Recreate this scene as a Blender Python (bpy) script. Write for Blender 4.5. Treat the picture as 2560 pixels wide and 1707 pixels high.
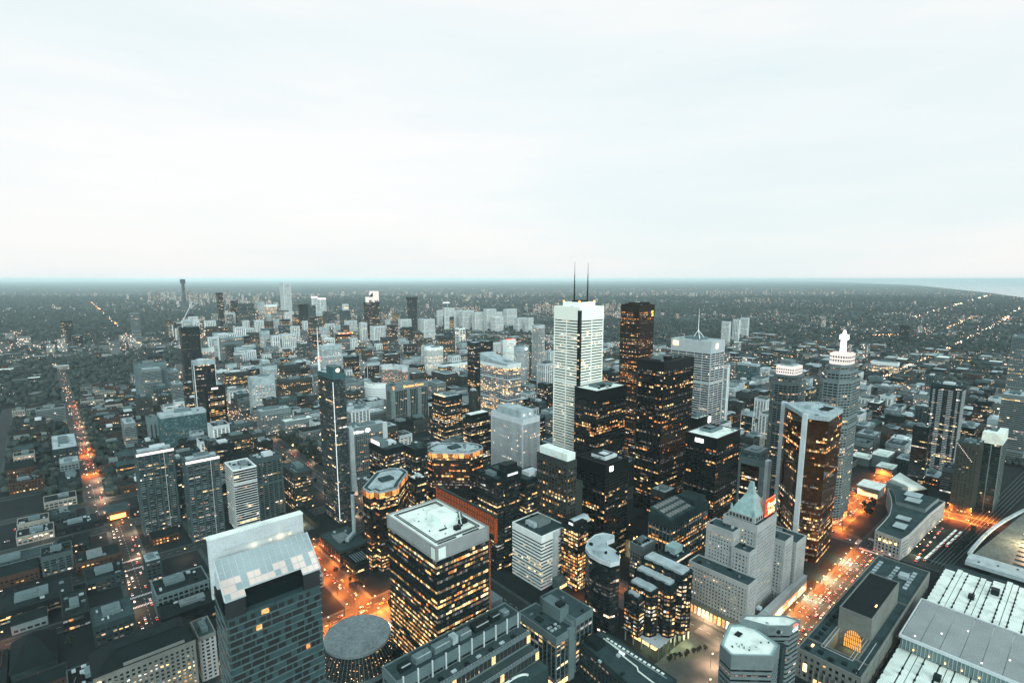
import bpy, math, random
import numpy as np
from mathutils import Vector, Matrix
rnd = random.Random(11)
R = math.radians
sc = bpy.context.scene
for o in list(bpy.data.objects): bpy.data.objects.remove(o)

# ------------------------------------------------------------------ camera
CAMZ = 338.0; FPX = 1328.0; TILT = math.atan(.1525); HEAD = R(41.5)
cd = bpy.data.cameras.new('camera'); cam = bpy.data.objects.new('camera', cd); sc.collection.objects.link(cam)
cam.location = (0, 0, CAMZ); cam.rotation_euler = (R(90) - TILT, 0, -HEAD)
cd.sensor_width = 36; cd.sensor_fit = 'HORIZONTAL'; cd.lens = 36 * FPX / 2560
cd.shift_y = (697 + FPX * .1525 - 853.5) / 2560
cd.clip_start = 1; cd.clip_end = 900000
sc.camera = cam
# ------------------------------------------------------------------ overcast dusk sky
w = bpy.data.worlds.new('World'); sc.world = w; w.use_nodes = True
nt = w.node_tree; N = nt.nodes; L = nt.links; N.clear()
out = N.new('ShaderNodeOutputWorld'); bg = N.new('ShaderNodeBackground')
sky = N.new('ShaderNodeTexSky'); sky.sky_type = 'NISHITA'; sky.sun_disc = False
SUN_EL = R(21); SUN_AZ = R(205) # compass style, from +Y clockwise
sky.sun_elevation = SUN_EL; sky.sun_rotation = SUN_AZ; sky.dust_density = 4
sky.air_density = 1.0
scl = N.new('ShaderNodeMixRGB'); scl.blend_type = 'MULTIPLY'; scl.inputs[0].default_value = 1; scl.inputs[2].default_value = (.09, .09, .09, 1)
tc = N.new('ShaderNodeTexCoord'); mp = N.new('ShaderNodeMapping'); mp.inputs['Scale'].default_value = (1.0, 1.0, 6.5); mp.inputs['Location'].default_value = (.35, .2, .1)
nz = N.new('ShaderNodeTexNoise'); nz.inputs['Scale'].default_value = 1.1; nz.inputs['Detail'].default_value = 7; nz.inputs['Roughness'].default_value = .56
cr = N.new('ShaderNodeValToRGB'); e = cr.color_ramp.elements
e[0].position = .26; e[0].color = (.68, .77, .78, 1); e[1].position = .62; e[1].color = (.835, .83, .82, 1)
m_ = e.new(.46); m_.color = (.75, .803, .805, 1)
mx = N.new('ShaderNodeMixRGB'); mx.inputs[0].default_value = .88
L.new(sky.outputs[0], scl.inputs[1]); L.new(tc.outputs['Generated'], mp.inputs[0]); L.new(mp.outputs[0], nz.inputs[0]); L.new(nz.outputs[0], cr.inputs[0])
L.new(scl.outputs[0], mx.inputs[1]); L.new(cr.outputs[0], mx.inputs[2]); L.new(mx.outputs[0], bg.inputs[0]); bg.inputs[1].default_value = 1.0
L.new(bg.outputs[0], out.inputs[0])
# ------------------------------------------------------------------ soft sun behind thick cloud
sl = bpy.data.lights.new('sun', 'SUN'); sl.energy = 1.45; sl.angle = R(28); sl.color = (1, .97, .92)
so = bpy.data.objects.new('sun', sl); sc.collection.objects.link(so)
sd = Vector((math.sin(SUN_AZ) * math.cos(SUN_EL), math.cos(SUN_AZ) * math.cos(SUN_EL), math.sin(SUN_EL)))
so.rotation_euler = (-sd).to_track_quat('-Z', 'Y').to_euler(); so.location = (0, 0, 900)
sc.view_settings.view_transform = 'Standard'; sc.view_settings.look = 'None'; sc.view_settings.exposure = .37; sc.view_settings.gamma = 1
sc.view_settings.use_curve_mapping = False
sc.render.engine = 'CYCLES'
cy = sc.cycles
cy.max_bounces = 6; cy.diffuse_bounces = 2; cy.glossy_bounces = 2; cy.transmission_bounces = 2; cy.volume_bounces = 3; cy.transparent_max_bounces = 4
cy.caustics_reflective = False; cy.caustics_refractive = False; cy.sample_clamp_indirect = 3; cy.sample_clamp_direct = 0
cy.use_denoising = True; cy.use_light_tree = True
try:
    cy.denoiser = 'OPENIMAGEDENOISE'; cy.denoising_input_passes = 'RGB_ALBEDO_NORMAL'
except Exception: pass

# ================================================================== materials
M = {}
def newmat(name):
    m = bpy.data.materials.new(name); m.use_nodes = True
    m.node_tree.nodes.clear(); M[name] = m
    return m, m.node_tree.nodes, m.node_tree.links
def tone(c):
    """cool city colours: teal cast and deepened shadows graded in"""
    lum = sum(c) / 3; k = .30 + .82 * min(1, max(0, (lum - .05) / .34)); s = .52 + .34 * min(1, max(0, (lum - .06) / .32))  # darks lowered and reds cut: shadow and teal cast sit in the colour
    return (c[0] * k * s, c[1] * k, min(.95, c[2] * k * 1.06))
def surf(name, col, rough=.75, var=.22, scale=.12, fine=1.5, metal=0, spec=.12, bump=0, seams=0):
    """painted, stone, metal or roof surface with blotches, streaks and fine grain"""
    m, n, l = newmat(name); col = tone(col)
    o = n.new('ShaderNodeOutputMaterial'); b = n.new('ShaderNodeBsdfPrincipled')
    g = n.new('ShaderNodeNewGeometry')
    a = n.new('ShaderNodeTexNoise'); a.inputs['Scale'].default_value = scale; a.inputs['Detail'].default_value = 6; a.inputs['Roughness'].default_value = .65
    f = n.new('ShaderNodeTexNoise'); f.inputs['Scale'].default_value = fine; f.inputs['Detail'].default_value = 3
    l.new(g.outputs['Position'], a.inputs[0]); l.new(g.outputs['Position'], f.inputs[0])
    ad = n.new('ShaderNodeMath'); ad.operation = 'ADD'; l.new(a.outputs[0], ad.inputs[0]); l.new(f.outputs[0], ad.inputs[1])
    mr = n.new('ShaderNodeMapRange'); mr.inputs[1].default_value = .6; mr.inputs[2].default_value = 1.4; mr.inputs[3].default_value = 1 - var * 1.4; mr.inputs[4].default_value = 1 + var * 1.4
    l.new(ad.outputs[0], mr.inputs[0])
    x = n.new('ShaderNodeMixRGB'); x.blend_type = 'MULTIPLY'; x.inputs[0].default_value = 1; x.inputs[1].default_value = (*col, 1); l.new(mr.outputs[0], x.inputs[2])
    src = x.outputs[0]
    if seams:   # sheet joints and dirty puddle marks
        bt = n.new('ShaderNodeTexBrick'); bt.inputs['Scale'].default_value = .22; bt.inputs['Mortar Size'].default_value = .035; bt.inputs['Mortar Smooth'].default_value = .4
        bt.inputs['Color1'].default_value = (1, 1, 1, 1); bt.inputs['Color2'].default_value = (.86, .88, .88, 1); bt.inputs['Mortar'].default_value = (.55, .58, .58, 1); l.new(g.outputs['Position'], bt.inputs['Vector'])
        pd_ = n.new('ShaderNodeTexNoise'); pd_.inputs['Scale'].default_value = .085; pd_.inputs['Detail'].default_value = 4; l.new(g.outputs['Position'], pd_.inputs[0])
        pr = n.new('ShaderNodeValToRGB'); pe = pr.color_ramp.elements; pe[0].position = .36; pe[0].color = (.6, .62, .62, 1); pe[1].position = .5; pe[1].color = (1, 1, 1, 1); l.new(pd_.outputs[0], pr.inputs[0])
        y1 = n.new('ShaderNodeMixRGB'); y1.blend_type = 'MULTIPLY'; y1.inputs[0].default_value = seams; l.new(src, y1.inputs[1]); l.new(bt.outputs[0], y1.inputs[2])
        y2 = n.new('ShaderNodeMixRGB'); y2.blend_type = 'MULTIPLY'; y2.inputs[0].default_value = seams; l.new(y1.outputs[0], y2.inputs[1]); l.new(pr.outputs[0], y2.inputs[2]); src = y2.outputs[0]
    l.new(src, b.inputs['Base Color']); b.inputs['Roughness'].default_value = rough; b.inputs['Metallic'].default_value = metal; b.inputs['Specular IOR Level'].default_value = spec
    if bump:
        bp = n.new('ShaderNodeBump'); bp.inputs['Strength'].default_value = bump; l.new(f.outputs[0], bp.inputs['Height']); l.new(bp.outputs[0], b.inputs['Normal'])
    l.new(b.outputs[0], o.inputs[0]); return m
def glass(name, dark, pale, frac=.3, rough=.14, spec=.6, metal=0.):
    """curtain-wall glass: UVs count window cells, each cell gets its own blind and tint"""
    m, n, l = newmat(name)
    o = n.new('ShaderNodeOutputMaterial'); b = n.new('ShaderNodeBsdfPrincipled')
    uv = n.new('ShaderNodeUVMap'); fl = n.new('ShaderNodeVectorMath'); fl.operation = 'FLOOR'; l.new(uv.outputs[0], fl.inputs[0])
    wn = n.new('ShaderNodeTexWhiteNoise'); wn.noise_dimensions = '2D'; l.new(fl.outputs[0], wn.inputs[0])
    r = n.new('ShaderNodeValToRGB'); e = r.color_ramp.elements; e[0].position = 1 - frac; e[0].color = (*dark, 1); e[1].position = 1; e[1].color = (*pale, 1)
    l.new(wn.outputs[0], r.inputs[0])
    g = n.new('ShaderNodeNewGeometry'); a = n.new('ShaderNodeTexNoise'); a.inputs['Scale'].default_value = .05; a.inputs['Detail'].default_value = 3; l.new(g.outputs['Position'], a.inputs[0])
    x = n.new('ShaderNodeMixRGB'); x.blend_type = 'MULTIPLY'; x.inputs[0].default_value = .6; l.new(r.outputs[0], x.inputs[1]); l.new(a.outputs[0], x.inputs[2])
    l.new(x.outputs[0], b.inputs['Base Color']); b.inputs['Roughness'].default_value = rough; b.inputs['Specular IOR Level'].default_value = spec; b.inputs['Metallic'].default_value = metal
    bp = n.new('ShaderNodeBump'); bp.inputs['Strength'].default_value = .04; bp.inputs['Distance'].default_value = 1; l.new(wn.outputs[0], bp.inputs['Height']); l.new(bp.outputs[0], b.inputs['Normal'])
    l.new(b.outputs[0], o.inputs[0]); return m
def lit(name, c1, c2, s0, s1, sampling='NONE'):
    """lit room behind glass: hue and strength differ from pane to pane, with furniture-like mottling"""
    m, n, l = newmat(name)
    o = n.new('ShaderNodeOutputMaterial'); em = n.new('ShaderNodeEmission')
    g = n.new('ShaderNodeNewGeometry'); mixc = n.new('ShaderNodeMixRGB'); mixc.inputs[1].default_value = (*c1, 1); mixc.inputs[2].default_value = (*c2, 1)
    l.new(g.outputs['Random Per Island'], mixc.inputs[0])
    wn = n.new('ShaderNodeTexWhiteNoise'); wn.noise_dimensions = '1D'; l.new(g.outputs['Random Per Island'], wn.inputs['W'])
    p = n.new('ShaderNodeMath'); p.operation = 'POWER'; p.inputs[1].default_value = 1.8; l.new(wn.outputs[0], p.inputs[0])
    mr = n.new('ShaderNodeMapRange'); mr.inputs[3].default_value = s0; mr.inputs[4].default_value = s1; l.new(p.outputs[0], mr.inputs[0])
    a = n.new('ShaderNodeTexNoise'); a.inputs['Scale'].default_value = .9; a.inputs['Detail'].default_value = 2; l.new(g.outputs['Position'], a.inputs[0])
    m2 = n.new('ShaderNodeMapRange'); m2.inputs[1].default_value = .35; m2.inputs[2].default_value = .65; m2.inputs[3].default_value = .35; m2.inputs[4].default_value = 1.3; l.new(a.outputs[0], m2.inputs[0])
    mu = n.new('ShaderNodeMath'); mu.operation = 'MULTIPLY'; l.new(mr.outputs[0], mu.inputs[0]); l.new(m2.outputs[0], mu.inputs[1])
    l.new(mixc.outputs[0], em.inputs[0]); l.new(mu.outputs[0], em.inputs[1]); l.new(em.outputs[0], o.inputs[0])
    m.cycles.emission_sampling = sampling; return m
def foliage(name, c0, c1, c2):
    m, n, l = newmat(name); o = n.new('ShaderNodeOutputMaterial'); b = n.new('ShaderNodeBsdfPrincipled'); g = n.new('ShaderNodeNewGeometry'); r = n.new('ShaderNodeValToRGB'); e = r.color_ramp.elements
    e[0].color = (*c0, 1); e[1].color = (*c2, 1); k = e.new(.55); k.color = (*c1, 1); l.new(g.outputs['Random Per Island'], r.inputs[0]); l.new(r.outputs[0], b.inputs['Base Color']); b.inputs['Roughness'].default_value = .85; b.inputs['Specular IOR Level'].default_value = .2; l.new(b.outputs[0], o.inputs[0])
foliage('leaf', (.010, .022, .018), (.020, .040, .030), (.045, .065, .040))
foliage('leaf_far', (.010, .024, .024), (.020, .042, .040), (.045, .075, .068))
def glow(name, col, s, sampling='NONE'):
    m, n, l = newmat(name)
    o = n.new('ShaderNodeOutputMaterial'); em = n.new('ShaderNodeEmission'); em.inputs[0].default_value = (*col, 1); em.inputs[1].default_value = s
    l.new(em.outputs[0], o.inputs[0]); m.cycles.emission_sampling = sampling; return m
surf('marble', (.90, .92, .92), .5, .07, .05)
surf('white_paint', (.78, .84, .84), .55, .12, .1)
surf('black_metal', (.012, .018, .02), .4, .3, .1, spec=.3)
surf('red_granite', (.105, .05, .038), .5, .25)
surf('steel_pale', (.44, .48, .48), .4, .15)
surf('limestone', (.36, .37, .36), .8, .22, .08)
surf('limestone_warm', (.27, .245, .22), .8, .25, .08)
surf('concrete', (.20, .235, .24), .85, .25, .08)
surf('concrete_mid', (.135, .16, .165), .85, .25, .08)
surf('concrete_dark', (.085, .105, .11), .85, .28, .08)
surf('concrete_pale', (.50, .55, .555), .8, .2, .08)
surf('brown_stone', (.12, .105, .095), .75, .25)
surf('cream_stone', (.34, .31, .27), .8, .25, .2)
surf('brick', (.20, .085, .06), .9, .3, .2)
surf('grey_stone', (.24, .26, .26), .75, .22)
surf('dark_panel', (.035, .048, .052), .5, .25)
surf('teal_panel', (.10, .19, .20), .5, .3, .2)
surf('roof_dark', (.045, .066, .07), .9, .35, .06, seams=.7)
surf('roof_mid', (.11, .145, .15), .9, .32, .06, seams=.7)
surf('roof_pale', (.38, .46, .47), .85, .28, .06, seams=.6)
surf('roof_white', (.80, .88, .89), .7, .07, .05, seams=.55)
surf('roof_black', (.018, .026, .028), .85, .35, .06, seams=.7)
surf('copper_green', (.28, .40, .39), .7, .3, .15)
surf('slate_green', (.020, .040, .044), .7, .3, .12)
surf('unit_metal', (.22, .27, .28), .5, .3, .3, metal=.3)
surf('unit_dark', (.04, .055, .06), .6, .3, .3)
surf('rail_dark', (.04, .045, .045), .9, .35, .1)
surf('gravel', (.12, .135, .135), .95, .4, .5)
surf('asphalt', (.05, .06, .064), .85, .35, .05, 1.0)
surf('road', (.085, .085, .085), .7, .35, .03, .8)
surf('paving', (.13, .135, .135), .85, .3, .08)
surf('plaza_paving', (.17, .165, .16), .8, .3, .1)
surf('marking', (.55, .58, .58), .7, .3, .4)
surf('grass', (.03, .05, .035), .95, .4, .2)
surf('bark', (.05, .04, .03), .95, .3, .8)
surf('earth', (.05, .075, .075), .95, .45, .0009, .012)
surf('tyre', (.015, .015, .015), .9, .2)
for i, c in enumerate([(.75, .78, .78), (.03, .035, .04), (.30, .32, .33), (.35, .04, .03), (.10, .12, .15), (.6, .34, .05)]): surf('car_paint_%d' % i, c, .3, .05, 1, spec=.7)
glass('glass_black', (.006, .011, .013), (.02, .028, .03), .3, .12, .35)
glass('glass_dark', (.014, .024, .028), (.07, .09, .095), .25, .12, .5)
glass('glass_mid', (.04, .062, .067), (.15, .19, .195), .5, .12, .6)
glass('glass_teal', (.045, .10, .115), (.20, .34, .36), .5, .12, .6)
glass('glass_pale', (.16, .235, .25), (.42, .50, .51), .5, .15, .6)
glass('glass_gold', (.10, .045, .02), (.30, .13, .05), .4, .06, .9, .75)
glass('glass_brown', (.026, .024, .022), (.09, .08, .07), .25, .12, .5)
glass('glass_green', (.008, .022, .022), (.03, .06, .06), .3, .08, .6)
glass('window_dark', (.010, .016, .019), (.06, .075, .08), .3, .15, .5)
WARM1, WARM2 = (1, .42, .12), (1, .66, .30)
lit('lit_warm', WARM1, WARM2, .2, 2.6)
lit('lit_orange', (1, .22, .05), (1, .45, .13), .25, 2.6)
lit('lit_yellow', (1, .60, .22), (1, .80, .45), .3, 2.9)
lit('lit_white', (1, .78, .52), (.9, .97, 1), .25, 1.9)
lit('lit_mixed', (1, .50, .2), (1, .92, .8), .15, 2.6)
lit('lit_dim', (.8, .5, .3), (.6, .75, .8), .05, .45)
lit('lit_shop', (1, .40, .12), (1, .75, .4), 1.0, 4.5)
glow('glow_white', (1, .97, .93), 3.2)
glow('glow_pink', (1, .86, .80), 1.5)
glow('glow_crown', (1, .93, .87), .8)
glow('glow_soft', (.86, .97, 1), 1.2)
glow('glow_orange', (1, .33, .07), 5)
glow('glow_sign', (1, .38, .10), 3.2)
glow('glow_red', (1, .08, .03), 5)
glow('glow_yellow', (1, .62, .22), 4)
lit('glow_veil', (1, .22, .08), (1, .36, .15), .06, .5)
glow('glow_head', (1, .58, .26), 8)
glow('glow_headlamp', (1, .9, .75), 6)
glow('glow_tail', (1, .05, .02), 6)
glow('glow_far_warm', (1, .5, .2), 7)
glow('glow_far_white', (1, .85, .68), 7)

# ================================================================== mesh helpers
COL = sc.collection
class MB:
    """collects quads, boxes and prisms (world coordinates) and builds ONE mesh object"""
    def __init__(s): s.v = []; s.f = []; s.m = []; s.uv = {}
    def quad(s, a, b, c, d, mi=0, uv=None):
        i = len(s.v); s.v += [a, b, c, d]
        if uv: s.uv[len(s.f)] = uv
        s.f.append((i, i + 1, i + 2, i + 3)); s.m.append(mi)
    def tri(s, a, b, c, mi=0):
        i = len(s.v); s.v += [a, b, c]; s.f.append((i, i + 1, i + 2)); s.m.append(mi)
    def box(s, x0, y0, z0, x1, y1, z1, mi=0, bottom=False):
        i = len(s.v); s.v += [(x0, y0, z0), (x1, y0, z0), (x1, y1, z0), (x0, y1, z0), (x0, y0, z1), (x1, y0, z1), (x1, y1, z1), (x0, y1, z1)]
        F = [(i + 4, i + 5, i + 6, i + 7), (i, i + 1, i + 5, i + 4), (i + 1, i + 2, i + 6, i + 5), (i + 2, i + 3, i + 7, i + 6), (i + 3, i, i + 4, i + 7)]
        if bottom: F.append((i + 3, i + 2, i + 1, i))
        s.f += F; s.m += [mi] * len(F)
    def prism(s, P, z0, z1, mi=0, cap=True, bottom=False, mtop=None, uvs=None):
        n = len(P); i = len(s.v)
        s.v += [(x, y, z0) for x, y in P] + [(x, y, z1) for x, y in P]
        u = 0
        for k in range(n):
            k2 = (k + 1) % n
            if uvs:
                d = max(1, round(math.dist(P[k], P[k2]) / uvs[0])); s.uv[len(s.f)] = [(u, 0), (u + d, 0), (u + d, (z1 - z0) / uvs[1]), (u, (z1 - z0) / uvs[1])]; u += d + 1
            s.f.append((i + k, i + k2, i + n + k2, i + n + k)); s.m.append(mi)
        if cap: s.f.append(tuple(range(i + n, i + 2 * n))); s.m.append(mi if mtop is None else mtop)
        if bottom: s.f.append(tuple(range(i + n - 1, i - 1, -1))); s.m.append(mi)
    def cyl(s, x, y, z0, z1, r0, r1=None, n=12, mi=0, cap=True):
        r1 = r0 if r1 is None else r1; i = len(s.v)
        for r, z in ((r0, z0), (r1, z1)):
            s.v += [(x + r * math.cos(2 * math.pi * k / n), y + r * math.sin(2 * math.pi * k / n), z) for k in range(n)]
        for k in range(n): k2 = (k + 1) % n; s.f.append((i + k, i + k2, i + n + k2, i + n + k)); s.m.append(mi)
        if cap: s.f.append(tuple(range(i + n, i + 2 * n))); s.m.append(mi)
    def bar(s, a, b, t, mi=0, tz=None):
        a = Vector(a); b = Vector(b); d = (b - a).normalized()
        u = d.cross(Vector((0, 0, 1)));
        if u.length < .01: u = Vector((1, 0, 0))
        u = u.normalized() * t / 2; v = d.cross(u).normalized() * (tz or t) / 2
        c = [a + u + v, a - u + v, a - u - v, a + u - v, b + u + v, b - u + v, b - u - v, b + u - v]; i = len(s.v); s.v += [tuple(q) for q in c]
        F = [(i, i + 1, i + 2, i + 3), (i + 7, i + 6, i + 5, i + 4)] + [(i + k, i + 4 + k, i + 4 + (k + 1) % 4, i + (k + 1) % 4) for k in range(4)]
        s.f += F; s.m += [mi] * 6
    def mesh(s, name, mats, org=(0, 0, 0)):
        me = bpy.data.meshes.new(name)
        ox, oy, oz = org
        me.from_pydata([(x - ox, y - oy, z - oz) for x, y, z in s.v], [], s.f)
        for m in mats: me.materials.append(M[m])
        if len(mats) > 1: me.polygons.foreach_set('material_index', s.m)
        if s.uv:
            ul = me.uv_layers.new(name='UVMap'); arr = np.zeros((len(me.loops), 2), np.float32)
            st = np.zeros(len(s.f), np.int32); me.polygons.foreach_get('loop_start', st)
            for fi, q in s.uv.items(): arr[st[fi]:st[fi] + len(q)] = q
            ul.data.foreach_set('uv', arr.ravel())
        me.update(); return me
    def build(s, name, mats, parent=None, kind=None, label=None, cat=None, group=None, loc=None):
        if isinstance(mats, str): mats = [mats]
        if not s.f: return None
        org = tuple(parent.location) if parent and parent.parent is None else (0, 0, 0)
        if parent and parent.parent is not None: org = tuple(parent.parent.location)
        if parent is None and loc: org = loc
        me = s.mesh(name, mats, org)
        o = link(name, me, parent)
        if parent is None and loc: o.location = loc
        tag(o, label, cat, group, kind); return o
def link(name, data, parent=None, loc=None):
    o = bpy.data.objects.new(name, data); COL.objects.link(o)
    if parent: o.parent = parent
    if loc: o.location = loc
    return o
def tag(o, label=None, cat=None, group=None, kind=None):
    if label: o['label'] = label
    if cat: o['category'] = cat
    if group: o['group'] = group
    if kind: o['kind'] = kind
    return o
LAND = []      # (phrase, screen x, screen y, distance) for naming neighbours
def thing(name, label, cat, loc=(0, 0, 0), rz=0, group=None):
    o = bpy.data.objects.new(name, None); o.empty_display_size = 3; COL.objects.link(o); o.location = loc; o.rotation_euler = (0, 0, rz)
    return tag(o, label, cat, group)
def copy_tree(o, parent=None):
    c = o.copy(); COL.objects.link(c); c.parent = parent
    for ch in o.children: copy_tree(ch, c)
    return c
_f = Vector((math.sin(HEAD) * math.cos(TILT), math.cos(HEAD) * math.cos(TILT), -math.sin(TILT))); _r = Vector((math.cos(HEAD), -math.sin(HEAD), 0)); _u = _r.cross(_f)
def view(x, y, z):
    """where a point of the city falls in the 2560 px wide view (for culling and naming only)"""
    p = Vector((x, y, z - CAMZ)); d = p.dot(_f)
    if d < 1: return (-9999, -9999, d)
    return 1280 + p.dot(_r) * FPX / d, 697 + FPX * .1525 - p.dot(_u) * FPX / d, d
def offset(P, d):
    n = len(P); Q = []
    for i in range(n):
        a = Vector(P[i - 1]); b = Vector(P[i]); c = Vector(P[(i + 1) % n])
        e1 = (b - a).normalized(); e2 = (c - b).normalized(); n1 = Vector((e1.y, -e1.x)); n2 = Vector((e2.y, -e2.x))
        m = n1 + n2; k = max(.35, m.dot(n1))
        q = b + m * (d / k); Q.append((q.x, q.y))
    return Q
def rect(x0, y0, x1, y1): return [(x0, y0), (x1, y0), (x1, y1), (x0, y1)]
def bbox(P): xs = [p[0] for p in P]; ys = [p[1] for p in P]; return min(xs), min(ys), max(xs), max(ys)
def oval(P, n=18):
    x0, y0, x1, y1 = bbox(P); return [((x0 + x1) / 2 + (x1 - x0) / 2 * math.cos(2 * math.pi * k / n), (y0 + y1) / 2 + (y1 - y0) / 2 * math.sin(2 * math.pi * k / n)) for k in range(n)]
def octa(P, c=.26):
    x0, y0, x1, y1 = bbox(P); a = (x1 - x0) * c; b = (y1 - y0) * c
    return [(x0 + a, y0), (x1 - a, y0), (x1, y0 + b), (x1, y1 - b), (x1 - a, y1), (x0 + a, y1), (x0, y1 - b), (x0, y0 + b)]
def seen_edges(P, tol=.15):
    for k in range(len(P)):
        a = Vector(P[k]); b = Vector(P[(k + 1) % len(P)]); e = b - a
        if e.length < .3: continue
        e.normalize(); n = Vector((e.y, -e.x)); m = (a + b) / 2
        if n.dot(m) < tol * m.length: yield a, b, e, n, (b - a).length
HAZE = 2.5e-5
OCC = []       # occupied rectangles (x0, y0, x1, y1, H)

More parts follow.
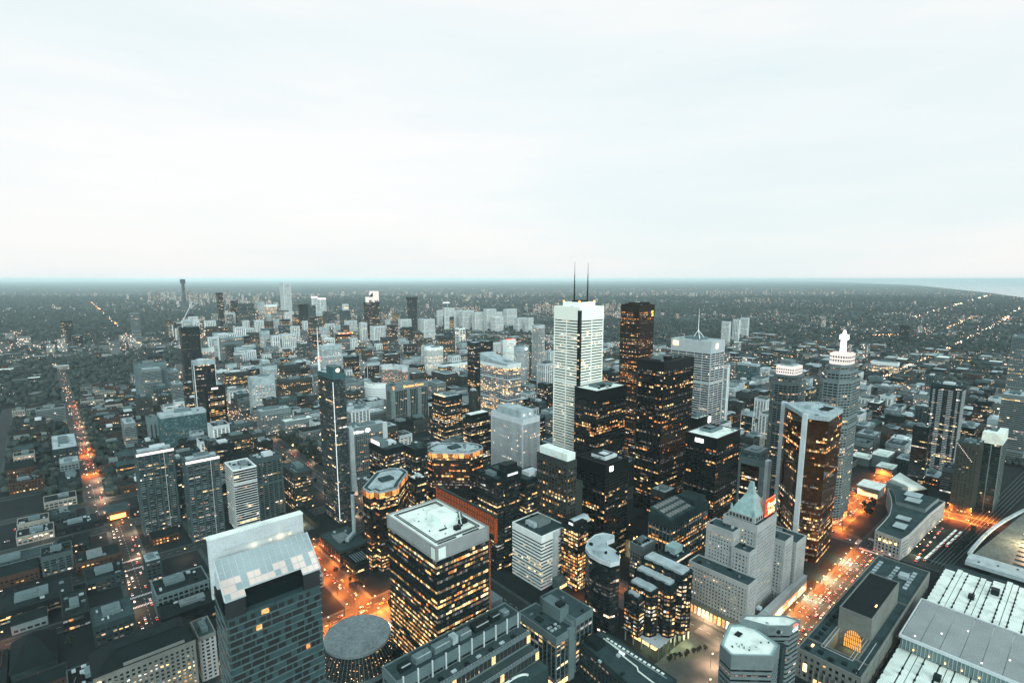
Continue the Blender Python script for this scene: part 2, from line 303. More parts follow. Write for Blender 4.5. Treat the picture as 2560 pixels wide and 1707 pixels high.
# ================================================================== facade systems
def sty(core='glass_dark', band='concrete', fh=3.9, br=.38, pd=.3, pier=None, ps=9., pw=.8, pp=.45, bay=3., lit=.16, lm='lit_mixed', top=4., topm=None, roof='roof_mid', row=.5, lobby=True):
    return dict(core=core, band=band, fh=fh, br=br, pd=pd, pier=pier, ps=ps, pw=pw, pp=pp, bay=bay, lit=lit, lm=lm, top=top, topm=topm or band, roof=roof, row=row, lobby=lobby)
STY = dict(
 marble=sty('glass_black', 'marble', 4.15, .60, .35, 'marble', 26, 1.6, .5, 2.6, .16, 'lit_white', 16, roof='roof_white', row=.35),
 red=sty('glass_brown', 'red_granite', 3.8, .46, .25, 'red_granite', 3.4, 1.3, .45, 3.4, .46, 'lit_orange', 9, roof='roof_black', row=.6),
 black=sty('glass_black', 'black_metal', 3.75, .30, .16, 'black_metal', 6.1, .45, .4, 2.2, .12, 'lit_warm', 13, roof='roof_black', row=.85),
 steelband=sty('glass_dark', 'steel_pale', 4.0, .40, .3, 'steel_pale', 13.5, 1.0, .45, 2.8, .10, 'lit_mixed', 17, roof='roof_pale', row=.8),
 brownglass=sty('glass_brown', 'dark_panel', 4.0, .34, .22, 'dark_panel', 16, .5, .3, 2.6, .24, 'lit_warm', 1.2, 'roof_pale', 'roof_mid', .8),
 darklit=sty('glass_dark', 'dark_panel', 3.9, .36, .2, 'dark_panel', 7, .6, .3, 3.2, .46, 'lit_yellow', 6, roof='roof_mid', row=.7),
 ribs=sty('glass_dark', 'concrete_dark', 3.9, .25, .1, 'concrete_pale', 2.4, .75, .7, 2.4, .10, 'lit_mixed', 5, 'concrete_pale', 'roof_pale'),
 darkband=sty('glass_dark', 'dark_panel', 4.0, .40, .35, None, bay=3., lit=.16, lm='lit_yellow', top=3.2, roof='roof_mid', row=.9),
 brownpier=sty('glass_brown', 'brown_stone', 4.0, .34, .25, 'brown_stone', 5, 1.3, .45, 2.5, .16, 'lit_warm', 8, roof='roof_mid', row=.6),
 whiteband=sty('glass_dark', 'white_paint', 3.9, .50, .5, None, bay=3, lit=.26, lm='lit_yellow', top=5, roof='roof_mid', row=.8),
 amber=sty('glass_brown', 'dark_panel', 4.0, .26, .25, 'dark_panel', 3.6, .4, .3, 3.6, .72, 'lit_warm', 4, roof='roof_pale', row=.3),
 curveglass=sty('glass_dark', 'dark_panel', 3.5, .30, .22, None, bay=3, lit=.05, lm='lit_mixed', top=2, topm='concrete_pale', roof='roof_pale'),
 concgrid=sty('glass_dark', 'concrete_dark', 4.2, .34, .3, 'concrete', 5, 1.1, .5, 5, .34, 'lit_warm', 8, 'concrete_dark', 'roof_mid', .6),
 limestone=sty('window_dark', 'limestone', 3.7, .55, .3, 'limestone', 3.2, 1.7, .42, 3.2, .12, 'lit_yellow', 4, roof='roof_mid', row=.1),
 gold=sty('glass_gold', 'glass_gold', 4.0, .30, .12, None, bay=2.2, lit=.20, lm='lit_warm', top=4, topm='roof_pale', roof='roof_pale', row=.9),
 gold2=sty('glass_gold', 'dark_panel', 4.0, .34, .12, 'grey_stone', 30, 3, .5, 2.6, .46, 'lit_yellow', 5, 'concrete', 'roof_mid', .9),
 stonegrid=sty('glass_dark', 'grey_stone', 3.9, .44, .3, 'grey_stone', 6, 1.0, .4, 3., .12, 'lit_mixed', 2, 'grey_stone', 'roof_mid', .7),
 balcony=sty('glass_dark', 'concrete_dark', 3.0, .30, .3, 'concrete_dark', 9, .7, .4, 3, .14, 'lit_mixed', 3),
 darkcondo=sty('glass_dark', 'dark_panel', 3.1, .34, .25, None, bay=3.5, lit=.16, lm='lit_mixed', top=4, roof='roof_mid', row=.1),
 greenglass=sty('glass_green', 'glass_green', 3.9, .3, .1, 'concrete', 15, 1.2, .5, 3, .035, 'lit_mixed', 5, 'roof_white', 'roof_white'),
 stonepier=sty('glass_dark', 'brown_stone', 3.9, .5, .15, 'brown_stone', 4, 1.8, .5, 4, .08, 'lit_mixed', 5),
 greyband=sty('glass_dark', 'grey_stone', 3.8, .5, .3, None, bay=3.5, lit=.14, lm='lit_mixed', top=4, roof='roof_pale', row=.5),
 greygrid=sty('glass_dark', 'grey_stone', 3.8, .45, .25, 'grey_stone', 3.5, .9, .35, 3.5, .18, 'lit_mixed', 4, roof='roof_pale', row=.4),
 condo=sty('glass_dark', 'concrete_mid', 3.0, .36, .35, 'concrete_mid', 7.5, 1.6, .45, 3.0, .10, 'lit_mixed', 3.5, roof='roof_mid', row=.05),
 condo_pale=sty('glass_dark', 'concrete_pale', 3.0, .42, .25, 'white_paint', 8, 2.0, .4, 4, .12, 'lit_mixed', 4, roof='roof_pale', row=.05),
 whiteline=sty('glass_dark', 'white_paint', 3.4, .16, .9, None, bay=3, lit=.05, lm='lit_yellow', top=1, roof='roof_pale', row=.6),
 tealglass=sty('glass_teal', 'teal_panel', 3.0, .34, .25, 'teal_panel', 11, 1.2, .4, 3, .04, 'lit_mixed', 3, 'roof_pale', 'roof_pale', .05),
 blackbay=sty('glass_black', 'black_metal', 4.0, .38, .15, 'black_metal', 8.5, 1.4, .5, 8.5, .75, 'lit_yellow', 11, roof='roof_pale', row=.2),
 shangri=sty('glass_mid', 'concrete_dark', 3.3, .28, .5, None, bay=3, lit=.06, lm='lit_mixed', top=5, topm='teal_panel', roof='roof_pale', row=.2),
 hotelgrid=sty('window_dark', 'grey_stone', 3.2, .36, .35, 'grey_stone', 3.4, .9, .4, 3.4, .07, 'lit_orange', 11, roof='roof_pale', row=.05),
 hotelslab=sty('window_dark', 'brown_stone', 3.0, .40, .35, 'grey_stone', 4.0, .9, .4, 4.0, .09, 'lit_mixed', 10, 'grey_stone', row=.05),
 brownband=sty('glass_dark', 'brown_stone', 3.9, .42, .3, 'brown_stone', 9, .9, .3, 3, .34, 'lit_yellow', 5, roof='roof_mid', row=.8),
 yellowlit=sty('glass_dark', 'steel_pale', 3.9, .30, .15, 'steel_pale', 8, .4, .2, 4, .78, 'lit_yellow', 9, 'white_paint', row=.35),
 paleglass=sty('glass_pale', 'concrete_pale', 3.8, .42, .2, None, bay=3, lit=.16, lm='lit_white', top=13, topm='roof_pale', roof='roof_pale', row=.4),
 hosp=sty('glass_pale', 'roof_pale', 4, .45, .3, 'roof_pale', 8, 4.2, .4, 4, .8, 'lit_white', 18, 'roof_pale', row=.1),
 gridlit=sty('glass_dark', 'grey_stone', 3.9, .42, .3, 'grey_stone', 3.4, 1.0, .4, 3.4, .5, 'lit_white', 7, roof='roof_pale', row=.4),
 framed=sty('glass_dark', 'dark_panel', 3.6, .36, .2, 'white_paint', 60, .7, .4, 3, .13, 'lit_mixed', 7, 'roof_pale', row=.1),
 darkplain=sty('glass_dark', 'dark_panel', 3.6, .42, .2, None, bay=3, lit=.03, lm='lit_mixed', top=9, roof='roof_mid'),
 greyplain=sty('concrete', 'concrete', 6, .6, .1, 'concrete', 14, 9, .2, 3, .05, 'lit_mixed', 12, roof='roof_mid'),
 whiteplain=sty('white_paint', 'white_paint', 6, .7, .1, None, bay=4, lit=.25, lm='lit_white', top=8, roof='roof_white'),
 ringed=sty('glass_dark', 'white_paint', 3.1, .24, 1.3, None, bay=3, lit=.10, lm='lit_white', top=8, topm='steel_pale', roof='roof_pale', row=.1),
 whitelat=sty('glass_dark', 'white_paint', 11, .22, .6, 'white_paint', 14, 2.2, .7, 5, .3, 'lit_mixed', 4, roof='roof_white'),
 mallglow=sty('glass_pale', 'white_paint', 9, .18, .2, None, bay=5, lit=1.6, lm='lit_white', top=3, roof='roof_mid', row=0),
 lowbrick=sty('window_dark', 'brick', 3.9, .5, .2, 'brick', 4, 1.7, .3, 4, .16, 'lit_warm', 1.2, roof='roof_dark', row=.1),
 lowgrey=sty('window_dark', 'concrete_dark', 3.9, .5, .2, 'concrete_dark', 4.5, 1.5, .3, 4.5, .14, 'lit_mixed', 1.2, roof='roof_dark', row=.2),
 lowstone=sty('window_dark', 'grey_stone', 4.2, .45, .25, 'grey_stone', 5, 1.4, .35, 5, .16, 'lit_mixed', 1.4, roof='roof_mid', row=.2),
 lowdark=sty('glass_dark', 'dark_panel', 4.2, .4, .2, None, bay=4, lit=.18, lm='lit_yellow', top=1.4, roof='roof_dark', row=.6),
)
LITSET = {'lit_warm': ('lit_warm', 'lit_yellow', 'lit_orange', 'lit_dim'), 'lit_orange': ('lit_orange', 'lit_warm', 'lit_mixed', 'lit_dim'), 'lit_yellow': ('lit_yellow', 'lit_warm', 'lit_white', 'lit_dim'), 'lit_white': ('lit_white', 'lit_mixed', 'lit_yellow', 'lit_dim'), 'lit_mixed': ('lit_mixed', 'lit_yellow', 'lit_white', 'lit_dim')}
def lit_panes(mb, P, H, S, z0=0, seed=0, boost=1.):
    rr = random.Random(seed); fh = S['fh']; nf = int((H - z0 - S['top']) / fh + .01)
    if nf < 1: return
    h0 = fh * S['br']; ph = fh - h0 - .25; gap = (S['pw'] if S['pier'] and S['ps'] <= S['bay'] * 1.3 else .22)
    edges = list(seen_edges(P)); p0 = S['lit'] * boost
    for k in range(nf):
        f = rr.random()
        if f < S['row']: pf = p0 * rr.choice((.1, .2, .35, .6, 2.6, 4.5))
        else: pf = p0 * rr.uniform(.6, 1.4)
        if S['lobby'] and k == 0: pf = max(pf, .55)
        pf = min(pf, .97); za = z0 + k * fh + h0 + .12; fm = rr.choice((0, 0, 0, 1, 1, 2, 3, 3)); dimrow = rr.random() < .16
        for a, b, e, n, ln in edges:
            nb = max(1, round(ln / S['bay'])); bw = ln / nb; on = rr.random() < pf; pw = max(.5, bw - gap - .12)
            for j in range(nb):
                if rr.random() < .36: on = rr.random() < pf
                mi = fm if rr.random() < .6 else rr.choice((0, 1, 2, 3, 3))
                if not on:
                    if not dimrow or rr.random() < .4: continue
                    mi = 3
                pt = ph if rr.random() < .6 else ph * rr.uniform(.45, .95)
                c = a + e * ((j + .5) * bw) + n * .05; d = e * (pw / 2)
                mb.quad((c.x - d.x, c.y - d.y, za), (c.x + d.x, c.y + d.y, za), (c.x + d.x, c.y + d.y, za + pt), (c.x - d.x, c.y - d.y, za + pt), mi)
def roof_units(root, P, z, n, seed, near, big=True, mats=('unit_metal', 'roof_pale', 'unit_dark')):
    rr = random.Random(seed); x0, y0, x1, y1 = bbox(P); cx = (x0 + x1) / 2; cyy = (y0 + y1) / 2; W = x1 - x0; D = y1 - y0
    if big and min(W, D) > 9:
        mb = MB(); a = W * rr.uniform(.16, .26); b = D * rr.uniform(.16, .26); ox = cx + W * rr.uniform(-.1, .12); oy = cyy + D * rr.uniform(-.05, .14); hh = rr.uniform(2.8, 5.2)
        mb.box(ox - a, oy - b, z, ox + a, oy + b, z + hh); mb.box(ox - a * .5, oy - b * .5, z + hh, ox + a * .35, oy + b * .4, z + hh + 1.2)
        mb.build('penthouse', rr.choice(('concrete', 'concrete_pale', 'unit_metal', 'grey_stone')), root)
    many = MB()
    for i in range(n):
        mb = MB() if near else many
        ux = rr.uniform(x0 + W * .1, x1 - W * .1); uy = rr.uniform(y0 + D * .08, y1 - D * .08); a = rr.uniform(.6, 2.0); b = rr.uniform(.6, 2.0); hh = rr.uniform(.8, 2.2)
        mb.box(ux - a, uy - b, z, ux + a, uy + b, z + hh)
        if rr.random() < .5: mb.cyl(ux, uy, z + hh, z + hh + .4, min(a, b) * .7, n=8)
        if near: mb.build('roof_unit', rr.choice(mats), root)
    if not near and n: many.build('roof_unit', rr.choice(mats), root, kind='stuff')
NEAR = 560.
ROOT = {}
def shell(root, P, H, S, z0=0., seed=0, near=False, roofm=None, units=4, boost=1., parapet=True, big=True, litname='lit_window'):
    """glass core + proud spandrels + proud piers + lit panes + roof, as parts of root"""
    ox, oy, oz = root.location
    mb = MB(); mb.prism(P, z0, H, 0, cap=False, uvs=(S['bay'], S['fh'])); mb.build('glazing', S['core'], root)
    fh = S['fh']; nf = int((H - z0 - S['top']) / fh + .01); Q = offset(P, S['pd']); bh = fh * S['br']
    if nf > 0:
        if near and nf <= 120:
            t = MB(); t.prism(Q, 0, bh, 0, bottom=True); me = t.mesh('spandrel', [S['band']], (ox, oy, 0))
            for k in range(nf): link('spandrel', me, root, (0, 0, z0 + k * fh - oz))
        else:
            t = MB()
            for k in range(nf): t.prism(Q, z0 + k * fh, z0 + k * fh + bh, 0, bottom=True)
            t.build('spandrel', S['band'], root, kind='stuff')
    zt = z0 + nf * fh
    if H - z0 > 85 and nf > 14:
        t = MB()
        for k in random.Random(seed + 7).sample(range(5, nf - 4), 1 if H < 150 else 2): t.prism(offset(P, S['pd'] * .8), z0 + k * fh + .01, z0 + (k + 1) * fh - .01, 0, bottom=True)
        t.build('plant_floor', S['band'] if S['band'] not in ('marble', 'white_paint') else 'steel_pale', root, kind='stuff')
    if S['pier']:
        pm = MB(); cnt = 0
        for a, b, e, n, ln in seen_edges(P):
            k = max(1, round(ln / S['ps'])); w2 = S['pw'] / 2
            for j in range(k + 1):
                c = a + e * min(max(ln * j / k, w2), ln - w2)
                c1 = c - e * w2 + n * S['pp']; c2 = c + e * w2 + n * S['pp']; d1 = c - e * w2 - n * .3; d2 = c + e * w2 - n * .3
                q = pm if not (near and S['ps'] > 5) else MB()
                q.prism([(d1.x, d1.y), (d2.x, d2.y), (c2.x, c2.y), (c1.x, c1.y)][::-1] if False else [(c1.x, c1.y), (c2.x, c2.y), (d2.x, d2.y), (d1.x, d1.y)], z0, zt + .01)
                if q is not pm: q.build('pier', S['pier'], root)
        if pm.f: pm.build('pier', S['pier'], root, kind='stuff')
    # top band, parapet and roof deck
    T = offset(P, S['pd'] + .12); I = offset(P, -.45)
    mb = MB(); n = len(T)
    base = len(mb.v); mb.v += [(x, y, zt) for x, y in T] + [(x, y, H + 1.0) for x, y in T] + [(x, y, H + 1.0) for x, y in I] + [(x, y, H - .2) for x, y in I]
    for k in range(n):
        k2 = (k + 1) % n
        for q in range(3): mb.f.append((base + q * n + k, base + q * n + k2, base + (q + 1) * n + k2, base + (q + 1) * n + k)); mb.m.append(0)
    mb.build('parapet', S['topm'], root)
    mb = MB(); i = len(mb.v); mb.v += [(x, y, H) for x, y in I]; mb.f.append(tuple(range(len(I)))); mb.m.append(0)
    mb.build('roof', roofm or S['roof'], root)
    if units: roof_units(root, P, H + .01, units, seed, near, big)
    if S['lit'] > 0:
        mb = MB(); lit_panes(mb, P, H, S, z0, seed, boost); LS_ = list(LITSET[S['lm']])
        pnear = near and math.hypot(ox, oy) < 405
        if pnear and 0 < len(mb.f) <= 300:
            for fi in range(len(mb.f)):
                q = MB(); q.quad(*[mb.v[i] for i in mb.f[fi]]); q.build(litname, LS_[mb.m[fi]], root)
        elif mb.f:
            if pnear:   # the 300 lowest-index panes singly, the rest joined
                keep = set(random.Random(seed).sample(range(len(mb.f)), 300)); rest = MB()
                for fi in range(len(mb.f)):
                    q = MB() if fi in keep else rest
                    q.quad(*[mb.v[i] for i in mb.f[fi]], mb.m[fi] if q is rest else 0)
                    if q is not rest: q.build(litname, LS_[mb.m[fi]], root)
                rest.build(litname, LS_, root, kind='stuff')
            else: mb.build(litname, LS_, root, kind='stuff')
def occupy(P, H): b = bbox(P); OCC.append((*b, H))
LBOX = []
def remember(label, P, H):
    pr = [view(x, y, z) for x, y in P for z in (0, H)]
    if min(p[2] for p in pr) > 1: LBOX.append((min(p[2] for p in pr), min(p[0] for p in pr), max(p[0] for p in pr), min(p[1] for p in pr), max(p[1] for p in pr)))
    x0, y0, x1, y1 = bbox(P); a = view((x0 + x1) / 2, (y0 + y1) / 2, H * .75); LAND.append((label, a[0], a[1], a[2]))
def text_mesh(s, size, extrude=.15):
    c = bpy.data.curves.new('t', 'FONT'); c.body = s; c.size = size; c.extrude = extrude; c.align_x = 'CENTER'
    o = bpy.data.objects.new('t', c); COL.objects.link(o); bpy.context.view_layer.update()
    me = bpy.data.meshes.new_from_object(o.evaluated_get(bpy.context.evaluated_depsgraph_get())); bpy.data.objects.remove(o); return me
def lettering(root, name, s, size, pos, rz, mat, label=None):
    """upright lettering on a wall: rz = 0 reads from the south, -90 deg from the west"""
    me = text_mesh(s, size); me.materials.clear(); me.materials.append(M[mat])
    o = link(name, me, root, (pos[0] - root.location.x, pos[1] - root.location.y, pos[2] - root.location.z)); o.rotation_euler = (R(90), 0, rz)
    if label: o['label'] = label
    return o
TABLE = [
('fcp', 'office_tower', 'tall white marble office tower with two antenna masts', 'building', [(579.1, 507.4), (632.4, 507.4), (632.4, 558.2), (579.1, 558.2)], 297.0, 'marble', {}),
('scotia', 'office_tower', 'reddish-brown granite tower with many glowing windows behind the black towers', 'building', [(814.3, 571.4), (861.8, 571.4), (861.8, 612.2), (814.3, 612.2)], 290.0, 'red', {}),
('td1', 'office_tower', 'tallest black steel office tower with flat black roof', 'building', [(639.4, 405.0), (719.2, 405.0), (719.2, 447.3), (639.4, 447.3)], 223.0, 'black', {}),
('td2', 'office_tower', 'black office tower with a white flat roof standing against the white marble tower', 'building', [(567.6, 463.3), (634.8, 463.3), (634.8, 504.1), (567.6, 504.1)], 183.0, 'black', {'roof': 'roof_white'}),
('td3', 'office_tower', 'black office tower with dark roof and a square white sign near its top', 'building', [(466.3, 365.3), (509.1, 365.3), (509.1, 408.8), (466.3, 408.8)], 127.0, 'black', {}),
('td4', 'office_tower', 'black office tower with bright white roof right of the tallest black tower', 'building', [(610.3, 306.9), (670.8, 306.9), (670.8, 349.2), (610.3, 349.2)], 142.0, 'black', {'roof': 'roof_white'}),
('td5', 'office_building', 'low black office block with grey roof tucked behind the black towers', 'building', [(748.6, 409.8), (788.6, 409.8), (788.6, 428.5), (748.6, 428.5)], 122.0, 'black', {'roof': 'roof_white'}),
('ccw', 'office_tower', 'pale steel banded tower with a tripod mast on its roof', 'building', [(814.3, 429.1), (859.2, 429.1), (859.2, 502.8), (814.3, 502.8)], 236.0, 'steelband', {}),
('onekw', 'condo_tower', 'slender pale condominium tower beside the banded tower with the mast', 'building', [(1130.9, 553.0), (1137.8, 553.0), (1137.8, 564.9), (1130.9, 564.9)], 148.7, 'condo_pale', {}),
('hexw', 'office_tower', 'brown glass office tower with angled grey roof, nearest of the two many-sided towers', 'building', [(259.4, 554.4), (259.8, 538.2), (266.2, 539.1), (267.2, 530.3), (290.1, 528.6), (298.2, 539.6), (324.9, 565.5), (326.0, 580.8), (315.2, 590.3), (295.8, 591.3)], 98.0, 'brownglass', {'topglow': 1}),
('hexe', 'office_tower', 'many-sided brown glass tower with a glowing orange top floor', 'building', [(381.5, 610.0), (380.3, 595.3), (417.2, 558.9), (443.6, 563.0), (449.8, 574.0), (446.3, 591.8), (407.0, 622.3), (389.0, 617.4)], 104.0, 'brownglass', {'topglow': 1}),
('rearl', 'office_tower', 'dark office tower with a lit sign on its corner in front of the hotel slab', 'building', [(327.9, 629.2), (359.1, 629.2), (359.1, 673.7), (327.9, 673.7)], 110.0, 'darklit', {}),
('rearr', 'office_tower', 'dark office tower with a square roof house joined beside the lit corner sign', 'building', [(355.6, 596.6), (374.3, 596.6), (374.3, 621.3), (355.6, 621.3)], 112.0, 'darklit', {}),
('midlit', 'office_building', 'small black tower with yellow lit floors between the two many-sided towers', 'building', [(335.1, 564.2), (351.3, 564.2), (351.3, 581.7), (335.1, 581.7)], 85.0, 'darklit', {'roof': 'roof_white'}),
('lattice', 'office_tower', 'grey office tower with close white vertical ribs and pale roof box', 'building', [(496.5, 538.1), (529.9, 538.1), (529.9, 608.8), (496.5, 608.8)], 140.0, 'ribs', {}),
('spreadl', 'office_tower', 'dark tower with lit corners and roof machines, left of a linked pair', 'building', [(369.5, 443.6), (382.1, 443.6), (382.1, 479.6), (369.5, 479.6)], 112.0, 'darkband', {}),
('spreadr', 'office_tower', 'dark tower with flat grey roof and yellow lit corners, right of a linked pair', 'building', [(403.8, 430.9), (438.6, 430.9), (438.6, 460.9), (403.8, 460.9)], 106.0, 'darkband', {}),
('spreadm', 'office_tower', 'slim dark stair tower between the two linked dark towers', 'building', [(379.8, 441.9), (405.2, 441.9), (405.2, 469.9), (379.8, 469.9)], 118.0, 'darkband', {}),
('wtop', 'office_tower', 'brown granite tower under a bright white box roof', 'building', [(421.4, 383.5), (436.7, 383.5), (436.7, 431.2), (421.4, 431.2)], 136.0, 'brownpier', {'roof': 'roof_white'}),
('wband', 'office_building', 'white horizontally banded office block with a blank pier on its front', 'building', [(381.2, 382.7), (420.6, 382.7), (420.6, 429.3), (381.2, 429.3)], 62.0, 'whiteband', {}),
('litbrown', 'office_tower', 'amber lit glass tower with a barrel-vaulted roof', 'building', [(407.5, 353.6), (424.2, 353.6), (424.2, 377.6), (407.5, 377.6)], 72.0, 'amber', {}),
('curve', 'condo_tower', 'dark curved glass tower with a notched crescent roof', 'building', [(367.0, 303.3), (365.8, 291.2), (367.7, 279.3), (376.7, 276.4), (387.5, 283.9), (390.2, 293.7), (390.5, 300.5), (397.6, 307.2), (407.4, 306.0), (413.6, 311.2), (409.0, 321.5), (399.1, 324.0), (385.4, 321.0), (372.7, 313.5)], 80.0, 'curveglass', {'roof': 'roof_pale'}),
('conc', 'office_building', 'broad concrete office block with rows of skylights on its sloping roof', 'building', [(521.9, 312.2), (606.7, 312.2), (606.7, 342.2), (521.9, 342.2)], 60.0, 'concgrid', {}),
('penth', 'office_building', 'pale low block with lit colonnade and a square roof house beside the old hotel', 'building', [(462.6, 270.8), (494.4, 270.8), (494.4, 291.6), (462.6, 291.6)], 52.0, 'concgrid', {'roof': 'roof_dark'}),
('goldn', 'office_tower', 'gold mirrored glass tower with a thick grey corner pillar and triangular roof', 'building', [(706.3, 268.3), (658.6, 225.5), (665.6, 202.9), (724.1, 206.2), (743.3, 239.6)], 180.0, 'gold', {}),
('golds', 'office_tower', 'lower gold glass tower with sloping grey roof and yellow lit floors beside the old hotel', 'building', [(689.4, 314.5), (691.0, 284.1), (696.7, 279.1), (753.1, 336.8)], 100.0, 'gold2', {}),
('baywell', 'office_tower', 'stepped grey tower with a glowing white square crown', 'building', [(864.7, 314.0), (922.8, 314.0), (922.8, 357.0), (864.7, 357.0)], 176.0, 'stonegrid', {'shape': 'oct'}),
('tdct', 'office_tower', 'stepped grey tower with a glowing white spire', 'building', [(786.1, 222.0), (860.5, 222.0), (860.5, 260.8), (786.1, 260.8)], 203.0, 'stonegrid', {'shape': 'oct'}),
('condor', 'condo_tower', 'tall grey condominium tower speckled with white balconies near the right edge', 'building', [(1136.7, 152.8), (1168.4, 152.8), (1168.4, 194.3), (1136.7, 194.3)], 160.0, 'balcony', {}),
('condor2', 'condo_building', 'dark condominium block crowned with a white grid left of the balcony tower', 'building', [(1039.0, 173.4), (1053.9, 173.4), (1053.9, 194.0), (1039.0, 194.0)], 103.0, 'darkcondo', {}),
('wedge', 'office_tower', 'dark green glass tower with a white notched crown near the right edge', 'building', [(1014.4, 84.2), (1065.6, 84.2), (1065.6, 107.2), (1014.4, 107.2)], 110.0, 'greenglass', {'roof': 'roof_white'}),
('wedge2', 'office_tower', 'grey stone tower with a sloping lit shoulder attached to the green glass tower', 'building', [(978.0, 104.3), (1015.1, 104.3), (1015.1, 129.0), (978.0, 129.0)], 104.0, 'stonepier', {}),
('edge1', 'office_tower', 'wide pale banded office slab at the right edge', 'building', [(1327.8, 81.0), (1384.6, 81.0), (1384.6, 120.5), (1327.8, 120.5)], 125.3, 'greyband', {}),
('edge2', 'office_tower', 'grey gridded tower rising against the right edge of the view', 'building', [(1980.7, 138.1), (2036.0, 138.1), (2036.0, 175.6), (1980.7, 175.6)], 183.5, 'greygrid', {}),
('condo1', 'condo_tower', 'grey condominium tower with a white lit strip along its roof, left of a matching pair', 'building', [(73.9, 819.4), (115.1, 819.4), (115.1, 845.4), (73.9, 845.4)], 112.0, 'condo', {}),
('condo2', 'condo_tower', 'grey condominium tower with a white lit strip along its roof, right of a matching pair', 'building', [(118.1, 756.7), (156.0, 756.7), (156.0, 782.7), (118.1, 782.7)], 108.0, 'condo', {}),
('condo0', 'condo_building', 'lower grey condominium wing joined between the matching pair of towers', 'building', [(119.4, 846.8), (130.6, 846.8), (130.6, 870.8), (119.4, 870.8)], 86.0, 'condo', {}),
('zig', 'condo_tower', 'stepped condominium tower with white balcony edges beside the matching pair', 'building', [(169.9, 750.9), (197.8, 750.9), (197.8, 792.2), (169.9, 792.2)], 86.0, 'whiteline', {}),
('zig2', 'condo_tower', 'dark speckled condominium tower right of the stepped white-edged tower', 'building', [(200.2, 755.6), (234.2, 755.6), (234.2, 785.7), (200.2, 785.7)], 92.0, 'condo', {}),
('tealslab', 'condo_building', 'blue-green glass apartment slab with rounded right end', 'building', [(156.4, 1231.3), (237.1, 1231.3), (237.1, 1267.6), (156.4, 1267.6)], 68.0, 'tealglass', {}),
('blacklit', 'office_tower', 'black tower with four bays of glowing windows and a lit sign', 'building', [(248.3, 1280.2), (286.6, 1280.2), (286.6, 1332.0), (248.3, 1332.0)], 108.0, 'blackbay', {}),
('shangri', 'hotel_tower', 'tall dark hotel tower with a white light line down its corner', 'building', [(283.1, 680.9), (299.8, 680.9), (299.8, 732.9), (283.1, 732.9)], 210.0, 'shangri', {}),
('hilton', 'hotel', 'grey concrete hotel slab with a lit white name sign', 'building', [(342.9, 767.3), (404.3, 767.3), (404.3, 789.3), (342.9, 789.3)], 106.0, 'hotelgrid', {}),
('sher', 'hotel', 'tall brown hotel slab with a glowing orange name sign', 'building', [(530.4, 979.5), (619.5, 979.5), (619.5, 1001.5), (530.4, 1001.5)], 117.0, 'hotelslab', {}),
('brnoff', 'office_building', 'brown brick office block with setback top beside the park', 'building', [(250.9, 761.7), (277.9, 761.7), (277.9, 812.6), (250.9, 812.6)], 58.0, 'brownband', {}),
('litbig', 'office_tower', 'yellow-lit office tower with a pale swooping roof', 'building', [(761.1, 874.9), (800.6, 874.9), (800.6, 972.1), (761.1, 972.1)], 150.0, 'yellowlit', {'roof': 'roof_pale'}),
('litblk', 'office_tower', 'dark office tower with white-striped left edge behind the yellow-lit tower', 'building', [(861.5, 1128.2), (927.8, 1128.2), (927.8, 1158.0), (861.5, 1158.0)], 167.3, 'darkband', {'roof': 'roof_pale'}),
('wbanded', 'office_building', 'white horizontally striped octagonal office tower beyond the civic square', 'building', [(999.0, 1571.0), (1066.6, 1571.0), (1066.6, 1602.8), (999.0, 1602.8)], 97.2, 'whiteband', {'roof': 'roof_white', 'shape': 'oct'}),
('lit3', 'office_tower', 'dark office tower with bright lit floors below the yellow-lit tower', 'building', [(607.4, 897.5), (651.9, 897.5), (651.9, 944.5), (607.4, 944.5)], 95.0, 'darklit', {'roof': 'roof_pale'}),
('lit4', 'office_tower', 'lit office tower with a wide black cap beside the ribbed grey tower', 'building', [(562.9, 749.4), (610.0, 749.4), (610.0, 772.6), (562.9, 772.6)], 84.0, 'darklit', {'cap': 1}),
('tealblk', 'office_tower', 'pale blue-green glass office block behind the dark hotel tower', 'building', [(651.2, 1643.3), (717.5, 1643.3), (717.5, 1673.1), (651.2, 1673.1)], 127.2, 'paleglass', {'roof': 'roof_pale'}),
('hosp1', 'hospital', 'pale teal hospital block with columns of lit windows', 'building', [(370.9, 1390.9), (427.3, 1390.9), (427.3, 1416.3), (370.9, 1416.3)], 96.2, 'hosp', {'roof': 'roof_pale'}),
('hosp2', 'hospital', 'low lit office block with rows of small bright windows by the avenue', 'building', [(333.1, 1196.9), (396.4, 1196.9), (396.4, 1225.8), (333.1, 1225.8)], 53.4, 'gridlit', {'roof': 'roof_pale'}),
('hosp3', 'hospital', 'brown hospital tower with grey banded top', 'building', [(472.1, 1472.8), (521.6, 1472.8), (521.6, 1495.1), (472.1, 1495.1)], 105.1, 'brownband', {}),
('hosp4', 'hospital', 'broad brown hospital block with tall window bays', 'building', [(434.0, 1361.6), (510.8, 1361.6), (510.8, 1396.1), (434.0, 1396.1)], 84.2, 'brownpier', {}),
('lowwhite', 'office_building', 'low block with white roof beside the avenue park', 'building', [(373.7, 1169.0), (435.8, 1169.0), (435.8, 1196.9), (373.7, 1196.9)], 29.0, 'gridlit', {'roof': 'roof_white'}),
('brnlit', 'office_tower', 'grey-brown office tower with rows of lit windows behind the black bay tower', 'building', [(369.0, 1628.6), (430.3, 1628.6), (430.3, 1656.2), (369.0, 1656.2)], 76.5, 'brownband', {'roof': 'roof_pale'}),
('framed', 'office_tower', 'dark glass tower framed in white lines', 'building', [(232.0, 1286.3), (273.0, 1286.3), (273.0, 1304.8), (232.0, 1304.8)], 163.5, 'framed', {'roof': 'roof_pale'}),
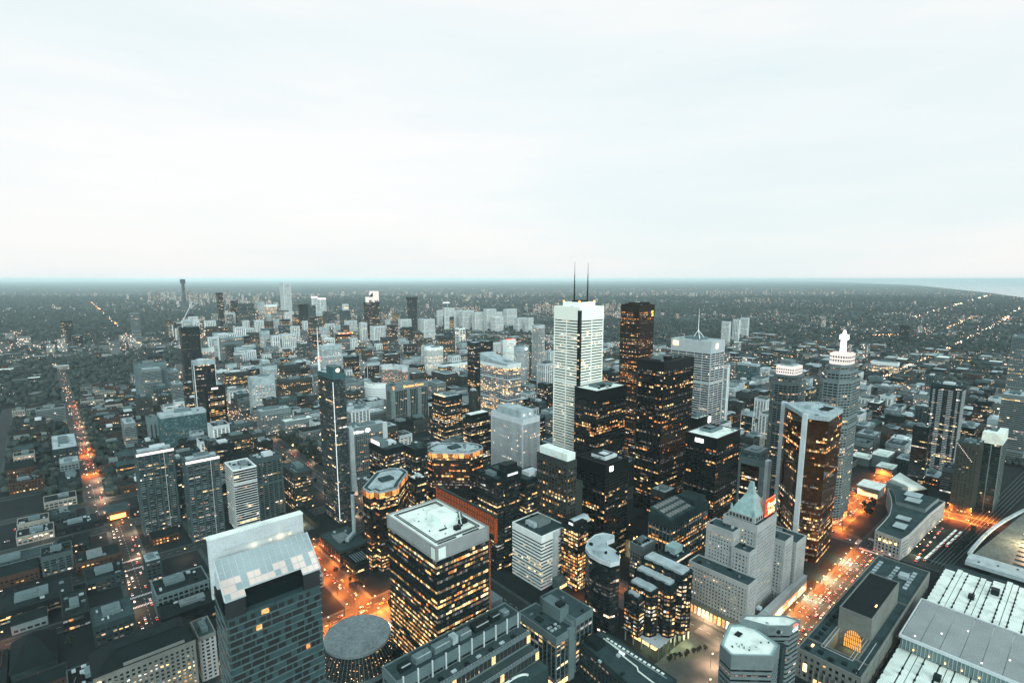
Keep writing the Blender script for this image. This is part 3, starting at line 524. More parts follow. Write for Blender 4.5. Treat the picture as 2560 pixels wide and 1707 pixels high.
('constr', 'tower', 'dark unfinished tower under construction with a crane', 'building', [(323.4, 1933.3), (374.6, 1933.3), (374.6, 1967.8), (323.4, 1967.8)], 185.8, 'darkplain', {}),
('littop', 'office_building', 'pale topped office with bright yellow floors right of the unfinished tower', 'building', [(394.1, 2055.3), (437.5, 2055.3), (437.5, 2074.8), (394.1, 2074.8)], 102.2, 'yellowlit', {'roof': 'roof_pale'}),
('hospa', 'hospital', 'grey blank-walled hospital block with lit domed roof behind', 'building', [(175.8, 1734.9), (247.8, 1734.9), (247.8, 1776.0), (175.8, 1776.0)], 109.4, 'greyplain', {}),
('hospb', 'hospital', 'grey hospital tower with a white roof fan', 'building', [(186.7, 1694.5), (228.1, 1694.5), (228.1, 1760.7), (186.7, 1760.7)], 98.5, 'greyband', {}),
('hospc', 'hospital', 'square grey hospital tower with white roof fan and rounded corners', 'building', [(247.4, 1736.3), (274.5, 1736.3), (274.5, 1779.6), (247.4, 1779.6)], 82.3, 'greyband', {}),
('hospd', 'hospital', 'grey brick block with a speckle of lit windows and white roof pads', 'building', [(202.0, 1680.9), (244.1, 1680.9), (244.1, 1699.8), (202.0, 1699.8)], 50.5, 'condo', {}),
('hospe', 'hospital', 'grey stone slab with a string of orange lights down its edge', 'building', [(232.2, 1567.3), (254.8, 1567.3), (254.8, 1603.3), (232.2, 1603.3)], 72.7, 'greyband', {}),
('hospf', 'hospital', 'dark glass block beside the orange light string', 'building', [(262.6, 1597.4), (285.4, 1597.4), (285.4, 1610.6), (262.6, 1610.6)], 66.0, 'darkband', {}),
('hospg', 'hospital', 'small grey pier-fronted block behind the curved blank wall', 'building', [(152.2, 1533.8), (182.3, 1533.8), (182.3, 1582.0), (152.2, 1582.0)], 53.3, 'stonepier', {}),
('hosph', 'hospital', 'grey pier-fronted hospital block beyond the blue-green slab', 'building', [(202.6, 1593.6), (232.4, 1593.6), (232.4, 1614.4), (202.6, 1614.4)], 40.8, 'stonepier', {}),
('blank', 'building', 'curved blank grey concrete building left of the blue-green slab', 'building', [(141.4, 1309.1), (164.1, 1309.1), (164.1, 1319.4), (141.4, 1319.4)], 52.7, 'greyplain', {}),
('cornr', 'office_building', 'grey corner block with glass top floors left of the blank concrete building', 'building', [(102.3, 1290.4), (121.5, 1290.4), (121.5, 1348.8), (102.3, 1348.8)], 49.2, 'greyband', {}),
('bloor', 'condo_tower', 'pale slim tower reaching the horizon, tallest on the left skyline', 'building', [(1318.8, 3961.5), (1369.4, 3961.5), (1369.4, 4042.5), (1318.8, 4042.5)], 306.6, 'condo_pale', {}),
('tw1', 'condo_tower', 'slim dark tower with a black cap right of the pale tallest skyline tower', 'building', [(1075.1, 2988.2), (1123.3, 2988.2), (1123.3, 3009.9), (1075.1, 3009.9)], 197.6, 'darkplain', {}),
('tw2', 'condo_tower', 'pale tower with a pink-white lit top, left of a near-identical pair', 'building', [(1301.5, 3390.7), (1334.4, 3390.7), (1334.4, 3405.5), (1301.5, 3405.5)], 224.5, 'condo_pale', {}),
('tw3', 'condo_tower', 'pale tower with a lit rim, right of a near-identical pair', 'building', [(1290.7, 3233.2), (1324.8, 3233.2), (1324.8, 3270.6), (1290.7, 3270.6)], 218.7, 'condo_pale', {}),
('tw4', 'condo_tower', 'grey condominium tower between the black capped tower and the pale pair', 'building', [(1113.2, 2954.5), (1149.7, 2954.5), (1149.7, 2970.9), (1113.2, 2970.9)], 191.6, 'condo', {}),
('tw5', 'condo_building', 'lit condominium slab with dark flat top right of the pale pair', 'building', [(1270.3, 3095.9), (1330.6, 3095.9), (1330.6, 3123.0), (1270.3, 3123.0)], 132.9, 'condo', {}),
('tw6', 'condo_tower', 'tower with stepped crown and lit lantern left of the white-topped tower', 'building', [(1249.9, 2833.6), (1299.5, 2833.6), (1299.5, 2865.0), (1249.9, 2865.0)], 164.6, 'condo', {'crown': 1}),
('aura', 'condo_tower', 'dark glass tower with a tall glowing white curved crown', 'building', [(1203.7, 2411.1), (1257.3, 2411.1), (1257.3, 2471.7), (1203.7, 2471.7)], 222.1, 'darkcondo', {}),
('tw7', 'condo_tower', 'slim dark tower flaring at the top right of the white-crowned tower', 'building', [(1763.4, 2982.0), (1819.4, 2982.0), (1819.4, 3007.2), (1763.4, 3007.2)], 221.0, 'darkplain', {}),
('tw8', 'condo_building', 'white-striped apartment slab below the slim flared tower', 'building', [(1492.7, 2618.7), (1558.6, 2618.7), (1558.6, 2648.4), (1492.7, 2648.4)], 113.3, 'condo_pale', {}),
('tw9', 'condo_building', 'apartment block with red roof lights left of the white lattice tower', 'building', [(1590.2, 2532.5), (1658.3, 2532.5), (1658.3, 2563.2), (1590.2, 2563.2)], 113.3, 'condo_pale', {}),
('st1', 'apartment_tower', 'pale apartment tower, leftmost of the row on the middle skyline', 'building', [(2023.1, 3047.3), (2060.4, 3047.3), (2060.4, 3064.1), (2023.1, 3064.1)], 125.0, 'condo_pale', {}),
('st2', 'apartment_tower', 'pale apartment tower topped with a white disc', 'building', [(1862.7, 2727.1), (1892.7, 2727.1), (1892.7, 2740.6), (1862.7, 2740.6)], 162.1, 'condo_pale', {}),
('st3', 'apartment_tower', 'apartment tower with a white roof box right of the disc-topped tower', 'building', [(2034.8, 2922.0), (2071.9, 2922.0), (2071.9, 2938.6), (2034.8, 2938.6)], 144.5, 'condo_pale', {}),
('st4', 'apartment_tower', 'pale apartment tower second right of the disc-topped tower', 'building', [(2113.0, 2967.8), (2156.8, 2967.8), (2156.8, 2987.5), (2113.0, 2987.5)], 121.4, 'condo_pale', {}),
('st5', 'apartment_building', 'broad pale apartment slab in the middle of the skyline row', 'building', [(2083.1, 2842.1), (2173.3, 2842.1), (2173.3, 2882.7), (2083.1, 2882.7)], 128.2, 'condo_pale', {}),
('st6', 'apartment_building', 'pale apartment slab directly right of the broad middle slab', 'building', [(2110.0, 2745.7), (2182.2, 2745.7), (2182.2, 2778.2), (2110.0, 2778.2)], 120.8, 'condo_pale', {}),
('st7', 'apartment_building', 'pale apartment block left of the gap in the skyline row', 'building', [(2167.4, 2695.0), (2245.5, 2695.0), (2245.5, 2730.2), (2167.4, 2730.2)], 142.0, 'condo_pale', {}),
('st8', 'apartment_building', 'narrow pale apartment block right of the gap in the skyline row', 'building', [(2289.0, 2734.9), (2333.1, 2734.9), (2333.1, 2754.7), (2289.0, 2754.7)], 117.5, 'condo_pale', {}),
('st9', 'apartment_building', 'pale apartment block, last of the skyline row before the white marble tower', 'building', [(2455.8, 2826.7), (2547.5, 2826.7), (2547.5, 2868.0), (2455.8, 2868.0)], 125.5, 'condo_pale', {}),
('wlat', 'office_building', 'narrow tower with bold white outlined window bays', 'building', [(1407.9, 1947.6), (1438.4, 1947.6), (1438.4, 1983.0), (1407.9, 1983.0)], 116.5, 'whitelat', {}),
('tw10', 'condo_tower', 'speckled grey tower left of the white outlined bays', 'building', [(1401.7, 2042.2), (1448.0, 2042.2), (1448.0, 2063.0), (1401.7, 2063.0)], 102.7, 'condo', {}),
('cylb', 'office_tower', 'black drum-shaped tower with red roof lights', 'building', [(998.2, 2310.1), (1071.2, 2310.1), (1071.2, 2381.8), (998.2, 2381.8)], 89.3, 'blackbay', {'shape': 'oval'}),
('flute', 'office_tower', 'pale fluted office tower with a lit round top left of the black drum tower', 'building', [(962.8, 2430.5), (1010.6, 2430.5), (1010.6, 2458.9), (962.8, 2458.9)], 112.9, 'paleglass', {'shape': 'oval'}),
('wtower', 'building', 'bright white lit block with red lights on its roof behind the yellow-lit tower', 'building', [(1230.1, 1419.6), (1274.3, 1419.6), (1274.3, 1439.5), (1230.1, 1439.5)], 121.3, 'whiteplain', {}),
('glassd', 'office_tower', 'rounded pale glass tower with a bright lamp behind the yellow-lit tower', 'building', [(1078.8, 1182.7), (1129.1, 1182.7), (1129.1, 1223.1), (1078.8, 1223.1)], 132.6, 'paleglass', {'shape': 'oval'}),
('oval', 'condo_tower', 'oval tower ringed with white balconies left of the white marble tower', 'building', [(1122.2, 1144.3), (1154.8, 1144.3), (1154.8, 1185.9), (1122.2, 1185.9)], 198.0, 'ringed', {'shape': 'oval'}),
('dome2', 'office_building', 'grey setback block right of the black drum tower', 'building', [(885.5, 1837.5), (920.7, 1837.5), (920.7, 1853.4), (885.5, 1853.4)], 72.7, 'brownpier', {}),
('brown3', 'apartment_building', 'brown apartment block with a round lit clock beside it', 'building', [(1057.1, 1944.3), (1094.7, 1944.3), (1094.7, 1962.4), (1057.1, 1962.4)], 75.8, 'condo', {}),
('dkL', 'office_building', 'dark glass block outlined with a white edge behind the curved civic tower', 'building', [(803.9, 1643.9), (850.1, 1643.9), (850.1, 1664.7), (803.9, 1664.7)], 57.1, 'framed', {}),
('dklit', 'office_building', 'dark lit office block left of the white striped tower', 'building', [(946.4, 1566.7), (974.7, 1566.7), (974.7, 1612.0), (946.4, 1612.0)], 41.8, 'darklit', {}),
('dklit2', 'office_building', 'office block with lit edges and pale roof behind the dark hotel tower', 'building', [(723.1, 1623.2), (766.2, 1623.2), (766.2, 1647.9), (723.1, 1647.9)], 87.7, 'darklit', {'roof': 'roof_pale'}),
('oldroof', 'office_building', 'grey stone office block with stepped white roofs right of the brown hotel slab', 'building', [(785.4, 1195.6), (813.8, 1195.6), (813.8, 1250.1), (785.4, 1250.1)], 57.2, 'gridlit', {'roof': 'roof_pale'}),
('oldroof2', 'office_building', 'wide pale-roofed stone block in front of the white glowing mall', 'building', [(908.2, 1333.6), (953.2, 1333.6), (953.2, 1412.4), (908.2, 1412.4)], 47.7, 'brownpier', {'roof': 'roof_pale'}),
('oldroof3', 'office_building', 'pale-roofed arcade block left of the yellow-lit tower', 'building', [(914.1, 1251.8), (948.4, 1251.8), (948.4, 1279.2), (914.1, 1279.2)], 51.5, 'brownpier', {'roof': 'roof_pale'}),
('drum', 'office_building', 'dark round-cornered tower between the brown hotel slab and the yellow-lit tower', 'building', [(697.8, 919.8), (718.6, 919.8), (718.6, 941.9), (697.8, 941.9)], 90.0, 'brownpier', {'shape': 'oval'}),
('mall', 'shopping_mall', 'long mall block with a glowing white front beyond the civic square', 'building', [(1017.9, 1503.4), (1137.4, 1503.4), (1137.4, 1543.4), (1017.9, 1543.4)], 45.6, 'mallglow', {}),
('deco', 'office_building', 'white stepped art deco block with a lit peak on the left skyline', 'building', [(628.4, 3091.9), (676.2, 3091.9), (676.2, 3128.0), (628.4, 3128.0)], 121.5, 'condo_pale', {}),
('tw11', 'condo_tower', 'speckled dark tower right of the art deco block', 'building', [(738.3, 3286.2), (765.5, 3286.2), (765.5, 3322.3), (738.3, 3322.3)], 260.4, 'darkcondo', {}),
('tw12', 'condo_tower', 'dark tower third right of the art deco block', 'building', [(848.2, 3469.3), (885.0, 3469.3), (885.0, 3493.2), (848.2, 3493.2)], 206.9, 'darkcondo', {}),
('tw13', 'condo_building', 'lit condominium slab left of the pale tallest skyline tower', 'building', [(824.8, 3209.7), (903.9, 3209.7), (903.9, 3245.2), (824.8, 3245.2)], 200.6, 'condo', {}),
('tw14', 'condo_tower', 'pale greenish tower close left of the pale tallest skyline tower', 'building', [(1037.4, 3624.3), (1080.2, 3624.3), (1080.2, 3647.0), (1037.4, 3647.0)], 190.0, 'paleglass', {}),
('tw15', 'condo_building', 'amber lit block touching the pale tallest skyline tower on the left', 'building', [(1078.1, 3588.3), (1145.0, 3588.3), (1145.0, 3632.2), (1078.1, 3632.2)], 172.7, 'yellowlit', {}),
('tw16', 'condo_tower', 'speckled grey tower in front of the pale tallest skyline tower', 'building', [(742.2, 2295.5), (779.9, 2295.5), (779.9, 2322.5), (742.2, 2322.5)], 144.6, 'condo', {}),
('tw17', 'condo_building', 'grey slab with orange roof lights left of the pale blue-green block', 'building', [(690.0, 1952.7), (739.8, 1952.7), (739.8, 1974.6), (690.0, 1974.6)], 102.6, 'condo', {}),
('tw18', 'condo_building', 'dark tower with white roof, nearest left of the brown hospital tower', 'building', [(629.5, 2124.2), (673.6, 2124.2), (673.6, 2143.8), (629.5, 2143.8)], 79.2, 'gridlit', {'roof': 'roof_pale'}),
('farslim', 'tower', 'lone slim tower breaking the horizon on the left', 'building', [(1460.1, 8373.6), (1492.0, 8373.6), (1492.0, 8424.5), (1460.1, 8424.5)], 329.7, 'darkplain', {}),
('slabw', 'apartment_building', 'white-edged grey slab standing alone among the trees on the left', 'building', [(346.4, 3387.0), (385.3, 3387.0), (385.3, 3408.8), (346.4, 3408.8)], 161.3, 'greyband', {}),
('slabx', 'apartment_building', 'pale patterned tower right of the lit avenue end on the left', 'building', [(247.1, 3856.2), (282.2, 3856.2), (282.2, 3912.4), (247.1, 3912.4)], 96.2, 'condo', {}),
('slaby', 'apartment_building', 'grey speckled apartment block left of the pale patterned tower', 'building', [(167.6, 3791.2), (218.2, 3791.2), (218.2, 3872.2), (167.6, 3872.2)], 67.8, 'condo', {}),
('slabz', 'apartment_building', 'dark tower with orange roof lights far left', 'building', [(68.0, 3633.4), (119.3, 3633.4), (119.3, 3715.5), (68.0, 3715.5)], 118.8, 'darkcondo', {}),
('hydro', 'office_building', 'broad grey curved office block right of the unfinished tower', 'building', [(539.7, 2402.0), (624.1, 2402.0), (624.1, 2440.0), (539.7, 2440.0)], 95.9, 'greygrid', {}),
('dkt', 'apartment_tower', 'lone dark tower with a pale stripe on the far right plain', 'building', [(3386.7, 697.2), (3413.3, 697.2), (3413.3, 738.7), (3386.7, 738.7)], 93.2, 'darkplain', {}),
('govlit', 'office_building', 'broad office block with bright yellow floors on the right', 'building', [(2278.7, 491.9), (2306.8, 491.9), (2306.8, 572.3), (2278.7, 572.3)], 38.9, 'yellowlit', {}),
('govb', 'office_building', 'pale concrete block with an open frame top right of the spire tower', 'building', [(1984.0, 464.1), (1996.6, 464.1), (1996.6, 500.0), (1984.0, 500.0)], 27.7, 'greyplain', {'roof': 'roof_pale'}),
('rtw1', 'apartment_building', 'blue glass twin slabs behind the stepped white-crowned tower', 'building', [(1716.4, 744.4), (1739.1, 744.4), (1739.1, 809.3), (1716.4, 809.3)], 62.8, 'tealglass', {}),
('rtw2', 'apartment_building', 'white-striped apartment slabs on the plain right of the mast', 'building', [(2769.8, 1362.1), (2785.2, 1362.1), (2785.2, 1406.2), (2769.8, 1406.2)], 108.8, 'condo_pale', {}),
('rtw3', 'apartment_building', 'tallest of the white-striped apartment slabs right of the mast', 'building', [(2807.8, 1328.4), (2820.1, 1328.4), (2820.1, 1363.4), (2807.8, 1363.4)], 120.5, 'condo_pale', {}),
('rtw4', 'apartment_building', 'pale apartment slab furthest right in the group right of the mast', 'building', [(3038.9, 1386.2), (3054.6, 1386.2), (3054.6, 1430.8), (3038.9, 1430.8)], 114.9, 'condo_pale', {}),
('frame1', 'building', 'grey block with a white portal frame below the twin blue slabs', 'building', [(1115.8, 484.9), (1124.9, 484.9), (1124.9, 510.9), (1115.8, 510.9)], 55.5, 'framed', {}),
('domeblk', 'building', 'low stone block with white roof right of the slender pale tower', 'building', [(1243.7, 568.1), (1256.1, 568.1), (1256.1, 603.5), (1243.7, 603.5)], 43.4, 'brownpier', {'roof': 'roof_white'})
]
STY['rbc'] = sty('glass_dark', 'dark_panel', 4.1, .30, .7, None, bay=2.6, lit=.36, lm='lit_warm', top=9, topm='glass_pale', roof='roof_white', row=.8)
STY['metro'] = sty('glass_dark', 'concrete', 4.2, .42, .4, 'concrete', 12, .8, .6, 3.2, .12, 'lit_yellow', 5, 'concrete', 'roof_mid', .5)
STY['lgrey'] = sty('glass_dark', 'concrete_dark', 4.0, .30, .3, 'concrete', 5.2, .8, .4, 5.2, .42, 'lit_yellow', 4, 'concrete', 'roof_mid', .5)
STY['citi'] = sty('glass_dark', 'grey_stone', 4.0, .55, .35, None, bay=3, lit=.16, lm='lit_mixed', top=7, roof='roof_white', row=.6)
STY['union'] = sty('window_dark', 'limestone_warm', 5.6, .48, .3, 'limestone_warm', 4.6, 2.4, .5, 4.6, .45, 'lit_yellow', 2.6, 'limestone_warm', 'roof_dark', .1)
STY['zigz'] = sty('glass_dark', 'dark_panel', 3.8, .36, .3, 'dark_panel', 6, .5, .4, 2.6, .62, 'lit_yellow', 2, 'dark_panel', 'roof_mid', .5)
STY['post'] = sty('window_dark', 'limestone', 4.5, .40, .3, 'limestone', 4.2, 1.8, .5, 4.2, .06, 'lit_yellow', 3, 'limestone', 'roof_mid', 0)
STY['hiphotel'] = sty('window_dark', 'limestone_warm', 3.4, .45, .25, 'limestone_warm', 3.6, 1.7, .35, 3.6, .5, 'lit_yellow', 1.5, roof='slate_green', row=.1)
STY['gridwall'] = sty('window_dark', 'concrete', 4.4, .34, .5, 'concrete', 4.4, 1.2, .6, 4.4, .03, 'lit_mixed', 1.5, roof='roof_dark', row=0)
# ------------------------------------------------------------------ towers of the survey table
for i, (key, name, label, cat, P, H, st, kw) in enumerate(TABLE):
    if kw.get('shape') == 'oval': P = oval(P)
    if kw.get('shape') == 'oct': P = octa(P)
    x0, y0, x1, y1 = bbox(P); c = ((x0 + x1) / 2, (y0 + y1) / 2, 0)
    root = thing(name, label, cat.replace('_', ' ') if cat != 'building' else name.replace('_', ' '), c); ROOT[key] = root; root['key'] = key
    D = math.hypot(*c[:2]); S = STY[st]; near = D < NEAR
    nfl = int((H - S['top']) / S['fh'])
    shell(root, P, H, S, 0, 100 + i, near, kw.get('roof'), units=6 if D < 1200 else (3 if D < 2500 else 0), big=key not in ('fcp', 'tdct', 'baywell', 'aura', 'hexw', 'hexe', 'curve', 'goldn', 'litbrown', 'conc'))
    if kw.get('topglow'):
        mb = MB()
        for a, b, e, n, ln in seen_edges(offset(P, .5)):
            k = max(1, round(ln / 7))
            for j in range(k):
                p = a + e * (ln * (j + .08) / k); q = a + e * (ln * (j + .92) / k)
                mb.quad((p.x, p.y, H - 7.5), (q.x, q.y, H - 7.5), (q.x, q.y, H - 1.5), (p.x, p.y, H - 1.5))
        mb.build('lit_top_floor', 'lit_orange', root, kind='stuff')
        mb = MB(); mb.prism(offset(P, -5), H + .02, H + .5); mb.build('roof_walkway', 'roof_pale', root)
        mb = MB(); mb.box(c[0] - 9, c[1] - 6, H + .5, c[0] + 7, c[1] + 5, H + 3.2); mb.build('penthouse', 'roof_mid', root)
    if kw.get('cap'):
        mb = MB(); mb.prism(offset(P, -3), H + .1, H + 9); mb.build('roof_cap', 'black_metal', root); mb = MB(); mb.prism(offset(P, -4), H + 9, H + 9.6); mb.build('cap_roof', 'roof_white', root)
    occupy(P, H)
    remember(label, P, H)
TB = {r[0]: r for r in TABLE}
def geo(key): return (*bbox(TB[key][4]), TB[key][5])
def part(root, name, mat, *boxes, **kw):
    mb = MB()
    for b in boxes: mb.box(*b, bottom=True)
    return mb.build(name, mat, root, **kw)
# white marble tower: dark corner slot, roof box, masts
x0, y0, x1, y1, H = geo('fcp'); r = ROOT['fcp']
part(r, 'corner_slot', 'glass_black', (x0 - .62, y0 - .62, 0, x0 + 3.6, y0 + 3.6, H - 4))
mb = MB(); rr = random.Random(4)
for k in range(62):
    if rr.random() < .3: mb.quad((x0 - .66, y0 + 3.2, 12 + k * 4.15), (x0 - .66, y0 - .4, 12 + k * 4.15), (x0 - .66, y0 - .4, 14 + k * 4.15), (x0 - .66, y0 + 3.2, 14 + k * 4.15))
mb.build('slot_window', 'lit_yellow', r, kind='stuff')
part(r, 'roof_house', 'marble', (x0 + 9, y0 + 9, H, x1 - 9, y1 - 9, H + 7))
part(r, 'roof_plant', 'unit_dark', (x0 + 16, y0 + 16, H + 7, x1 - 18, y1 - 20, H + 9.5))
for mx_, my_, zt in ((600.2, 537.6, 363), (615, 524.5, 362)):
    mb = MB(); mb.cyl(mx_, my_, H + 7, H + 30, 1.1, .9, 8); mb.cyl(mx_, my_, H + 30, H + 48, .85, .55, 8); mb.cyl(mx_, my_, H + 48, zt, .4, .2, 6)
    for q in range(6): mb.box(mx_ - 1.7, my_ - .25, H + 12 + q * 5, mx_ + 1.7, my_ + .25, H + 12.5 + q * 5, bottom=True)
    mb.build('antenna_mast', 'unit_dark', r)
for q in ((x0 + 10, y0 + 10), (x1 - 10, y0 + 10), (x0 + 10, y1 - 10), (x0 + 26, y0 + 24)):
    part(r, 'beacon', 'glow_orange', (q[0] - .9, q[1] - .9, H + 7, q[0] + .9, q[1] + .9, H + 9))
# signs on black towers
x0, y0, x1, y1, H = geo('td3'); part(ROOT['td3'], 'sign', 'glow_white', (x0 + 7, y0 - .9, H - 9, x0 + 13, y0 - .5, H - 3)); part(ROOT['td3'], 'roof_plant', 'roof_dark', (x0 + 14, y0 + 14, H, x1 - 10, y1 - 8, H + 4))
x0, y0, x1, y1, H = geo('td4'); part(ROOT['td4'], 'sign', 'glow_white', (x0 - .9, y0 + 18, H - 9, x0 - .5, y0 + 29, H - 4)); part(ROOT['td4'], 'roof_plant', 'roof_black', (x0 + 22, y0 + 22, H, x1 - 12, y1 - 9, H + 4))
x0, y0, x1, y1, H = geo('td5'); part(ROOT['td5'], 'sign', 'glow_white', (x1 - 9, y0 - .9, H - 11, x1 - 1, y0 - .5, H - 1))
x0, y0, x1, y1, H = geo('td2'); part(ROOT['td2'], 'roof_plant', 'unit_dark', (x0 + 26, y0 + 14, H, x0 + 36, y0 + 22, H + 4))
x0, y0, x1, y1, H = geo('td1'); part(ROOT['td1'], 'roof_plant', 'black_metal', (x0 + 22, y0 + 8, H, x0 + 34, y0 + 16, H + 6)); part(ROOT['td1'], 'roof_deck', 'roof_mid', (x0 + 30, y0 + 18, H, x1 - 8, y1 - 6, H + 1.5))
x0, y0, x1, y1, H = geo('scotia'); r = ROOT['scotia']
lettering(r, 'sign', 'S', 15, (x1 - 7, y0 - .9, H - 21), 0, 'glow_orange'); part(r, 'flood_lamp', 'glow_yellow', (x0 + 14, y0 - 1.2, H - 104, x0 + 22, y0 - .6, H - 99))
for q in range(4): part(r, 'roof_step', 'red_granite', (x0 + 4 + q * 10, y0 + 6, H, x0 + 11 + q * 10, y1 - 6, H + 3 + (q % 2) * 2))
# banded tower with the mast
x0, y0, x1, y1, H = geo('ccw'); r = ROOT['ccw']; cx = (x0 + x1) / 2; cyy = (y0 + y1) / 2
mb = MB(); mb.cyl(cx, cyy, H + 13, H + 52, .7, .25, 6)
for q in ((-9, -9), (9, -9), (0, 10)): mb.bar((cx + q[0], cyy + q[1], H), (cx, cyy, H + 16), .9)
mb.build('tripod_mast', 'white_paint', r)
part(r, 'logo', 'glow_yellow', (x0 - 1.1, y1 - 14, H - 10, x0 - .6, y1 - 4, H - 3)); part(r, 'logo', 'glow_yellow', (x0 + 15, y0 - 1.1, H - 12, x0 + 22, y0 - .6, H - 4))
# ribbed tower roof box
x0, y0, x1, y1, H = geo('lattice'); part(ROOT['lattice'], 'roof_house', 'roof_pale', (x0 + 5, y0 + 8, H, x1 - 5, y1 - 8, H + 10)); 
for q in (0, 1): part(ROOT['lattice'], 'roof_lamp', 'glow_pink', (x0 + 8 + q * 12, y0 + 7.4, H + 3, x0 + 11 + q * 12, y0 + 8, H + 5))
x0, y0, x1, y1, H = geo('wtop'); part(ROOT['wtop'], 'roof_house', 'roof_white', (x0 + 1, y0 + 1, H + .1, x1 - 1, y1 - 3, H + 9)); part(ROOT['wtop'], 'side_wing', 'brown_stone', (x1 + .6, y0 + 4, 0, x1 + 16, y1, H - 30))
x0, y0, x1, y1, H = geo('wband'); part(ROOT['wband'], 'pier_shaft', 'concrete_pale', (x0 + 17, y0 - 4, 0, x0 + 22.5, y0 + 1, H + .6)); part(ROOT['wband'], 'roof_house', 'roof_pale', (x0 + 8, y0 + 20, H, x0 + 21, y0 + 34, H + 5)); part(ROOT['wband'], 'podium', 'concrete', (x0 + 14, y0 - 14, 0, x1 + 8, y0 - 4.2, 11), (x0 + 16, y0 - 12, 11, x1 + 6, y0 - 6, 11.4)); part(ROOT['wband'], 'podium_light', 'lit_shop', (x0 + 15, y0 - 14.3, 1.2, x1 + 7, y0 - 14.05, 4.5))
# amber tower: barrel vault
x0, y0, x1, y1, H = geo('litbrown'); mb = MB(); n = 10
for k in range(n):
    a0 = math.pi * k / n; a1 = math.pi * (k + 1) / n; yc = (y0 + y1) / 2; rad = 7
    mb.quad((x0 + 2, yc - rad * math.cos(a0), H + 1 + 6 * math.sin(a0)), (x0 + 2, yc - rad * math.cos(a1), H + 1 + 6 * math.sin(a1)), (x1 + 9, yc - rad * math.cos(a1), H + 1 + 6 * math.sin(a1)), (x1 + 9, yc - rad * math.cos(a0), H + 1 + 6 * math.sin(a0)))
mb.build('barrel_roof', 'roof_pale', ROOT['litbrown']); part(ROOT['litbrown'], 'roof_cap', 'black_metal', (x0 + 1, y0 + 1, H + .1, x1 - 1, y1 - 1, H + 6)); part(ROOT['litbrown'], 'sign', 'glow_soft', (x0 + .2, y0 + 8, H + 2, x0 + .6, y0 + 14, H + 4.5))
x0, y0, x1, y1, H = geo('spreadm'); part(ROOT['spreadm'], 'sign', 'glow_soft', (x0 + 4, y0 - .9, H - 5, x1 - 6, y0 - .6, H - 2.5)); part(ROOT['spreadm'], 'roof_tank', 'unit_dark', (x0 + 3, y0 + 3, H, x1 - 3, y0 + 14, H + 7))
x0, y0, x1, y1, H = geo('rearl'); part(ROOT['rearl'], 'roof_house', 'concrete', (x0 + 1, y0 + 12, H, x0 + 12, y1 - 2, H + 8)); part(ROOT['rearl'], 'sign', 'glow_pink', (x0 + .4, y0 + 16, H + 2, x0 + .8, y1 - 4, H + 7))
x0, y0, x1, y1, H = geo('rearr'); part(ROOT['rearr'], 'roof_house', 'roof_mid', (x0 + 5, y0 + 6, H, x1 - 3, y1 - 5, H + 6))
# concrete block: skylights on a sloping roof
x0, y0, x1, y1, H = geo('conc'); r = ROOT['conc']
mb = MB(); mb.quad((x0 + 1, y0 + 1, H + 1.2), (x1 - 30, y0 + 1, H + 1.2), (x1 - 30, y1 - 1, H + 9), (x0 + 1, y1 - 1, H + 9)); mb.quad((x0 + 1, y1 - 1, H + 9), (x1 - 30, y1 - 1, H + 9), (x1 - 30, y1 - 1, H), (x0 + 1, y1 - 1, H)); mb.tri((x0 + 1, y0 + 1, H), (x0 + 1, y1 - 1, H + 9), (x0 + 1, y1 - 1, H)); mb.build('sloping_roof', 'roof_mid', r)
for a in range(8):
    for b in range(3):
        f = (b + .3) / 3; xx = x0 + 5 + a * 6; yy = y0 + 2 + f * (y1 - y0 - 4); zz = H + 1.4 + 7.8 * (yy - y0) / (y1 - y0)
        mb = MB(); mb.box(xx, yy, zz - .5, xx + 3.6, yy + 5.5, zz + 1.6); mb.build('skylight', 'glass_pale', r)
part(r, 'plant_house', 'concrete_dark', (x1 - 28, y0 + 2, H + .1, x1 - 3, y1 - 3, H + 9))
x0, y0, x1, y1, H = geo('penth'); part(ROOT['penth'], 'roof_house', 'copper_green', (x0 + 9, y0 + 5, H, x1 - 8, y1 - 4, H + 7)); part(ROOT['penth'], 'cornice_light', 'lit_white', (x0 + .2, y0 - .9, H - 4.5, x1, y0 - .6, H - 2.4), (x0 - .9, y0, H - 4.5, x0 - .6, y1, H - 2.4))
# gold tower pillars
P = TB['goldn'][4]; H = TB['goldn'][5]
for k, p in enumerate(sorted(P, key=lambda q: view(q[0], q[1], H)[0])[:2]): part(ROOT['goldn'], 'corner_pillar', 'concrete_pale', (p[0] - 2.6, p[1] - 2.6, 0, p[0] + 2.6, p[1] + 2.6, H + 1.6 + k * .003))
part(ROOT['goldn'], 'roof_house', 'roof_pale', (694, 232, H, 716, 246, H + 4)); part(ROOT['goldn'], 'roof_deck', 'roof_dark', (700, 215, H + .05, 722, 226, H + .6))
p = TB['golds'][4]; q = min(p, key=lambda t: t[1]); part(ROOT['golds'], 'corner_pillar', 'concrete_pale', (q[0] - 3, q[1] - 2, 0, q[0] + 7, q[1] + 3, 101.6))
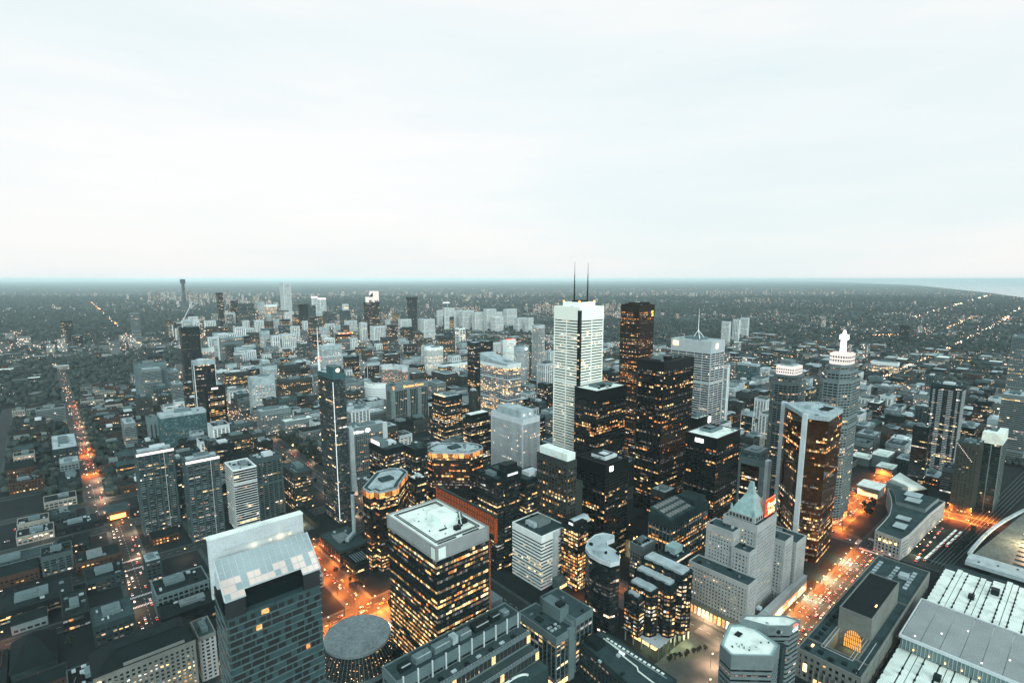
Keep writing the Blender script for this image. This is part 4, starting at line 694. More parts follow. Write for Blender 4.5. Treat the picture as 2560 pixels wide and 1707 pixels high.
# stepped crowned towers
x0, y0, x1, y1, H = geo('tdct'); r = ROOT['tdct']; P = octa(rect(x0, y0, x1, y1)); S2 = STY['stonegrid']
def scale(P, k): x0, y0, x1, y1 = bbox(P); a = (x0 + x1) / 2; b = (y0 + y1) / 2; return [(a + (x - a) * k, b + (y - b) * k) for x, y in P]
shell(r, scale(P, .82), H + 12, S2, H + .3, 51, units=0); shell(r, scale(P, .66), H + 19, S2, H + 12.3, 52, units=0)
cx = (x0 + x1) / 2; cyy = (y0 + y1) / 2
mb = MB(); C = octa(rect(cx - 15, cyy - 13, cx + 15, cyy + 13), .2); mb.prism(C, H + 19.2, H + 34); mb.build('lit_crown', 'glow_crown', r)
mb = MB()
for a, b, e, n, ln in seen_edges(C):
    for row in (23.5, 28.5):
        k = max(2, round(ln / 3))
        for j in range(k):
            p = a + e * ln * (j + .2) / k + n * .06; q = a + e * ln * (j + .8) / k + n * .06; mb.quad((p.x, p.y, H + row), (q.x, q.y, H + row), (q.x, q.y, H + row + 2.4), (p.x, p.y, H + row + 2.4))
mb.build('crown_window', 'window_dark', r, kind='stuff')
mb = MB(); mb.cyl(cx, cyy, H + 34, H + 56, 3.8, 3.4, 12); mb.build('spire', 'glow_white', r)
mb = MB(); mb.cyl(cx, cyy, H + 53, H + 59, 6.0, 5.4, 12); mb.cyl(cx, cyy, H + 59, H + 66, 3.0, .8, 10); mb.build('spire_lantern', 'glow_white', r)
x0, y0, x1, y1, H = geo('baywell'); r = ROOT['baywell']; P = octa(rect(x0, y0, x1, y1)); cx = (x0 + x1) / 2; cyy = (y0 + y1) / 2
shell(r, scale(P, .85), H + 11, S2, H + .3, 53, units=0)
part(r, 'lit_crown', 'glow_crown', (cx - 17, cyy - 14, H + 11.1, cx + 15, cyy + 14, H + 25)); mb = MB()
for k in range(8):
    for row in (14, 18.5):
        mb.quad((cx - 16 + k * 3.8, cyy - 14.06, H + row), (cx - 14 + k * 3.8, cyy - 14.06, H + row), (cx - 14 + k * 3.8, cyy - 14.06, H + row + 2.2), (cx - 16 + k * 3.8, cyy - 14.06, H + row + 2.2)); mb.quad((cx - 17.06, cyy + 13 - k * 3.4, H + row), (cx - 17.06, cyy + 11.2 - k * 3.4, H + row), (cx - 17.06, cyy + 11.2 - k * 3.4, H + row + 2.2), (cx - 17.06, cyy + 13 - k * 3.4, H + row + 2.2))
mb.build('crown_window', 'window_dark', r, kind='stuff')
part(r, 'crown_roof', 'roof_pale', (cx - 13, cyy - 10, H + 25, cx + 11, cyy + 10, H + 27)); part(r, 'crown_top', 'grey_stone', (cx - 8, cyy - 4, H + 27, cx + 12, cyy + 12, H + 33))
# white-crowned condo
x0, y0, x1, y1, H = geo('aura'); r = ROOT['aura']
mb = MB(); xm = x0 + (x1 - x0) * .42; zt = H + 56
arc = [(xm + (x1 - xm) * t, y0 + 3 + 7 * math.sin(math.pi * t)) for t in (0, .25, .5, .75, 1)]
mb.prism(arc + [(x1, y1 - 20), (xm, y1 - 20)], H - 4, zt); mb.build('lit_crown', 'glow_crown', r)
mb = MB(); mb.prism([(x0, y0 + 4), (xm - .5, y0 + 2), (xm - .5, y1 - 24), (x0, y1 - 20)], H - 4, H + 28); mb.build('lit_crown', 'glow_crown', r)
mb = MB(); mb.tri((x0, y0 + 5, H + 28.2), (xm - .6, y0 + 3, H + 50), (xm - .6, y1 - 24, H + 30)); mb.tri((x0, y0 + 5, H + 28.2), (xm - .6, y0 + 3, H + 28.2), (xm - .6, y0 + 3, H + 50)); mb.build('crown_opening', 'black_metal', r)
mb = MB(); rr = random.Random(6)
for k in range(9):
    xx = x0 + (x1 - x0) * k / 9; mb.box(xx + .4, y0 - .6, H - 4, xx + 4.2, y0 + 1.6 if k < 4 else y0 + 2.4, H + rr.uniform(0, 17), bottom=True)
mb.build('crown_fin', 'dark_panel', r, kind='stuff')
# tower with lantern, red-lit drum, disc top
x0, y0, x1, y1, H = geo('tw6'); part(ROOT['tw6'], 'lantern', 'concrete_pale', (x0 + 12, y0 + 6, H, x1 - 8, y1 - 6, H + 34)); part(ROOT['tw6'], 'lantern_light', 'lit_yellow', (x0 + 12.5, y0 + 5.7, H + 12, x1 - 8.5, y0 + 5.95, H + 16), (x0 + 12.5, y0 + 5.7, H + 22, x1 - 8.5, y0 + 5.95, H + 27))
x0, y0, x1, y1, H = geo('cylb')
for k in range(7): part(ROOT['cylb'], 'roof_beacon', 'glow_red' if k % 2 else 'glow_orange', (x0 + 4 + k * (x1 - x0 - 10) / 6, y0 + 8, H + .5, x0 + 8 + k * (x1 - x0 - 10) / 6, y0 + 11, H + 5))
x0, y0, x1, y1, H = geo('st2'); mb = MB(); mb.cyl((x0 + x1) / 2, (y0 + y1) / 2, H + .5, H + 28, 6, 6, 10); mb.build('roof_stalk', 'concrete', ROOT['st2']); mb = MB(); mb.cyl((x0 + x1) / 2, (y0 + y1) / 2, H + 28, H + 33, 22, 22, 16); mb.build('roof_disc', 'glow_soft', ROOT['st2'])
x0, y0, x1, y1, H = geo('tw1'); part(ROOT['tw1'], 'roof_cap', 'black_metal', (x0 - 2, y0 - 2, H - 26, x1 + 2, y1 + 2, H + 2.5))
x0, y0, x1, y1, H = geo('tw7'); part(ROOT['tw7'], 'flared_top', 'dark_panel', (x0 - 5, y0 - 4, H - 14, x1 + 5, y1 + 4, H + 2.5))
for key in ('tw2', 'tw3'): x0, y0, x1, y1, H = geo(key); part(ROOT[key], 'lit_top', 'glow_pink', (x0 - .8, y0 - .8, H - 6, x1 + .8, y1 + .8, H + 2))
x0, y0, x1, y1, H = geo('wtower')
for k in range(5): part(ROOT['wtower'], 'beacon', 'glow_red', (x0 + 3 + k * 8, y0 + 1, H + 1, x0 + 5.5 + k * 8, y0 + 3, H + 4))
x0, y0, x1, y1, H = geo('glassd'); part(ROOT['glassd'], 'roof_lamp', 'glow_white', ((x0 + x1) / 2 - 4, y0 - 1, H - 10, (x0 + x1) / 2 + 4, y0 - .2, H - 4))
x0, y0, x1, y1, H = geo('farslim'); part(ROOT['farslim'], 'flared_top', 'dark_panel', (x0 - 10, y0 - 8, H - 55, x1 + 10, y1 + 8, H + 3))
# dark hotel tower with corner light line
x0, y0, x1, y1, H = geo('shangri'); r = ROOT['shangri']; mb = MB()
for k in range(70): mb.box(x0 - .95, y0 - .95, 6 + k * 2.8, x0 - .25, y0 - .25, 8.2 + k * 2.8)
mb.build('corner_light_line', 'glow_soft', r, kind='stuff')
part(r, 'roof_house', 'teal_panel', (x0 + 2, y0 + 5, H + .1, x1 - 2, y0 + 26, H + 11)); mb = MB(); mb.cyl(x0 + 9, y0 + 4.7, 0, .3, 2.6, 2.6, 16)
o = mb.build('round_sign', 'glow_yellow', r); o.location = (x0 + 9 - r.location.x, y0 + 4.6 - r.location.y, H + 6); o.data.transform(Matrix.Translation((-(x0 + 9) + r.location.x, -(y0 + 4.7) + r.location.y, 0))); o.rotation_euler = (R(90), 0, 0)
mb = MB(); mb.cyl(x0 + 1, y1 - 4, H, H + 18, 1.9, 1.3, 8); mb.cyl(x0 + 1, y1 - 4, H + 18, H + 62, 1.2, .3, 8); mb.build('mast', 'white_paint', r); part(r, 'mast_beacon', 'glow_red', (x0 - .6, y1 - 5.6, H + 18, x0 + 2.6, y1 - 2.4, H + 19.5))
# hotel name signs
x0, y0, x1, y1, H = geo('hilton'); r = ROOT['hilton']
lettering(r, 'name_sign', 'Hilton', 6.5, (x0 + 13, y0 - 1.0, H - 8.5), 0, 'glow_white'); mb = MB(); mb.cyl(0, 0, 0, .4, 4.2, 4.2, 20); o = mb.build('emblem', 'glow_white', r); o.data.transform(Matrix.Translation(Vector(r.location))); o.location = (x0 + 28 - r.location.x, y0 - .9 - r.location.y, H - 6); o.rotation_euler = (R(90), 0, 0); o.scale = (1, .75, 1); lettering(r, 'emblem_letter', 'H', 4.5, (x0 + 28, y0 - 1.5, H - 7.6), 0, 'window_dark')
part(r, 'end_wall', 'concrete_pale', (x0 - 1.2, y0 - 1.2, 0, x0 + 5, y0 + 3, H + 1.3), (x1 - 7, y0 - 1.2, 0, x1 + 1.2, y0 + 3, H + 1.3)); part(r, 'curved_foot', 'concrete_pale', (x0 - 1.3, y0 - 3, 0, x0 + 4.9, y0 - 1.3, 34), (x0 - 1.3, y0 - 6, 0, x0 + 4.8, y0 - 3.1, 14))
x0, y0, x1, y1, H = geo('sher'); r = ROOT['sher']
lettering(r, 'name_sign', 'Sheraton Centre', 7.2, (x0 + 53, y0 - 1.1, H - 7), 0, 'glow_sign'); lettering(r, 'name_sign', 'S', 9, (x0 + 5, y0 - 1.1, H - 8), 0, 'glow_sign')
for q in (0, 36, 63): part(r, 'blank_shaft', 'grey_stone', (x0 + q - (.8 if q == 0 else 0), y0 - 1.3, 0, x0 + q + 8.5, y0 + 2, H - 9))
# black bay tower sign, unfinished tower crane
x0, y0, x1, y1, H = geo('blacklit'); part(ROOT['blacklit'], 'sign', 'glow_pink', (x0 + 12, y0 - .9, H - 8, x0 + 25, y0 - .6, H - 4)); part(ROOT['blacklit'], 'corner_shaft', 'black_metal', (x0 - .9, y0 - .9, 0, x0 + 5, y1, H + .9), (x1 - 3, y0 - .9, 0, x1 + .9, y0 + 8, H + .9))
x0, y0, x1, y1, H = geo('constr'); t = thing('tower_crane', 'pale tower crane leaning over the dark unfinished tower', 'crane', (x0 + 6, y0 + 8, H + .2))
mb = MB(); mb.cyl(x0 + 6, y0 + 8, H + .2, H + 16, 1.4, 1.4, 6); mb.build('crane_mast', 'concrete_pale', t); mb = MB(); mb.bar((x0 + 6, y0 + 8, H + 16), (x0 + 36, y0 - 12, H + 82), 2.2); mb.bar((x0 + 6, y0 + 8, H + 16), (x0 - 8, y0 + 17, H + 14), 2.4); mb.build('crane_jib', 'concrete_pale', t)
# condo pair: white lit roof strips and corner lines
for key in ('condo1', 'condo2'):
    x0, y0, x1, y1, H = geo(key); r = ROOT[key]
    part(r, 'lit_roof_strip', 'glow_pink', (x0 - .3, y0 - .9, H - 2.4, x1 + .3, y0 - .5, H + .8)); part(r, 'roof_frame', 'roof_pale', (x0 + 2, y0 + 8, H, x1 - 2, y0 + 16, H + 3)); part(r, 'corner_line', 'concrete_pale', (x0 + (x1 - x0) * .72, y0 - .9, 0, x0 + (x1 - x0) * .72 + .5, y0 - .4, H - 3))
    mb = MB(); rr = random.Random(77)
    for k in range(34):
        for q in range(5):
            if rr.random() < .55: xx = x0 + 1.5 + q * (x1 - x0) / 5; mb.box(xx, y0 - 1.7, 4 + k * 3.0, xx + 4.2, y0 - .5, 4.9 + k * 3.0, bottom=True)
    mb.build('balcony', 'grey_stone', r, kind='stuff')
x0, y0, x1, y1, H = geo('condor'); r = ROOT['condor']; mb = MB(); mb2 = MB()
for a, b, e, n, ln in seen_edges(rect(x0, y0, x1, y1)):
    cols = [.12, .3, .38, .62, .7, .9]
    for k in range(50):
        for q in cols:
            c = a + e * ln * q; d = e * 1.5; p = [c - d, c + d, c + d + n * 1.5, c - d + n * 1.5]; mb.prism([(t.x, t.y) for t in p][::-1] if False else [(p[3].x, p[3].y), (p[2].x, p[2].y), (p[1].x, p[1].y), (p[0].x, p[0].y)], 3 + k * 3.0, 4.0 + k * 3.0, bottom=True)
mb.build('balcony', 'steel_pale', r, kind='stuff')
x0, y0, x1, y1, H = geo('wedge'); part(ROOT['wedge'], 'notched_crown', 'roof_white', (x0, y0, H + .05, x0 + 16, y1, H + 7), (x0 + 16, y0, H + .05, x1, y0 + 9, H + 7)); x0, y0, x1, y1, H = geo('wedge2'); mb = MB()
for k in range(12): mb.box(x0 - .95, y1 - 1 - k * 1.6, H - 2 - k * 2.1, x0 - .5, y1 - .2 - k * 1.6, H - 1.2 - k * 2.1)
mb.build('shoulder_light', 'glow_pink', ROOT['wedge2'], kind='stuff')
# yellow-lit tower: swooping roof lip
x0, y0, x1, y1, H = geo('litbig'); mb = MB(); n = 8
for k in range(n):
    t0 = k / n; t1 = (k + 1) / n; z = lambda t: H + 2 + 16 * t ** 2.2
    mb.quad((x0 - 1, y0 + (y1 - y0) * t0, z(t0)), (x1, y0 + (y1 - y0) * t0, z(t0) - 1), (x1, y0 + (y1 - y0) * t1, z(t1) - 1), (x0 - 1, y0 + (y1 - y0) * t1, z(t1)))
    mb.quad((x0 - 1, y0 + (y1 - y0) * t1, H - 2), (x0 - 1, y0 + (y1 - y0) * t0, H - 2), (x0 - 1, y0 + (y1 - y0) * t0, z(t0)), (x0 - 1, y0 + (y1 - y0) * t1, z(t1)))
mb.build('swoop_roof', 'roof_pale', ROOT['litbig'])
x0, y0, x1, y1, H = geo('lit3'); mb = MB()
for k in range(9): mb.box(x0 + 2, y0 + 3 + k * 4.6, H + .5, x0 + 3.5, y0 + 5 + k * 4.6, H + 2)
mb.build('roof_lamp', 'glow_yellow', ROOT['lit3'], kind='stuff')

# ================================================================== near landmarks built by hand
def win_rows(root, face, rects, mats, wname='window', single=True):
    """windows on one wall. face: ('S', y) or ('W', x); rects: (u0, z0, u1, z1, material index)"""
    J = {}
    for (u0, z0, u1, z1, mi) in rects:
        mb = MB() if single else J.setdefault(mi, MB())
        if face[0] == 'S': y = face[1]; mb.box(u0, y - .16, z0, u1, y + .1, z1, bottom=True)
        else: x = face[1]; mb.box(x - .16, u0, z0, x + .1, u1, z1, bottom=True)
        if single: mb.build(wname, mats[mi], root)
    for mi, mb in J.items(): mb.build(wname, mats[mi], root, kind='stuff')
# ---- glass-roofed hotel tower (left foreground)
surf('dark_teal_panel', (.11, .15, .155), .35, .3, .3, spec=.6)
surf('dark_teal_panel_b', (.18, .23, .235), .4, .3, .3, spec=.6)
r = thing('hotel_tower', 'dark panelled hotel tower with a sloping glass roof and white fin wall', 'hotel tower', (72, 271, 0)); remember('hotel tower with a sloping glass roof', rect(50, 257, 95, 285), 190); occupy(rect(48, 255, 97, 288), 200)
part(r, 'wall', 'dark_teal_panel', (50.5, 257.5, 0, 94.5, 281, 181)); part(r, 'floor_slab_top', 'dark_panel', (50.4, 262, 181, 94.4, 280.5, 188))
mb = MB(); rr = random.Random(9); rc = []
for k in range(50):
    z = 3 + k * 3.55; u = 51.2
    part(r, 'string_course', 'dark_teal_panel_b', (50.2, 257.3, z - .9, 94.8, 280, z - .45 + .0))
    while u < 92:
        wv = rr.choice((1.8, 2.6, 3.4, 5.2)); gap = rr.choice((.6, .9, 1.8, 3.0))
        if u + wv > 94: break
        if rr.random() < .78 and k > 6 or k % 2: rc.append((u, z, u + wv, z + 2.45, 1 if rr.random() < .010 else (2 if rr.random() < .010 else 0)))
        u += wv + gap
rc.sort(key=lambda q: -q[1]); win_rows(r, ('S', 257.5), rc[:300], ('window_dark', 'lit_warm', 'lit_orange')); win_rows(r, ('S', 257.5), rc[300:], ('window_dark', 'lit_warm', 'lit_orange'), single=False)
rc = [(258.5 + q * 3.6, 3 + k * 3.55, 261.6 + q * 3.6, 5.6 + k * 3.55, 0) for k in range(50) for q in range(6)]; win_rows(r, ('W', 50.5), rc, ('glass_dark',))
mb = MB()
for k in range(26): mb.bar((50.2, 258, 6 + k * 6.8), (50.2, 280, 14 + k * 6.8), .35)
mb.build('west_brace', 'dark_teal_panel_b', r, kind='stuff')
zf = lambda y: 190 + (y - 257) * 13.5 / 17
def roofpane(xa, xb, ya, yb, mat): 
    mb = MB(); a, b = zf(ya), zf(yb); mb.quad((xa, ya, a), (xb, ya, a), (xb, yb, b), (xa, yb, b)); mb.quad((xa, ya, a - .25), (xa, yb, b - .25), (xb, yb, b - .25), (xb, ya, a - .25)); return mb.build('roof_pane', mat, r)
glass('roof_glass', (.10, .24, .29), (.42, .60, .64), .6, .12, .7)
glass('roof_glass_painted_glow', (.62, .62, .60), (.92, .88, .82), .6, .2, .5)  # paler copy of the roof glass: light from below put into its colour
for a in range(15):
    for b in range(6):
        xa = 50.3 + a * 2.98; ya = 257 + b * 2.83
        if b < 1 and 3 <= a <= 11: continue
        roofpane(xa + .08, xa + 2.9, ya + .08, ya + 2.75, 'roof_glass_painted_glow' if (b < 3 and rr.random() < .75) else 'roof_glass')
mb = MB()
for a in range(16): xa = 50.3 + a * 2.98; mb.bar((xa, 257 if not 3 < a < 12 else 259.8, zf(257 if not 3 < a < 12 else 259.8) + .06), (xa, 274, zf(274) + .06), .22)
for b in range(7): ya = 257 + b * 2.83; mb.bar((50.3, ya, zf(ya) + .08), (95, ya, zf(ya) + .08), .22) if b else (mb.bar((50.3, ya, zf(ya) + .08), (59.2, ya, zf(ya) + .08), .6), mb.bar((86.1, ya, zf(ya) + .08), (95, ya, zf(ya) + .08), .6), mb.bar((59.2, 259.8, zf(259.8) + .1), (86.1, 259.8, zf(259.8) + .1), .6))
mb.bar((50.3, 257, zf(257) + .1), (50.3, 274, zf(274) + .1), .6); mb.bar((95, 257, zf(257) + .1), (95, 274, zf(274) + .1), .6); mb.build('roof_grid', 'steel_pale', r)
mb = MB(); part(r, 'roof_corner', 'glass_dark', (50.4, 257.2, 181, 59, 259.5, 189.6)); part(r, 'roof_corner', 'glass_dark', (86.2, 257.2, 181, 94.6, 259.5, 189.6))
part(r, 'fin_wall', 'concrete_pale', (49.4, 279.4, 181, 95.4, 281.2, 212)); part(r, 'fin_coping', 'roof_white', (49.2, 279.2, 212, 95.6, 283.6, 212.6)); part(r, 'fin_rail', 'steel_pale', (56, 278.6, 205, 88, 279, 205.6)); part(r, 'roof_deck', 'concrete_pale', (51, 274.6, 188, 94.2, 279.3, 196))
for q in ((78, 278.9), (88, 278.9)): part(r, 'wall_lamp', 'glow_yellow', (q[0] - .3, q[1] - .1, 203, q[0] + .3, q[1] + .3, 203.5))
def lamp_light(parent, pos, power, col=(1, .5, .2), rad=.6):
    d = bpy.data.lights.new('lamp_light', 'POINT'); d.energy = power; d.color = col; d.shadow_soft_size = rad
    o = link('lamp_light', d, parent); p = parent.location if parent.parent is None else parent.parent.location
    o.location = (pos[0] - p.x, pos[1] - p.y, pos[2] - p.z); return o
lamp_light(r, (83, 277.5, 203.5), 260, (1, .62, .3)); lamp_light(r, (70, 277.5, 203), 160, (1, .7, .45))
surf('skirt_glass', (.075, .06, .055), .55, .35, .5)
# ---- round concert hall
r = thing('concert_hall', 'round concert hall with a grey dished disc roof and glass skirt', 'concert hall', (184.5, 418, 0)); remember('round concert hall', rect(144, 373, 216, 445), 30); occupy(rect(140, 368, 216, 447), 30)
mb = MB(); n = 48; c = (184.5, 418)
prof = [(0, 20.2), (5, 20.1), (8, 19.6), (16, 20.6), (24, 21.4), (27.5, 22.2), (28.9, 22.1), (29.2, 20.0), (27.6, 18.6)]
for i in range(1, len(prof)):
    for k in range(n):
        a0 = 2 * math.pi * k / n; a1 = 2 * math.pi * (k + 1) / n; (r0, z0), (r1, z1) = prof[i - 1], prof[i]
        P4 = [(c[0] + q[0] * math.cos(q[1]), c[1] + q[0] * math.sin(q[1]), q[2]) for q in ((r0, a0, z0), (r1, a0, z1), (r1, a1, z1), (r0, a1, z0))]
        mb.quad(*P4) if i > 1 else mb.tri(P4[0], P4[1], P4[2])
surf('hall_roof', (.26, .285, .29), .85, .35, .09, .5); o = mb.build('disc_roof', 'hall_roof', r)
for p in o.data.polygons: p.use_smooth = True
rr = random.Random(3); rest = MB()
for ring in range(4):
    ra, rb = 27.4 + ring * 2.5, 27.4 + (ring + 1) * 2.5; za, zb = 18.4 - ring * 3.6, 18.4 - (ring + 1) * 3.6
    for k in range(60):
        a0 = 2 * math.pi * (k + .04) / 60; a1 = 2 * math.pi * (k + .96) / 60
        mb = MB(); mb.quad(*[(c[0] + q[0] * math.cos(q[1]), c[1] + q[0] * math.sin(q[1]), q[2]) for q in ((rb - .1, a0, zb + .15), (rb - .1, a1, zb + .15), (ra + .1, a1, za - .15), (ra + .1, a0, za - .15))])
        mb.build('skirt_pane', 'lit_dim' if rr.random() < .06 else 'skirt_glass', r)
mb = MB()
for k in range(60):
    a = 2 * math.pi * k / 60; mb.bar((c[0] + 27.4 * math.cos(a), c[1] + 27.4 * math.sin(a), 18.5), (c[0] + 37.4 * math.cos(a), c[1] + 37.4 * math.sin(a), 4.1), .25)
mb.build('skirt_mullion', 'unit_metal', r, kind='stuff')
mb = MB()
for k in range(150):
    a = rr.uniform(0, 6.283); t = rr.random(); rd = 27.8 + t * 9.8; z = 18.2 - t * 14; mb.box(c[0] + rd * math.cos(a) - .22, c[1] + rd * math.sin(a) - .22, z, c[0] + rd * math.cos(a) + .22, c[1] + rd * math.sin(a) + .22, z + .4)
mb.build('skirt_light', 'lit_shop', r, kind='stuff')
mb = MB(); mb.cyl(184.5, 418, 0, 4, 38.2, 37.9, 48); mb.build('base_wall', 'concrete', r)
mb = MB(); mb.cyl(184.5, 418, 4, 18, 26.5, 26.3, 32); mb.build('drum', 'dark_panel', r)
part(r, 'entrance_roof', 'roof_white', (150, 446, 6.5, 158, 455, 7.2), (200, 376, 3, 203, 382, 4)); part(r, 'side_ramp', 'concrete_pale', (224, 398, 0, 226.5, 440, 3.5))
# ---- white-roofed office block with glowing glass veil
r = thing('office_tower', 'glass office tower with bright white roof and a glowing orange glass veil', 'office tower', (230, 355, 0)); P = rect(205, 318, 255, 392); remember('office tower with bright white roof', P, 138); occupy(rect(203, 316, 259, 394), 138)
shell(r, P, 138, STY['rbc'], 0, 31, True, 'roof_white', units=0)
mb = MB(); lit_panes(mb, P, 62, dict(STY['rbc'], lit=1.1, row=.2, top=1), 20, 77); mb.build('lit_floor', 'lit_warm', r, kind='stuff')
part(r, 'penthouse', 'roof_white', (228, 346, 138, 245, 366, 143.5)); part(r, 'cooling_unit', 'unit_dark', (232, 330, 138, 237, 334, 141)); part(r, 'cooling_unit', 'unit_dark', (241, 336, 138, 248, 340, 141.2)); part(r, 'cooling_unit', 'unit_metal', (247, 348, 138, 251, 354, 141))
part(r, 'roof_hatch', 'roof_mid', (222, 338, 138, 229, 340, 138.5)); part(r, 'roof_hatch', 'unit_dark', (209, 321, 138, 226, 322.4, 138.5)); part(r, 'roof_hatch', 'unit_dark', (232, 320.5, 138, 248, 321.9, 138.5))
mb = MB(); q = rect(209, 324, 251, 388)
for k in range(4): mb.bar((*q[k], 138.5), (*q[(k + 1) % 4], 138.5), .5); a = offset(q, -1.6); mb.bar((*a[k], 138.5), (*a[(k + 1) % 4], 138.5), .4)
mb.build('cleaning_rail', 'unit_dark', r); mb = MB(); mb.bar((238, 331, 142), (246, 345, 145), .6); mb.bar((241, 336, 141), (241, 336, 145), .5); mb.build('roof_davit', 'roof_white', r)
rq_ = random.Random(14)
for k in range(16): a_ = rq_.uniform(212, 248); b_ = rq_.uniform(327, 384); part(r, 'roof_vent', rq_.choice(('unit_dark', 'unit_metal', 'roof_pale')), (a_, b_, 138.02, a_ + rq_.uniform(.5, 1.6), b_ + rq_.uniform(.5, 1.4), 138 + rq_.uniform(.4, 1.2))) if not (226 < a_ < 247 and 344 < b_ < 368) else None
part(r, 'corner_panel', 'roof_white', (203.9, 318.5, 128, 204.2, 323.5, 137)); part(r, 'corner_panel', 'roof_white', (206.5, 316.9, 128, 213, 317.2, 137))
mb = MB()
for k in range(40): mb.box(203.95, 326 + k * 1.6, 129.5, 204.12, 326.18 + k * 1.6, 138.8); mb.box(216 + k * .95, 316.95, 129.5, 216.18 + k * .95, 317.1, 138.8)
mb.build('screen_mullion', 'steel_pale', r, kind='stuff')
for k in range(36):
    y = 312 + k * 2.34
    for z in range(3): mb = MB(); mb.box(256.6, y + .1, 133 + z * 5.4, 256.9, y + 2.24, 138.2 + z * 5.4, bottom=True); mb.build('veil_panel', 'glow_veil', r)
mb = MB()
for k in range(37): mb.box(256.3, 311.9 + k * 2.34, 132.5, 256.62, 312.1 + k * 2.34, 149.4)
for z in range(4): mb.box(256.3, 311.9, 132.7 + z * 5.4, 256.61, 396.3, 133.0 + z * 5.4, bottom=True)
mb.build('veil_mullion', 'unit_dark', r, kind='stuff')
part(r, 'veil_frame', 'concrete_dark', (256.9, 311.6, 131, 259.2, 396.6, 149.6)); part(r, 'veil_end', 'glow_veil', (256.4, 310.9, 126, 259.4, 311.4, 147)); part(r, 'lit_corner_shaft', 'glow_veil', (255.9, 317.2, 2, 256.9, 317.9, 126))
part(r, 'side_terrace', 'concrete', (260.5, 322, 0, 274, 340, 66), (260.5, 340.2, 0, 280, 352, 58)); part(r, 'side_terrace', 'concrete', (260.5, 352.2, 0, 270, 380, 40))
# ---- long terraced block in the bottom foreground
r = thing('office_building', 'long grey terraced block with a roof of ventilation machines in the foreground', 'office building', (209, 290, 0)); P = rect(154, 291, 266, 310); remember('long grey terraced block', P, 60); occupy(rect(150, 262, 268, 312), 70)
shell(r, P, 70, STY['metro'], 0, 33, True, 'roof_mid', units=0)
rr = random.Random(8)
for k, (xa, wv, d, h, m) in enumerate(((160, 9, 5, 4, 'unit_dark'), (172, 13, 6, 5, 'unit_metal'), (188, 14, 5.5, 5, 'unit_metal'), (203.5, 5, 6, 6, 'roof_pale'), (210, 11, 6, 4.5, 'unit_metal'), (224, 14, 7, 4.8, 'unit_dark'), (241, 9, 5, 5, 'unit_dark'), (253, 6, 6, 3.6, 'unit_metal'))):
    o = part(r, 'ventilation_unit', m, (xa, 299 - d / 2, 70.1, xa + wv, 299 + d / 2, 70 + h)); 
    part(o, 'unit_duct', 'roof_pale', (xa + 1, 299 - d / 2 - .5, 70 + h, xa + wv - 1, 299 - d / 2 + .3, 70.5 + h))
for k in range(10): part(r, 'parapet_post', 'concrete_pale', (158 + k * 11.6, 289.6, 50, 159 + k * 11.6, 290.4, 73))
part(r, 'terrace', 'gravel', (154, 280, 0, 266, 290.4, 60)); part(r, 'terrace_wall', 'concrete', (153.6, 279, 0, 266.4, 279.9, 61)); part(r, 'terrace', 'gravel', (154, 270, 0, 266, 278.9, 50)); part(r, 'terrace_wall', 'concrete', (153.6, 269, 0, 266.4, 269.9, 51)); part(r, 'lower_roof', 'roof_mid', (168, 258, 0, 266, 268.9, 42))
mb = MB()
for k in range(11):
    a0 = math.pi * k / 20; a1 = math.pi * (k + 1) / 20
    mb.bar((236 + 12 * math.cos(a0), 262 + 5 * math.sin(a0), 42.5), (236 + 12 * math.cos(a1), 262 + 5 * math.sin(a1), 42.5), 1.2)
mb.bar((190, 267, 42.5), (236, 267, 42.5), 1.2); mb.build('roof_curb', 'roof_white', r)
for zz, yy in ((52, 279), (43, 269)):
    for k in range(28): part(r, 'terrace_window', 'window_dark' if k % 9 else 'lit_yellow', (154.6 + k * 4, yy - .3, zz, 158.1 + k * 4, yy - .02, zz + 6.2))
mb = MB()
for yy, zz in ((279.4, 61), (269.4, 51)):
    for k in range(38): mb.box(154 + k * 3, yy - .08, zz, 154.12 + k * 3, yy + .08, zz + 1.3)
    mb.bar((153.8, yy, zz + 1.3), (266.2, yy, zz + 1.3), .12)
mb.build('terrace_railing', 'steel_pale', r, kind='stuff')
for k in range(9): part(r, 'terrace_planter', 'roof_pale' if k % 2 else 'unit_dark', (160 + k * 11.3, 283, 60.05, 164 + k * 11.3, 285.5, 61))
mb = MB(); lit_panes(mb, rect(154, 279, 266, 290), 60, dict(STY['metro'], lit=.1, lobby=False), 50, 5); mb.build('lit_window', 'lit_yellow', r, kind='stuff') if mb.f else None
# ---- grey L-shaped block
r = thing('office_building', 'grey concrete L-shaped office block with lit bays and a blank corner shaft', 'office building', (312, 295, 0)); remember('grey concrete L-shaped office block', rect(289, 273, 340, 320), 50); occupy(rect(289, 272, 340, 320), 55)
shell(r, rect(290, 273, 311, 319), 46, STY['lgrey'], 0, 41, True, units=5, big=False); shell(r, rect(316, 275, 338, 318), 50, STY['lgrey'], 0, 42, True, units=3, big=False)
part(r, 'blank_shaft', 'concrete', (304.5, 271.6, 0, 311.6, 275, 47.5), (311.4, 276, 0, 315.9, 300, 49)); part(r, 'penthouse', 'concrete', (307.3, 285, 46.2, 318, 307, 58)); part(r, 'penthouse_plant', 'unit_dark', (309, 287, 58, 316, 293, 60.5)); part(r, 'roof_pad', 'roof_dark', (294, 296, 46.1, 299, 303, 47.5))
for k in range(6): part(r, 'roof_vent', 'roof_pale', (293 + (k % 3) * 4, 281 + (k // 3) * 4, 46.1, 295.5 + (k % 3) * 4, 283 + (k // 3) * 4, 47.2))
part(r, 'street_light_wall', 'lit_shop', (290.2, 272.3, 1, 304, 272.6, 5)); part(r, 'street_light_wall', 'lit_shop', (289.3, 276, 1, 289.6, 312, 4.5))
